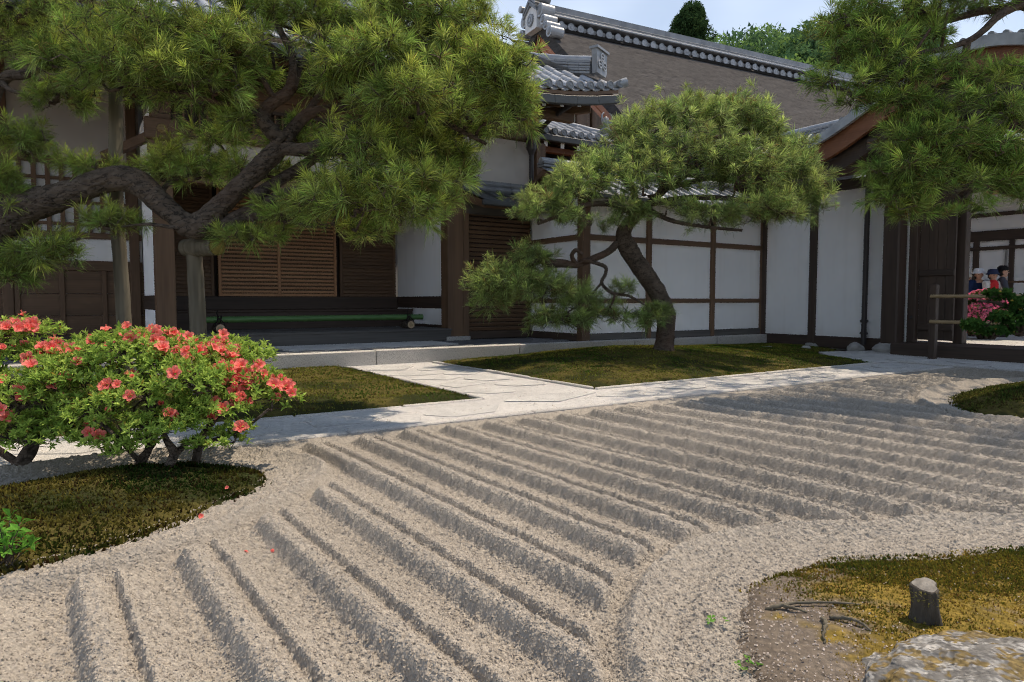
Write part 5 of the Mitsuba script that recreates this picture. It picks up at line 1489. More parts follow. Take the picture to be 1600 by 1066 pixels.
RIGHT_LIMBS = [
    [(np.float64(9.78), np.float64(2.57), np.float64(0.04), 0.354), (np.float64(9.71), np.float64(2.72), np.float64(1.45), 0.297), (np.float64(9.74), np.float64(2.9), np.float64(3.03), 0.243), (np.float64(9.53), np.float64(3.11), np.float64(4.03), 0.186), (np.float64(9.31), np.float64(3.28), np.float64(4.38), 0.143)],
    [(np.float64(9.59), np.float64(3.06), np.float64(3.88), 0.1), (np.float64(9.1), np.float64(3.21), np.float64(4.21), 0.091), (np.float64(8.78), np.float64(3.33), np.float64(4.31), 0.083), (np.float64(8.63), np.float64(3.42), np.float64(4.24), 0.062), (np.float64(8.43), np.float64(3.45), np.float64(4.12), 0.048), (np.float64(8.31), np.float64(3.51), np.float64(3.99), 0.041), (np.float64(8.16), np.float64(3.6), np.float64(3.87), 0.038), (np.float64(7.92), np.float64(3.75), np.float64(3.78), 0.034), (np.float64(7.57), np.float64(3.88), np.float64(3.69), 0.03), (np.float64(7.43), np.float64(3.96), np.float64(3.54), 0.027), (np.float64(7.28), np.float64(4.05), np.float64(3.41), 0.022), (np.float64(7.11), np.float64(4.15), np.float64(3.31), 0.017)],
    [(np.float64(8.78), np.float64(3.33), np.float64(4.29), 0.062), (np.float64(8.73), np.float64(3.56), np.float64(4.32), 0.057), (np.float64(8.52), np.float64(3.69), np.float64(4.28), 0.049), (np.float64(8.27), np.float64(3.85), np.float64(4.19), 0.035), (np.float64(8.02), np.float64(4.01), np.float64(4.13), 0.028), (np.float64(7.72), np.float64(4.2), np.float64(4.06), 0.025), (np.float64(7.42), np.float64(4.39), np.float64(3.99), 0.021)],
    [(np.float64(8.16), np.float64(3.6), np.float64(3.87), 0.041), (np.float64(8.13), np.float64(3.61), np.float64(3.73), 0.041), (np.float64(8.08), np.float64(3.63), np.float64(3.58), 0.034), (np.float64(8.01), np.float64(3.67), np.float64(3.46), 0.027), (np.float64(7.84), np.float64(3.77), np.float64(3.28), 0.021)],
    [(np.float64(7.57), np.float64(3.88), np.float64(3.69), 0.02), (np.float64(7.57), np.float64(3.78), np.float64(3.8), 0.017), (np.float64(7.66), np.float64(3.74), np.float64(3.94), 0.013)],
    [(np.float64(9.53), np.float64(2.97), np.float64(3.5), 0.099), (np.float64(8.89), np.float64(2.99), np.float64(3.26), 0.068), (np.float64(8.47), np.float64(3.06), np.float64(3.21), 0.053), (np.float64(8.18), np.float64(3.16), np.float64(3.25), 0.039), (np.float64(7.98), np.float64(3.27), np.float64(3.12), 0.033), (np.float64(7.7), np.float64(3.44), np.float64(2.86), 0.026), (np.float64(7.42), np.float64(3.61), np.float64(2.67), 0.02), (np.float64(7.2), np.float64(3.74), np.float64(2.5), 0.016)],
    [(np.float64(9.59), np.float64(2.92), np.float64(3.22), 0.071), (np.float64(8.72), np.float64(2.96), np.float64(2.7), 0.047), (np.float64(8.28), np.float64(3.14), np.float64(2.55), 0.033), (np.float64(8.0), np.float64(3.31), np.float64(2.35), 0.026), (np.float64(7.71), np.float64(3.48), np.float64(2.22), 0.02), (np.float64(7.44), np.float64(3.66), np.float64(2.16), 0.017)],
    [(np.float64(7.92), np.float64(3.75), np.float64(3.78), 0.021), (np.float64(7.86), np.float64(3.7), np.float64(3.94), 0.017), (np.float64(7.9), np.float64(3.69), np.float64(4.14), 0.014)],
]
RIGHT_PADS = [
    (np.float64(7.37), np.float64(4.44), np.float64(4.17), 0.44, 0.24, 34),
    (np.float64(7.82), np.float64(4.05), np.float64(4.24), 0.59, 0.21, 36),
    (np.float64(7.18), np.float64(4.54), np.float64(3.85), 0.28, 0.25, 22),
    (np.float64(7.37), np.float64(4.21), np.float64(3.79), 0.41, 0.21, 30),
    (np.float64(7.01), np.float64(4.42), np.float64(3.48), 0.26, 0.19, 18),
    (np.float64(7.22), np.float64(4.18), np.float64(3.42), 0.38, 0.22, 28),
    (np.float64(7.51), np.float64(3.9), np.float64(3.5), 0.41, 0.2, 26),
    (np.float64(7.1), np.float64(4.25), np.float64(3.22), 0.29, 0.12, 12),
    (np.float64(7.82), np.float64(3.7), np.float64(3.56), 0.34, 0.15, 16),
    (np.float64(7.41), np.float64(3.94), np.float64(3.19), 0.37, 0.16, 20),
    (np.float64(7.89), np.float64(3.88), np.float64(3.93), 0.35, 0.15, 14),
    (np.float64(8.37), np.float64(3.59), np.float64(4.31), 0.55, 0.14, 20),
    (np.float64(8.23), np.float64(3.33), np.float64(3.4), 0.4, 0.13, 18),
    (np.float64(7.85), np.float64(3.45), np.float64(3.05), 0.53, 0.24, 50),
    (np.float64(8.14), np.float64(3.16), np.float64(2.96), 0.33, 0.27, 38),
    (np.float64(7.46), np.float64(3.69), np.float64(2.78), 0.46, 0.24, 44),
    (np.float64(7.69), np.float64(3.43), np.float64(2.63), 0.56, 0.24, 54),
    (np.float64(7.28), np.float64(3.78), np.float64(2.45), 0.43, 0.21, 38),
    (np.float64(8.13), np.float64(3.14), np.float64(2.53), 0.33, 0.25, 34),
    (np.float64(7.66), np.float64(3.52), np.float64(2.25), 0.5, 0.2, 38),
    (np.float64(7.21), np.float64(3.81), np.float64(2.19), 0.3, 0.15, 20),
    (np.float64(8.05), np.float64(3.27), np.float64(2.29), 0.4, 0.17, 28),
    (np.float64(7.43), np.float64(3.65), np.float64(2.02), 0.36, 0.11, 14),
    (np.float64(8.2), np.float64(3.07), np.float64(2.21), 0.2, 0.16, 10),
    (np.float64(7.88), np.float64(3.37), np.float64(2.06), 0.26, 0.09, 8),
    (np.float64(7.83), np.float64(4.07), np.float64(4.66), 0.77, 0.28, 70),
    (np.float64(8.65), np.float64(3.54), np.float64(4.73), 0.77, 0.31, 70),
    (np.float64(9.23), np.float64(3.01), np.float64(3.93), 0.41, 0.41, 50),
    (np.float64(9.09), np.float64(2.93), np.float64(2.94), 0.41, 0.48, 50),
]
AZALEA_LIMBS = [
    [(np.float64(0.35), np.float64(4.88), np.float64(-0.14), 0.037), (np.float64(0.35), np.float64(4.9), np.float64(-0.02), 0.037), (np.float64(0.37), np.float64(4.89), np.float64(0.08), 0.033), (np.float64(0.41), np.float64(4.87), np.float64(0.16), 0.024), (np.float64(0.4), np.float64(4.88), np.float64(0.27), 0.02), (np.float64(0.36), np.float64(4.92), np.float64(0.37), 0.016)],
    [(np.float64(0.4), np.float64(4.88), np.float64(0.14), 0.02), (np.float64(0.44), np.float64(4.85), np.float64(0.21), 0.018), (np.float64(0.44), np.float64(4.98), np.float64(0.31), 0.017), (np.float64(0.47), np.float64(4.97), np.float64(0.43), 0.013)],
    [(np.float64(0.45), np.float64(4.64), np.float64(-0.16), 0.031), (np.float64(0.46), np.float64(4.58), np.float64(-0.03), 0.031), (np.float64(0.48), np.float64(4.57), np.float64(0.07), 0.029), (np.float64(0.52), np.float64(4.56), np.float64(0.17), 0.027), (np.float64(0.48), np.float64(4.53), np.float64(0.26), 0.019), (np.float64(0.45), np.float64(4.56), np.float64(0.35), 0.015)],
    [(np.float64(0.51), np.float64(4.57), np.float64(0.15), 0.019), (np.float64(0.62), np.float64(4.56), np.float64(0.24), 0.018), (np.float64(0.73), np.float64(4.55), np.float64(0.23), 0.016), (np.float64(0.84), np.float64(4.54), np.float64(0.26), 0.012), (np.float64(0.94), np.float64(4.47), np.float64(0.32), 0.01), (np.float64(1.05), np.float64(4.41), np.float64(0.42), 0.008)],
    [(np.float64(0.37), np.float64(4.83), np.float64(0.07), 0.016), (np.float64(0.31), np.float64(4.76), np.float64(0.16), 0.016), (np.float64(0.25), np.float64(4.68), np.float64(0.26), 0.013), (np.float64(0.17), np.float64(4.74), np.float64(0.35), 0.012), (np.float64(0.1), np.float64(4.79), np.float64(0.45), 0.01)],
    [(np.float64(0.69), np.float64(4.97), np.float64(-0.08), 0.03), (np.float64(0.7), np.float64(4.97), np.float64(0.02), 0.03), (np.float64(0.72), np.float64(4.96), np.float64(0.13), 0.026), (np.float64(0.77), np.float64(4.94), np.float64(0.24), 0.022), (np.float64(0.87), np.float64(4.88), np.float64(0.37), 0.015)],
    [(np.float64(0.42), np.float64(4.69), np.float64(0.24), 0.012), (np.float64(0.3), np.float64(4.65), np.float64(0.31), 0.012), (np.float64(0.25), np.float64(4.68), np.float64(0.33), 0.01)],
]
AZALEA_PADS = [
    (np.float64(0.04), np.float64(5.14), np.float64(0.61), 0.31, 0.2, 1),
    (np.float64(0.32), np.float64(5.03), np.float64(0.73), 0.33, 0.19, 1),
    (np.float64(0.35), np.float64(4.75), np.float64(0.51), 0.3, 0.16, 1),
    (np.float64(0.64), np.float64(4.87), np.float64(0.66), 0.31, 0.19, 1),
    (np.float64(0.86), np.float64(4.79), np.float64(0.59), 0.3, 0.19, 1),
    (np.float64(1.03), np.float64(4.67), np.float64(0.51), 0.23, 0.15, 1),
    (np.float64(0.75), np.float64(4.66), np.float64(0.41), 0.29, 0.16, 1),
    (np.float64(0.62), np.float64(4.47), np.float64(0.6), 0.23, 0.15, 1),
    (np.float64(1.07), np.float64(5.02), np.float64(0.7), 0.2, 0.11, 1),
    (np.float64(0.88), np.float64(5.14), np.float64(0.76), 0.27, 0.1, 1),
    (np.float64(0.46), np.float64(5.3), np.float64(0.81), 0.31, 0.1, 1),
    (np.float64(0.16), np.float64(5.37), np.float64(0.78), 0.22, 0.09, 1),
    (np.float64(0.45), np.float64(4.56), np.float64(0.35), 0.23, 0.1, 1),
    (np.float64(0.87), np.float64(4.52), np.float64(0.3), 0.12, 0.06, 1),
    (np.float64(0.13), np.float64(4.77), np.float64(0.41), 0.19, 0.1, 1),
    (np.float64(0.25), np.float64(4.68), np.float64(0.26), 0.11, 0.05, 1),
    (np.float64(1.17), np.float64(4.57), np.float64(0.47), 0.13, 0.09, 1),
    (np.float64(0.12), np.float64(4.82), np.float64(0.25), 0.18, 0.09, 1),
    (np.float64(0.23), np.float64(4.69), np.float64(0.2), 0.1, 0.05, 1),
    (np.float64(0.76), np.float64(4.52), np.float64(0.23), 0.2, 0.06, 1),
    (np.float64(0.39), np.float64(4.53), np.float64(0.27), 0.11, 0.06, 1),
    (np.float64(-0.0), np.float64(4.97), np.float64(0.31), 0.16, 0.11, 1),
    (np.float64(0.55), np.float64(4.55), np.float64(0.36), 0.19, 0.1, 1),
]
AZALEA2_LIMBS = [
    [(np.float64(-0.5), np.float64(5.43), np.float64(-0.28), 0.053), (np.float64(-0.37), np.float64(5.36), np.float64(-0.1), 0.049), (np.float64(-0.3), np.float64(5.32), np.float64(0.02), 0.045), (np.float64(-0.22), np.float64(5.28), np.float64(0.16), 0.041), (np.float64(-0.18), np.float64(5.32), np.float64(0.28), 0.033), (np.float64(-0.12), np.float64(5.29), np.float64(0.4), 0.025)],
    [(np.float64(-0.28), np.float64(5.31), np.float64(0.06), 0.024), (np.float64(-0.45), np.float64(5.49), np.float64(0.19), 0.025), (np.float64(-0.55), np.float64(5.57), np.float64(0.36), 0.021)],
    [(np.float64(-0.19), np.float64(5.26), np.float64(0.2), 0.024), (np.float64(-0.07), np.float64(5.13), np.float64(0.32), 0.02), (np.float64(0.03), np.float64(5.07), np.float64(0.42), 0.016)],
]
AZALEA2_PADS = [
    (np.float64(-0.24), np.float64(5.76), np.float64(0.88), 0.26, 0.11, 1),
    (np.float64(-0.35), np.float64(5.7), np.float64(0.71), 0.26, 0.17, 1),
    (np.float64(-0.11), np.float64(5.55), np.float64(0.71), 0.17, 0.13, 1),
    (np.float64(-0.26), np.float64(5.21), np.float64(0.5), 0.32, 0.18, 1),
    (np.float64(-0.06), np.float64(5.15), np.float64(0.58), 0.18, 0.18, 1),
    (np.float64(-0.27), np.float64(5.14), np.float64(0.31), 0.22, 0.12, 1),
    (np.float64(0.0), np.float64(4.97), np.float64(0.43), 0.14, 0.12, 1),
    (np.float64(-0.55), np.float64(5.58), np.float64(0.56), 0.25, 0.25, 1),
    (np.float64(-0.17), np.float64(5.01), np.float64(0.25), 0.16, 0.07, 1),
    (np.float64(-0.34), np.float64(5.18), np.float64(0.24), 0.16, 0.06, 1),
]
SHRUB_LIMBS = [
    [(np.float64(11.35), np.float64(3.51), np.float64(-0.19), 0.086), (np.float64(11.2), np.float64(3.77), np.float64(0.45), 0.07), (np.float64(11.11), np.float64(3.97), np.float64(0.66), 0.053), (np.float64(11.07), np.float64(4.11), np.float64(0.64), 0.04), (np.float64(10.97), np.float64(4.19), np.float64(0.73), 0.036), (np.float64(10.82), np.float64(4.28), np.float64(0.73), 0.027), (np.float64(10.63), np.float64(4.41), np.float64(0.79), 0.018)],
    [(np.float64(11.03), np.float64(4.02), np.float64(0.66), 0.035), (np.float64(11.08), np.float64(4.12), np.float64(0.92), 0.031), (np.float64(10.98), np.float64(4.32), np.float64(1.06), 0.027), (np.float64(10.75), np.float64(4.47), np.float64(1.1), 0.018)],
    [(np.float64(11.2), np.float64(3.77), np.float64(0.45), 0.052), (np.float64(11.49), np.float64(3.75), np.float64(1.01), 0.044), (np.float64(11.42), np.float64(3.81), np.float64(1.36), 0.035)],
]
SHRUB_PADS = [
    (np.float64(10.98), np.float64(4.33), np.float64(1.19), 0.22, 0.06, 1),
    (np.float64(11.1), np.float64(4.12), np.float64(1.06), 0.23, 0.16, 1),
    (np.float64(10.96), np.float64(4.07), np.float64(0.84), 0.23, 0.11, 1),
    (np.float64(10.56), np.float64(4.46), np.float64(0.78), 0.14, 0.05, 1),
    (np.float64(10.78), np.float64(4.2), np.float64(0.89), 0.16, 0.06, 1),
    (np.float64(11.23), np.float64(4.03), np.float64(0.97), 0.27, 0.2, 1),
    (np.float64(11.42), np.float64(3.8), np.float64(1.1), 0.35, 0.26, 1),
    (np.float64(10.85), np.float64(4.26), np.float64(0.7), 0.27, 0.05, 1),
]


def bark_tube(pts, n, samples, rough, seed, flare=None):
    """A limb with furrowed, plated bark. pts rows (x, y, z, r)."""
    s = spline(np.array(pts, float), samples)
    p, r = s[:, :3], np.maximum(s[:, 3], .003)
    v, f = tube(p, r, n, True)
    k = samples * n
    d = np.repeat(r, n)
    q = v[:k]
    c = np.repeat(p, n, 0)
    dirn = (q - c) / (np.linalg.norm(q - c, axis=1, keepdims=True) + 1e-9)
    w = .16 / np.maximum(np.mean(r), .05)
    pl = meshkit.fbm(q * 9 * np.array([1, 1, 1]), 3, seed) - .5
    kn = meshkit.fbm(q * 3.2, 2, seed + 3) - .5
    fur = np.abs(meshkit.noise(q * 15, seed + 7) - .5) * 2
    v[:k] = q + dirn * (d * rough * (1.1 * pl + 1.2 * kn + .35 * (fur - .5)))[:, None]
    return v, f


def attach(nodes, targets, rng, r0, r1, sides, wiggle, mb, order_noise=.3, grow=True, segs=4):
    """Grows a twig from the nearest node to each target; returns the directions at the tips and all nodes."""
    arr = np.array(nodes, float)
    n = len(arr)
    d0 = np.array([np.min(((arr - t) ** 2).sum(1)) for t in targets]) ** .5
    buf = np.zeros((n + (segs * len(targets) if grow else 0), 3))
    buf[:n] = arr
    tips = np.zeros_like(targets)
    for i in np.argsort(d0 * rng.uniform(1 - order_noise, 1 + order_noise, len(d0))):
        t = targets[i]
        o = buf[np.argmin(((buf[:n] - t) ** 2).sum(1))]
        L = np.linalg.norm(t - o)
        mid = o + (t - o) * .4 + rng.normal(0, wiggle, 3) * L + np.array([0, 0, -.06 * L])
        mid2 = o + (t - o) * .75 + rng.normal(0, wiggle, 3) * L
        s = spline([o, mid, mid2, t], segs + 1)
        mb.tube(s, np.linspace(r0, r1, segs + 1), sides, False)
        tips[i] = s[-1] - s[-2]
        if grow:
            buf[n:n + segs] = s[1:]
            n += segs
    return tips, buf[:n]


def needles(pos, axis, n, L, w, rng, droop, c_tip, c_old, bright):
    """Brushes of long needles round shoot tips; two triangles to a needle."""
    N = len(pos)
    axis = axis / np.linalg.norm(axis, axis=1, keepdims=True)
    h = np.where(np.abs(axis[:, 2:]) < .9, [[0, 0, 1.0]], [[1.0, 0, 0]])
    x = np.cross(axis, h)
    x /= np.linalg.norm(x, axis=1, keepdims=True)
    y = np.cross(axis, x)
    ph = rng.uniform(0, 2 * np.pi, (N, n))
    th = np.radians(rng.uniform(5, 74, (N, n)))
    back = rng.uniform(-.55, .1, (N, n)) * L * np.sin(th)
    d = axis[:, None] * np.cos(th)[..., None] + (x[:, None] * np.cos(ph)[..., None] + y[:, None] * np.sin(ph)[..., None]) * np.sin(th)[..., None]
    ln = (L * rng.uniform(.5, 1.1, (N, n)) * rng.uniform(.6, 1.25, (N, 1)))[..., None]
    b = pos[:, None] + axis[:, None] * back[..., None]
    m = b + d * ln * .55
    m[..., 2] -= (droop * .22 * ln[..., 0] * np.sin(th))
    t = b + d * ln
    t[..., 2] -= (droop * .85 * ln[..., 0] * np.sin(th))
    s = np.cross(d, rng.normal(size=(N, n, 3)))
    s /= np.linalg.norm(s, axis=-1, keepdims=True) + 1e-9
    s = s * w * .5
    v = np.stack([b, m - s, m + s, t], 2).reshape(-1, 3)
    f = np.array([[0, 2, 1], [1, 2, 3]])[None] + 4 * np.arange(N * n)[:, None, None]
    old = np.clip((th / np.radians(74)) ** 2 * 1.1 + rng.normal(0, .18, (N, n)), 0, 1)[..., None]
    tone = rng.uniform(.6, 1.4, (N, 1, 1)) * rng.uniform(.5, 1.55, (N, n, 1))
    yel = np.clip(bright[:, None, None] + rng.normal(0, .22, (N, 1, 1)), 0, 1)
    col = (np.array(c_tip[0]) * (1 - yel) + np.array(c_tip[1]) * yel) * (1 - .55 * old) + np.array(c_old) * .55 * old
    dead = rng.random((N, n, 1)) < .03 + .25 * (rng.random((N, 1, 1)) < .05)
    col = np.where(dead, np.array([.19, .115, .05]), col) * tone
    basec = np.array([.13, .105, .05])
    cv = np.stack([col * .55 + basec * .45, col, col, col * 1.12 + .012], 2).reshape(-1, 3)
    return v, f.reshape(-1, 3), np.clip(cv, 0, .9)


def pine(name, label, limbs, pads_, seed, n_needle, L, w, c_tip, c_old, ring, droop=.35, depth_k=.8, dens=1.0, thick=.86, gapf=2.3):
    rng = np.random.default_rng(seed)
    t = thing(name, label, 'pine tree')
    trunk, brs = MB(), []
    nodes = []
    for k, l in enumerate(limbs):
        a = np.array(l, float)
        a[:, 3] *= thick
        length = np.linalg.norm(np.diff(a[:, :3], axis=0), axis=1).sum()
        big = a[:, 3].max() > .06
        n = ring if k == 0 else 18 if big else 10
        smp = int(np.clip(length / (.035 if k == 0 else .045), 12, 170))
        v, f = bark_tube(a, n, smp, .20 if big else .14, seed + k)
        if k == 0:
            put('trunk', (v, f), 'bark', t, smooth=True)
        else:
            put('limb', (v, f), 'bark', t, smooth=True)
        s = spline(a[:, :3], int(length / .12) + 2)
        rr = spline(a, int(length / .12) + 2)[:, 3]
        nodes += [p for p, r in zip(s, rr) if r < .16 and p[2] > .7]
    pos, ax, br = [], [], []
    subs, targets = MB(), []
    for (px, py, pz, rx, rz, n) in pads_:
        c = np.array([px, py, pz])
        rad = np.array([rx * depth_k, rx * depth_k, rz])
        k = max(2, int(n / 7))
        u = rng.normal(size=(k, 3))
        u /= np.linalg.norm(u, axis=1, keepdims=True)
        targets.append(c + u * rad * rng.uniform(.1, .62, (k, 1)) - [0, 0, rz * .2])
        m = int(n * dens)
        u = rng.normal(size=(m, 3))
        u[:, 2] = np.abs(u[:, 2]) * 1.0 - rng.random(m) * .75
        u /= np.linalg.norm(u, axis=1, keepdims=True)
        rr = rng.uniform(.15, 1.0, (m, 1)) ** .5 * (1 + .22 * rng.normal(size=(m, 1)))
        p = c + u * rad * 1.12 * rr
        gap = meshkit.fbm(p * gapf, 2, seed + 11) + .12 * rng.random(m) > .44
        p, u, rr, m = p[gap], u[gap], rr[gap], int(gap.sum())
        a = u * [1, 1, .9] * .75 + [0, 0, .62] + rng.normal(0, .55, (m, 3))
        pos.append(p)
        ax.append(a)
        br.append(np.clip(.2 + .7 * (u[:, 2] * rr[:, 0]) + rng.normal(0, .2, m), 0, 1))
    pos, ax, br = np.vstack(pos), np.vstack(ax), np.concatenate(br)
    _, allnodes = attach(nodes, np.vstack(targets), rng, .022, .009, 6, .16, subs, segs=6)
    tw = MB()
    tips, _ = attach(allnodes, pos - ax / np.linalg.norm(ax, axis=1, keepdims=True) * L * .25, rng, .0065, .004, 3, .14, tw, grow=True, segs=3)
    put('branches', subs, 'bark', t, smooth=True, kind='stuff')
    put('twigs', tw, 'bark', t, kind='stuff')
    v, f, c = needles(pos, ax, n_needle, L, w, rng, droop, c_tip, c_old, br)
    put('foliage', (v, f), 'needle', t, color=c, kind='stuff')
    return t


# the upper storeys of the two near pines, over the heads of the visitors
rg = np.random.default_rng(4)
LEFT_HIGH = [(x + rg.uniform(-.3, .3), y + rg.uniform(-.3, .3), 5.3 + rg.uniform(-.15, .5), .8, .3, 12) for x in np.arange(-2.6, 1.4, .95) for y in np.arange(5.6, 9.6, .95)]
RIGHT_HIGH = [(x + rg.uniform(-.3, .3), y + rg.uniform(-.3, .3), 6.1 + rg.uniform(-.1, .6), .9, .35, 21) for x in np.arange(8.7, 13.6, 1.0) for y in np.arange(1.9, 6.6, .95)]
pine('pine_tree', 'big old pine with a crooked low trunk resting on poles at the left', LEFT_LIMBS, LEFT_PADS + LEFT_HIGH, 1, 50, .172, .0062,
     ((.21, .335, .068), (.45, .51, .092)), (.22, .23, .12), 44, dens=3.0)
pine('pine_tree', 'small cloud pruned pine with a bowed trunk on the moss mound', SMALL_LIMBS, SMALL_PADS, 2, 52, .215, .0088,
     ((.23, .345, .10), (.43, .525, .15)), (.24, .26, .155), 36, droop=.3, dens=3.3, gapf=1.9)
pine('pine_tree', 'pine reaching in from the right edge before the gate roof', RIGHT_LIMBS, RIGHT_PADS + RIGHT_HIGH, 3, 48, .175, .0064,
     ((.14, .26, .05), (.32, .42, .075)), (.18, .185, .09), 36, dens=2.6)

# the poles that carry the big pine
for x, y, z1, r0, r1, lab in ((.51, 8.62, 4.1, .078, .066, 'tall weathered support pole behind the raised bend of the pine trunk'),
                              (1.17, 8.03, 1.60, .092, .080, 'short weathered support post under the fork of the big pine')):
    zs = np.linspace(-.05, z1, 30)
    p = np.column_stack([x + .018 * np.sin(zs * 2.1), y + .012 * np.sin(zs * 1.6 + 1), zs])
    v, f = bark_tube(np.column_stack([p, np.linspace(r0, r1, 30)]), 20, 60, .09, int(x * 100))
    k = put('support_pole', (v, f), 'log', smooth=True)
    tag(k, lab, 'support pole')
v, f = bark_tube([(1.10, 8.14, 1.67, .095), (1.16, 8.0, 1.67, .098), (1.27, 7.78, 1.665, .098), (1.33, 7.64, 1.66, .092)], 22, 26, .1, 5)
v2, f2 = lathe([(.092, 0), (.07, .012), (.001, .016)], 20)
x_, y_, z_ = rot_basis(np.array([.06, -.14, 0]))
sl = thing('support_log', 'short mossy crosswise log between the post and the forked pine trunk', 'support log')
put('log', (v, f), 'log', sl, smooth=True)
put('mossy_end', (np.array([1.332, 7.635, 1.66]) + v2[:, :1] * x_ + v2[:, 1:2] * y_ + v2[:, 2:] * z_, f2), 'moss_wood', sl, smooth=True)


# ------------------------------------------------------------------ azaleas
def leaf_rosettes(pos, axis, rng, nl, L, W, c1, c2, spread=(35, 80)):
    """Whorls of pointed leaves folded along the midrib, four triangles each."""
    N = len(pos)
    axis = axis / np.linalg.norm(axis, axis=1, keepdims=True)
    h = np.where(np.abs(axis[:, 2:]) < .9, [[0, 0, 1.0]], [[1.0, 0, 0]])
    x = np.cross(axis, h)
    x /= np.linalg.norm(x, axis=1, keepdims=True)
    y = np.cross(axis, x)
    ph = (np.arange(nl)[None] / nl * 2 * np.pi * 2.4 + rng.uniform(0, 6, (N, 1)) + rng.normal(0, .3, (N, nl)))
    th = np.radians(rng.uniform(*spread, (N, nl)))
    rad = x[:, None] * np.cos(ph)[..., None] + y[:, None] * np.sin(ph)[..., None]
    d = axis[:, None] * np.cos(th)[..., None] + rad * np.sin(th)[..., None]
    up = axis[:, None] * np.sin(th)[..., None] - rad * np.cos(th)[..., None]
    s = np.cross(d, up)
    l = (L * rng.uniform(.6, 1.15, (N, nl)) * rng.uniform(.8, 1.15, (N, 1)))[..., None]
    w = l * W
    b = pos[:, None] - axis[:, None] * (rng.uniform(0, .45, (N, nl)) * L)[..., None]
    m = b + d * l * .55 + up * l * .05
    tip = b + d * l - up * l * .10
    v = np.stack([b, m - s * w + up * w * .45, m, m + s * w + up * w * .45, tip], 2).reshape(-1, 3)
    f = (np.array([[0, 2, 1], [0, 3, 2], [1, 2, 4], [2, 3, 4]])[None] + 5 * np.arange(N * nl)[:, None, None]).reshape(-1, 3)
    k = rng.random((N, 1, 1)) * .7 + rng.random((N, nl, 1)) * .4
    c = (np.array(c1) * (1 - k) + np.array(c2) * k) * rng.uniform(.8, 1.2, (N, nl, 1))
    yl = rng.random((N, nl, 1)) < .02
    c = np.where(yl, np.array([.34, .27, .05]), c)
    c = np.repeat(c[:, :, None], 5, 2).reshape(-1, 3)
    return v, f, np.clip(c, 0, .9)


def azalea_flower(open_, seed):
    """Five broad petals in a funnel, with stamens; about 9 cm across when open. Opens along +z."""
    rng = np.random.default_rng(seed)
    v, f, c = [], [], []
    n = 0
    for k in range(5):
        a = k * 2 * math.pi / 5 + rng.normal(0, .08)
        u, w = np.meshgrid(np.linspace(0, 1, 6), np.linspace(-1, 1, 5), indexing='ij')
        r = (.006 + .044 * u ** 1.1 * open_) * rng.uniform(.9, 1.1)
        z = .038 * np.sin(np.minimum(u * 1.25, 1.2)) - .020 * np.maximum(u - .55, 0) * open_ * 1.6 + .004 * rng.normal(size=u.shape) * u
        half = (.005 + .0165 * np.sin(np.pi * np.clip(u * .80 + .08, 0, 1)) ** .8) * (.45 + .55 * open_) * np.where(u > .97, .35, 1)
        tx = w * half
        z = z + .010 * w * w * u * (1 if open_ > .6 else -.6)
        p = np.stack([r * math.cos(a) - tx * math.sin(a), r * math.sin(a) + tx * math.cos(a), z], -1).reshape(-1, 3)
        v.append(p)
        f.append(grid_faces(6, 5) + n)
        n += 30
        t = u.reshape(-1, 1)
        c.append(np.array([.97, .34, .28]) * t + np.array([.86, .13, .13]) * (1 - t) + rng.normal(0, .02, (30, 1)))
    if open_ > .6:
        for k in range(5):
            a = rng.uniform(0, 6.28)
            e = np.array([.012 * math.cos(a), .012 * math.sin(a), .062])
            p, q = tube([[0, 0, .01], e * [.6, .6, .65], e], [.0012, .001, .0018], 4)
            v.append(p)
            f.append(q + n)
            n += len(p)
            c.append(np.tile([.88, .30, .24], (len(p), 1)))
    return np.vstack(v), np.vstack(f), np.clip(np.vstack(c), 0, 1)


flower_ply = []
for k, o in enumerate((1.0, .9, 1.0, .75, .35, .3)):
    v, f, c = azalea_flower(o, 40 + k)
    flower_ply.append(mikit.ply((v, f), 'petal', smooth=True, color=c))
VIEWER = np.array([-.35, -.85, .3])


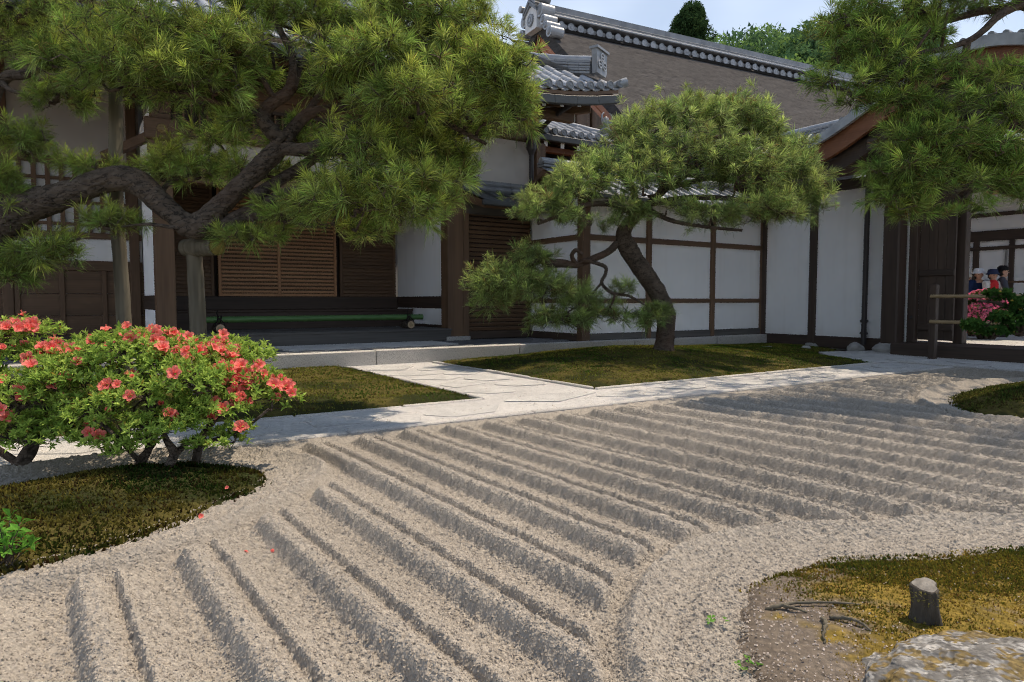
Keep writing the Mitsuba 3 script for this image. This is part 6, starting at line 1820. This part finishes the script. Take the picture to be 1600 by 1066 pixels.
def azalea(label, limbs, pads_, seed, per_area, n_flower, fl_pick):
    rng = np.random.default_rng(seed)
    t = thing('azalea_bush', label, 'azalea')
    nodes = []
    for k, l in enumerate(limbs):
        v, f = bark_tube(np.array(l, float), 16, 40, .16, seed + k)
        put('stem' if k else 'trunk', (v, f), 'bark', t, smooth=True)
        nodes += list(spline(np.array(l, float)[:, :3], 14)[5:])
    targets, pos, ax = [], [], []
    for (px, py, pz, rx, rz, _) in pads_:
        c, rad = np.array([px, py, pz]), np.array([rx * .95, rx * .95, rz])
        m = max(6, int(per_area * rx * rz * 4))
        u = rng.normal(size=(m, 3))
        u[:, 2] = np.where(u[:, 2] < -.2, -u[:, 2] * rng.random(m), u[:, 2])
        u /= np.linalg.norm(u, axis=1, keepdims=True)
        rr = rng.uniform(.25, 1, (m, 1)) ** .5
        pos.append(c + u * rad * rr + rng.normal(0, .01, (m, 3)))
        ax.append(u * .8 + [0, 0, .7] + rng.normal(0, .25, (m, 3)))
        k = max(3, m // 14)
        q = rng.normal(size=(k, 3))
        q /= np.linalg.norm(q, axis=1, keepdims=True)
        targets.append(c + q * rad * rng.uniform(.1, .6, (k, 1)))
    pos, ax = np.vstack(pos), np.vstack(ax)
    # drop shoots buried deep inside other pads
    br, tw = MB(), MB()
    _, nd = attach(nodes, np.vstack(targets), rng, .008, .004, 5, .12, br, segs=5)
    put('branches', br, 'bark', t, smooth=True, kind='stuff')
    axn = ax / np.linalg.norm(ax, axis=1, keepdims=True)
    sel = rng.random(len(pos)) < .6
    attach(nd, pos[sel] - axn[sel] * .02, rng, .003, .002, 3, .1, tw, grow=False, segs=3)
    put('twigs', tw, 'bark', t, kind='stuff')
    v, f, c = leaf_rosettes(pos, ax, rng, 9, .050, .155, (.16, .285, .045), (.43, .56, .12), (18, 72))
    put('leaves', (v, f), 'leaf', t, color=c, kind='stuff')
    # flowers sit on the outside, where the photograph has them
    score = np.log(fl_pick(pos)) * .8 + rng.gumbel(size=len(pos)) + 2.0 * (ax[:, 2] / np.linalg.norm(ax, axis=1)) - 2.2 * (ax @ [0, 1, 0])
    order = np.argsort(-score)[:n_flower]
    for k, i in enumerate(order):
        a = axn[i] * .6 + VIEWER * rng.uniform(.2, 1.0) + rng.normal(0, .25, 3)
        x, y, z = rot_basis(a, rng.normal(size=3))
        s = rng.uniform(.62, .95)
        kind = rng.choice(6, p=[.22, .2, .2, .14, .12, .12])
        put('flower', flower_ply[kind], None, t, to=mat(x * s, y * s, z * s, pos[i] + z * .018))
    return t


def zone(pts):
    """Weight by nearness to the drawn clusters (x, y, z, reach, weight)."""
    def w(p):
        out = np.full(len(p), .012)
        for x, y, z, r, k in pts:
            out += k * np.exp(-(np.linalg.norm((p - [x, y, z]) * [1, .6, 1], axis=1) / r) ** 2)
        return out
    return w
FLOWERS_MAIN = [(0.36, 5.25, 0.86, 0.12, 1), (0.5, 5.15, 0.8, 0.12, 1), (0.69, 4.91, 0.81, 0.14, 1.3), (0.81, 4.95, 0.82, 0.12, 1), (0.69, 4.79, 0.73, 0.1, 1), (0.79, 4.72, 0.65, 0.1, 0.8), (0.91, 4.64, 0.61, 0.1, 0.8), (1.14, 4.6, 0.59, 0.08, 1), (1.07, 4.65, 0.64, 0.08, 0.8), (1.0, 4.56, 0.42, 0.1, 0.5), (0.79, 4.46, 0.39, 0.08, 0.5), (0.94, 4.61, 0.48, 0.08, 0.6), (0.15, 5.26, 0.76, 0.1, 0.8), (-0.02, 5.37, 0.81, 0.1, 0.7), (1.27, 4.5, 0.41, 0.06, 0.5), (0.41, 4.57, 0.15, 0.04, 1.0), (0.92, 4.48, 0.26, 0.06, 0.4), (-0.16, 5.22, 0.66, 0.05, 0.4), (0.3, 4.79, 0.59, 0.05, 0.3)]
FLOWERS_LEFT = [(-0.31, 5.81, 0.92, 0.1, 1), (-0.23, 5.64, 0.91, 0.08, 1), (-0.11, 5.55, 0.78, 0.08, 0.8), (-0.06, 5.39, 0.76, 0.08, 1), (-0.16, 5.34, 0.69, 0.05, 0.3), (-0.36, 5.22, 0.55, 0.05, 0.6), (-0.3, 5.17, 0.43, 0.05, 0.4), (-0.33, 5.19, 0.35, 0.05, 0.4), (-0.19, 5.11, 0.55, 0.05, 0.3)]

azalea('red flowering azalea with several mossy stems at the centre of the moss island', AZALEA_LIMBS, AZALEA_PADS, 101, 1150, 190, zone(FLOWERS_MAIN))
azalea('red flowering azalea with a leaning trunk at the left edge', AZALEA2_LIMBS, AZALEA2_PADS, 102, 1150, 46, zone(FLOWERS_LEFT))

# a young plant at the lower left, weeds, fallen petals, roots
rng = np.random.default_rng(8)
sd = thing('seedling', 'small bright green leafy seedling at the lower left on the moss', 'seedling')
pts = np.column_stack([rng.normal(-.24, .06, 26), rng.normal(3.46, .06, 26), np.abs(rng.normal(.07, .05, 26)) + .03])
ax = np.column_stack([rng.normal(0, .5, 26), rng.normal(0, .5, 26), np.ones(26)])
v, f, c = leaf_rosettes(pts, ax, rng, 7, .055, .22, (.08, .24, .03), (.17, .36, .06))
put('leaves', (v, f), 'leaf', sd, color=c, kind='stuff')
tw = MB()
for p in pts:
    tw.tube(spline([[-.24 + rng.normal(0, .02), 3.46 + rng.normal(0, .02), 0], p * [.5, .5, .6] + np.array([-.24, 3.46, 0]) * .5, p], 5), .0022, 4, False)
put('stems', tw, 'bark', sd, kind='stuff')
for j, (x, y, n, lab) in enumerate(((1.68, 1.27, 5, 'tiny green weed in the gravel in front of the boulder'), (1.79, 1.50, 3, 'tiny green weed beside the rim of the gravel'))):
    pts = np.column_stack([rng.normal(x, .022, n), rng.normal(y, .022, n), rng.uniform(.012, .03, n)])
    v, f, c = leaf_rosettes(pts, np.column_stack([rng.normal(0, .3, (n, 2)), np.ones(n)]), rng, 4, .018, .42, (.10, .26, .04), (.20, .38, .08), (60, 88))
    tag(put('weed', (v, f), 'leaf', color=c), lab, 'weed')
for x, y, s, lab in ((.72, 4.02, .5, 'fallen red blossom on the moss by the azalea'), (.53, 3.68, .65, 'fallen red blossom on the gravel rim of the azalea island'), (.62, 3.05, .45, 'fallen red petal on a gravel ridge'), (.72, 3.02, .4, 'second fallen red petal on a gravel ridge')):
    x_, y_, z_ = rot_basis(rng.normal(0, 1, 3) + [0, 0, .4])
    z0 = float(gravel_height(np.array([x]), np.array([y]))[0]) + (.07 if x > .7 and y > 4 else .012)
    k = put('fallen_blossom', flower_ply[3], None, to=mat(x_ * .6 * s, y_ * .6 * s, z_ * .4 * s, [x, y, z0]))
    tag(k, lab, 'fallen blossom')
for j, (pts, lab) in enumerate((([(2.02, 1.47, .0), (2.07, 1.42, .014), (2.11, 1.40, .012), (2.19, 1.31, .013), (2.27, 1.27, -.002)], 'thin exposed root running towards the stump'),
                                ([(2.06, 1.43, .012), (2.06, 1.38, .012), (2.075, 1.345, .002)], 'short forked root below the longer root'),
                                ([(2.06, 1.28, .006), (2.01, 1.24, .013), (1.97, 1.22, .012), (1.93, 1.19, -.002)], 'curved root lying nearest to the gravel'),
                                ([(2.08, 1.27, .004), (2.10, 1.22, .013), (2.10, 1.17, .012), (2.09, 1.13, -.002)], 'curved root pointing at the boulder'))):
    s = spline([(a, b, c_ + float(z_on(RX, RY, RZ, a, b))) for a, b, c_ in pts], 24)
    s[:, :2] += rng.normal(0, .0016, (24, 2))
    tag(put('root', MB().tube(s, np.linspace(.0075, .003, 24) * (1 + .2 * rng.normal(size=24) * .5), 8), 'log', smooth=True), lab, 'root')
v, f = rock_mesh((.042, .035, .016), 9, 4, .5)
v = v * (1 + .12 * (meshkit.noise(v * 220) - .5))[:, None]
tag(put('sand_clump', (v + [.83, 1.97, .03], f), 'log_end', smooth=False), 'small tan clump of sand on a gravel ridge', 'sand clump')

# dark shrub in front of the fence
rng = np.random.default_rng(61)
shb = thing('evergreen_shrub', 'dark green shrub with thin twigs reaching over the bamboo fence from the right', 'shrub')
nodes = []
for k, l in enumerate(SHRUB_LIMBS):
    v, f = bark_tube(np.array(l, float), 10, 40, .15, 70 + k)
    put('stem' if k else 'trunk', (v, f), 'bark', shb, smooth=True)
    nodes += list(spline(np.array(l, float)[:, :3], 14)[3:])
pos, ax, tg = [], [], []
for (px, py, pz, rx, rz, _) in SHRUB_PADS:
    m = 46
    u = rng.normal(size=(m, 3))
    u /= np.linalg.norm(u, axis=1, keepdims=True)
    pos.append(np.array([px, py, pz]) + u * [rx, rx, rz] * rng.uniform(.3, 1, (m, 1)))
    ax.append(u + [0, 0, .6])
    tg.append(np.array([px, py, pz]) + rng.normal(0, .4, (4, 3)) * [rx, rx, rz])
pos, ax = np.vstack(pos), np.vstack(ax)
br = MB()
_, nd = attach(nodes, np.vstack(tg), rng, .010, .005, 5, .15, br)
attach(nd, pos, rng, .004, .0025, 3, .15, br, grow=True, segs=3)
put('branches', br, 'bark', shb, kind='stuff')
v, f, c = leaf_rosettes(pos, ax, rng, 11, .085, .24, (.022, .06, .014), (.05, .12, .03), (25, 85))
put('leaves', (v, f), 'leaf', shb, color=c, kind='stuff')
x_, y_, z_ = rot_basis([-.5, -.8, .2])
put('flower', flower_ply[0], None, shb, to=mat(x_ * .9, y_ * .9, z_ * .9, [9.42, 3.28, .42]))

# pink azalea beyond the gate
rng = np.random.default_rng(71)
pk = thing('azalea_bush', 'rounded azalea covered in pink blossom beyond the gate sill', 'azalea')
C0, RA = np.array([17.3, 7.14, .80]), np.array([.50, .52, .54])
st = MB()
for k in range(9):
    a = k * .7
    st.tube(spline([[17.3 + .12 * math.cos(a), 7.02 + .12 * math.sin(a), .22], [17.3 + .3 * math.cos(a), 7.02 + .3 * math.sin(a), .55], C0 + RA * [.6 * math.cos(a), .6 * math.sin(a), .1]], 8), np.linspace(.03, .012, 8), 6)
put('stems', st, 'bark', pk, smooth=True, kind='stuff')
u = rng.normal(size=(1500, 3))
u /= np.linalg.norm(u, axis=1, keepdims=True)
pos = C0 + u * RA * (rng.uniform(.75, 1, (1500, 1)) + .16 * (meshkit.noise(u * 2.4)[:, None] - .5))
pos = pos[pos[:, 2] > .36]
v, f, c = leaf_rosettes(pos, u[:len(pos)] * .2 + (pos - C0) + [0, 0, .3], rng, 8, .07, .3, (.05, .12, .03), (.11, .22, .05))
put('leaves', (v, f), 'leaf', pk, color=c, kind='stuff')
pn = (pos - C0) / RA
wgt = rng.random(len(pos)) < np.clip(.35 + 1.2 * (pn[:, 2] + .3), .25, .97)
pv, pf, pc = [], [], []
nn = 0
for p, q in zip(pos[wgt], pn[wgt]):
    x_, y_, z_ = rot_basis(q + rng.normal(0, .35, 3))
    for k in range(5):
        a = k * 1.257 + rng.random()
        d = x_ * math.cos(a) + y_ * math.sin(a)
        e = np.cross(z_, d)
        o = p + q * .03
        pv += [o, o + d * .03 - e * .021 + z_ * .01, o + d * .047 + z_ * .003, o + d * .03 + e * .021 + z_ * .01]
        pf += [[nn, nn + 1, nn + 2], [nn, nn + 2, nn + 3]]
        nn += 4
    col = np.array([.82, .20, .36]) * rng.uniform(.85, 1.15) + rng.uniform(-.03, .06) * np.array([0, 1, 1])
    pc += [col] * 20
put('blossoms', (np.array(pv), np.array(pf)), 'petal', pk, color=np.clip(np.array(pc), 0, 1), kind='stuff')


# ------------------------------------------------------------------ visitors beyond the gate
def hull(mb_list):
    out = manifold3d.Manifold()
    for a in mb_list:
        out = out + a
    return out


def bone(a, b, ra, rb, flat=None):
    def ball(p, r):
        m = manifold3d.Manifold.sphere(r, 20)
        if flat is not None:
            m = m.scale(flat)
        return m.translate(list(map(float, p)))
    return manifold3d.Manifold.batch_hull([ball(a, ra), ball(b, rb)])


def smooth_m(man, edge, it=6):
    man = man.refine_to_length(edge)
    m = man.to_mesh()
    t = trimesh.Trimesh(m.vert_properties[:, :3], m.tri_verts, process=True)
    trimesh.smoothing.filter_taubin(t, iterations=it)
    return np.array(t.vertices), np.array(t.faces)


def person(label, loc, face, h, shirt, trousers, hat, jacket=None, arm=0.0, look=0.0):
    """A standing visitor facing the direction `face` (degrees about z); built facing +x, joints scaled to the height h."""
    p = thing('person', label, 'person')
    s = h / 1.62
    M = T().translate(list(loc)) @ T().rotate([0, 0, 1], face) @ T().scale([s, s, s])

    def add(name, vf, bsdf, col=None, **k):
        key = numbered(f'{p}__{name}')
        v, f = vf
        d = mikit.ply((v, f), bsdf, smooth=True, color=None if col is None else np.tile(col, (len(v), 1)))
        d['to_world'] = M
        scene[key] = d
    # body: one skin surface with neck, head, arms and hands
    sh = 1.32
    L, R = [], []
    body = [bone((0, 0, 1.34), (.012, 0, 1.44), .052, .05), bone((-.005, 0, 1.49), (.02, 0, 1.53), .082, .088), bone((.035, 0, 1.45), (.05, 0, 1.43), .055, .045), bone((0, 0, .95), (0, 0, 1.28), .12, .13, (0.75, 1.2, 1))]
    hands = []
    for sd_, aa in ((1, arm), (-1, arm * .6)):
        S = np.array([0, .17 * sd_, sh])
        E = S + [.04 + .10 * aa, .05 * sd_, -.27 + .03 * aa]
        W = E + [.06 + .17 * aa, -.06 * sd_ * aa, -.22 + .26 * aa]
        d = (W - E) / np.linalg.norm(W - E)
        body += [bone(S, E, .055, .042), bone(E, W, .042, .028)]
        q = W + d * .07
        body.append(bone(W, q, .027, .032, (.7, 1, 1)))
        for k in range(4):
            o = np.array([0, 0, .012]) + np.array([0, .016 * (k - 1.5), 0])
            body.append(bone(q + o, q + o + d * (.065 - .006 * abs(k - 1.2)) - [0, 0, .018], .0105, .008))
        body.append(bone(W + d * .03, W + d * .07 + [0, -.045 * sd_, .012], .0125, .0095))
        L.append((S, E, W))
    add('body', smooth_m(hull(body), .022, 5), 'skin')
    # face: nose, eyes, mouth, ears are shaped as raised pieces
    fc = MB()
    v, f = lathe([(.016, -.02), (.014, .0), (.001, .022)], 8)
    x_, y_, z_ = rot_basis([.8, 0, -.5])
    fc.add(np.array([.112, 0, 1.487]) + v[:, :1] * x_ * .8 + v[:, 1:2] * y_ + v[:, 2:] * z_, f)
    for sd_ in (1, -1):
        v, f = lathe([(.012, -.03), (.022, 0), (.012, .03)], 8)
        fc.add(v * [1, .4, 1] + [.01, .088 * sd_, 1.495], f)
    add('face', fc.build(), 'skin')
    ey = MB()
    for sd_ in (1, -1):
        ey.mesh(trimesh.creation.icosphere(1, .011).apply_transform(trimesh.transformations.translation_matrix([.094, .033 * sd_, 1.512])))
        ey.box(.088, .104, .018 * sd_ - .012, .018 * sd_ + .03 if sd_ > 0 else .018 * sd_ + .012, 1.53, 1.537)
    add('eyes', ey.build(), 'hair')
    add('mouth', chamfer(.085, .099, -.022, .022, 1.444, 1.452, .003), 'cloth', (.42, .13, .11))
    hr = bone((-.025, 0, 1.50), (-.02, 0, 1.55), .095, .09) - manifold3d.Manifold.cube([.3, .4, .3]).translate([.045, -.2, 1.30])
    add('hair', smooth_m(hr, .03, 3), 'hair')
    # clothes
    top = [bone((0, 0, .92), (0, 0, 1.1), .135, .125, (.8, 1.2, 1)), bone((0, 0, 1.1), (-.005, 0, 1.26), .128, .135, (.8, 1.25, 1)), bone((0, -.12, 1.31), (0, .12, 1.31), .075, .075)]
    for S, E, W in L:
        top += [bone(S, E, .072, .058), bone(E, E + (W - E) * (.8 if jacket is not None else .3), .058, .048)]
    if jacket is None:
        add('shirt', smooth_m(hull(top), .03, 5), 'cloth', shirt)
    else:
        add('shirt', smooth_m(bone((.02, 0, .95), (.02, 0, 1.30), .125, .115, (.85, 1.1, 1)), .03, 4), 'cloth', shirt)
        jk = hull(top) - manifold3d.Manifold.cube([.3, .13, .62]).translate([.03, -.065, .80])
        add('jacket', smooth_m(jk, .03, 4), 'cloth', jacket)
    legs = [bone((0, -.08, .92), (0, .08, .92), .12, .12, (.9, 1, 1))]
    for sd_ in (1, -1):
        legs += [bone((0, .09 * sd_, .86), (.015, .10 * sd_, .47), .092, .066), bone((.015, .10 * sd_, .47), (-.01, .105 * sd_, .09), .066, .05)]
    add('trousers', smooth_m(hull(legs), .035, 5), 'cloth', trousers)
    for sd_ in (1, -1):
        add('shoe', smooth_m(bone((-.03, .105 * sd_, .045), (.12, .115 * sd_, .032), .046, .034), .025, 3), 'cloth', (.06, .05, .05))
    style, hc = hat
    if style == 'bucket':
        v, f = lathe([(.155, 1.535), (.158, 1.545), (.112, 1.585), (.106, 1.63), (.085, 1.665), (.001, 1.675), ], 24)
    elif style == 'brim':
        v, f = lathe([(.185, 1.54), (.186, 1.55), (.114, 1.575), (.108, 1.64), (.08, 1.665), (.001, 1.668)], 24)
    else:
        v, f = lathe([(.107, 1.535), (.112, 1.56), (.108, 1.61), (.075, 1.65), (.001, 1.662)], 24)
        if style == 'cap':
            q, g = lathe([(.10, 1.545), (.10, 1.553), (.001, 1.556)], 20)
            v, f = np.vstack([v, q * [1, .85, 1] + [.085, 0, 0]]), np.vstack([f, g + len(v)])
    add('hat', (v + [-.005, 0, 0], f), 'cloth', hc)


person('person in a white sun hat and navy top, facing right, second from the left', (18.5, 7.72, .235), 225, 1.60, (.018, .035, .10), (.05, .05, .06), ('bucket', (.70, .71, .74)), arm=.4)
person('person in a pale cap and blue shirt at the left, half behind the gate post', (18.4, 7.93, .235), 215, 1.50, (.03, .12, .50), (.10, .10, .10), ('cap', (.55, .52, .45)), arm=.2)
person('person in a navy hat and pale jacket over a red shirt', (18.5, 7.42, .235), 235, 1.57, (.55, .035, .04), (.08, .08, .09), ('bucket', (.03, .04, .085)), (.60, .59, .56), arm=.8)
person('person with a black cap and dark vest at the right, looking right', (18.8, 7.33, .235), 290, 1.67, (.06, .065, .085), (.05, .05, .06), ('round', (.012, .012, .014)), arm=.5)

# ------------------------------------------------------------------ wooded hill and a tall cedar beyond the roofs
HX, HY = np.meshgrid(np.linspace(20, 420, 90), np.linspace(40, 330, 70), indexing='ij')


def hill_z(x, y):
    d = np.hypot(x, y)
    az = np.degrees(np.arctan2(x, y))
    k = np.clip((az - 44) / 6, 0, 1)
    top = 42 + 15 * k * k * (3 - 2 * k)
    t = np.clip((d - 85) / 95, 0, 1)
    back = np.clip((d - 190) / 200, 0, 1)
    q = np.stack([x / 40, y / 40, x * 0], -1)
    return (top * t * t * (3 - 2 * t) * (1 - .6 * back) + 6 * (meshkit.fbm(q, 3, 4) - .5) * t) - .5


put('hill', (np.stack([HX.ravel(), HY.ravel(), hill_z(HX, HY).ravel()], 1), grid_faces(90, 70)), 'moss_ground', smooth=True)
tag('hill', 'wooded hill rising beyond the temple roofs', None, None, 'structure')


def leaf_cloud(c, rad, n, size, rng, c1, c2, shade):
    """Leaf clumps scattered through a lumpy crown."""
    u = rng.normal(size=(n, 3))
    u /= np.linalg.norm(u, axis=1, keepdims=True)
    lump = .72 + .5 * meshkit.fbm(u * 1.9 + c * .37, 3, 3)[:, None]
    p = c + u * rad * lump * rng.uniform(.55, 1, (n, 1)) ** .5
    e = rng.normal(size=(n, 3, 3)) * size
    v = (p[:, None] + e).reshape(-1, 3)
    k = rng.random((n, 1))
    col = (np.array(c1) * (1 - k) + np.array(c2) * k) * rng.uniform(.7, 1.25, (n, 1))
    return v, np.arange(3 * n).reshape(-1, 3), np.repeat(col, 3, 0)


rng = np.random.default_rng(15)
V, Fc, Cl, at = [], [], [], 0
count = 0
while count < 330:
    az, d = rng.uniform(44, 64), rng.uniform(95, 215)
    x, y = d * math.sin(math.radians(az)), d * math.cos(math.radians(az))
    z = float(hill_z(np.array(x), np.array(y)))
    r = rng.uniform(3.2, 5.6)
    pal = [((.08, .155, .07), (.15, .25, .10)), ((.15, .27, .07), (.27, .40, .11)), ((.06, .115, .065), (.105, .18, .09))][rng.choice(3, p=[.5, .28, .22])]
    v, f, c = leaf_cloud(np.array([x, y, z + r * .9]), np.array([r, r, r * rng.uniform(.9, 1.4)]), 380, .40, rng, *pal, 1)
    V.append(v); Fc.append(f + at); Cl.append(c); at += len(v)
    count += 1
put('forest', (np.vstack(V), np.vstack(Fc)), 'far_leaf', color=np.clip(np.vstack(Cl), 0, 1))
tag('forest', 'mixed light and dark green forest covering the hill', 'forest', None, 'stuff')

cd = thing('cedar_tree', 'tall dark cedar standing alone above the thatched roof ridge', 'cedar')
B = np.array([55.0, 50.8, 0])
put('trunk', MB().tube([B + [0, 0, -1], B + [0, 0, 15], B + [.1, 0, 31]], [.6, .45, .06], 12), 'bark', cd, smooth=True)
V, Fc, Cl, at = [], [], [], 0
lm = MB()
for k in range(130):
    h = rng.uniform(.05, 1) ** .55
    z = 12 + 19.6 * h
    r = 2.7 * math.sqrt(max(.02, 1 - max(0, (z - 24) / 7.8) ** 2)) * rng.uniform(.8, 1.1)
    a = rng.uniform(0, 6.28)
    r *= math.sqrt(rng.uniform(.1, 1))
    o = B + [r * .85 * math.cos(a), r * .85 * math.sin(a), z - .4]
    lm.tube([B + [0, 0, z], (B + [0, 0, z]) * .5 + o * .5 + [0, 0, .15], o], [.08, .06, .03], 5)
    v, f, c = leaf_cloud(o, np.array([1.0, 1.0, .7]) * rng.uniform(.8, 1.4), 520, .095, rng, (.026, .055, .022), (.055, .10, .036), 1)
    V.append(v); Fc.append(f + at); Cl.append(c); at += len(v)
put('limbs', lm, 'bark', cd, kind='stuff')
put('foliage', (np.vstack(V), np.vstack(Fc)), 'far_leaf', cd, color=np.clip(np.vstack(Cl), 0, 1), kind='stuff')

# dry needles dropped by the pines on path and moss
rng = np.random.default_rng(33)
n_ = 2600
x_, y_ = np.concatenate([rng.uniform(5.5, 12, 1500), rng.uniform(-1, 7, 1100)]), np.concatenate([rng.uniform(5.5, 10.8, 1500), rng.uniform(5.5, 10.8, 1100)])
z_ = np.full(n_, .022)
q_ = shapely.contains_xy(MOUND, x_, y_)
z_[q_] = z_on(MX, MY, MZ, x_[q_], y_[q_]) + .02
q_ = shapely.contains_xy(LEFT, x_, y_)
z_[q_] = .09
a_, l_ = rng.uniform(0, 6.28, n_), rng.uniform(.05, .11, n_)
d_ = np.stack([np.cos(a_), np.sin(a_), rng.normal(0, .08, n_)], 1) * l_[:, None]
s_ = np.stack([-np.sin(a_), np.cos(a_), a_ * 0], 1) * .0022
b_ = np.stack([x_, y_, z_], 1)
v = np.stack([b_ - s_, b_ + s_, b_ + d_], 1).reshape(-1, 3)
put('needle_litter', (v, np.arange(3 * n_).reshape(-1, 3)), 'needle', color=np.repeat(np.array([.22, .14, .07]) * rng.uniform(.5, 1.4, (n_, 1)), 3, 0))
tag('needle_litter', 'dry brown pine needles scattered over path and moss', 'pine needles', None, 'stuff')

for pre, grp in (('person', 'visitors beyond the gate'), ('pine_tree', 'pine trees of the courtyard'), ('root', 'exposed roots by the stump'), ('fallen_blossom', 'red blossoms fallen on moss and gravel'),
                 ('weed', 'tiny weeds at the gravel rim'), ('stone', 'small grey stones near the gate'), ('support_pole', 'poles that carry the big pine'), ('azalea_bush', 'azaleas in bloom')):
    for k in list(labels):
        if '__' not in k and (k == pre or k[:-4] == pre and k[-3:].isdigit()):
            labels[k]['group'] = grp
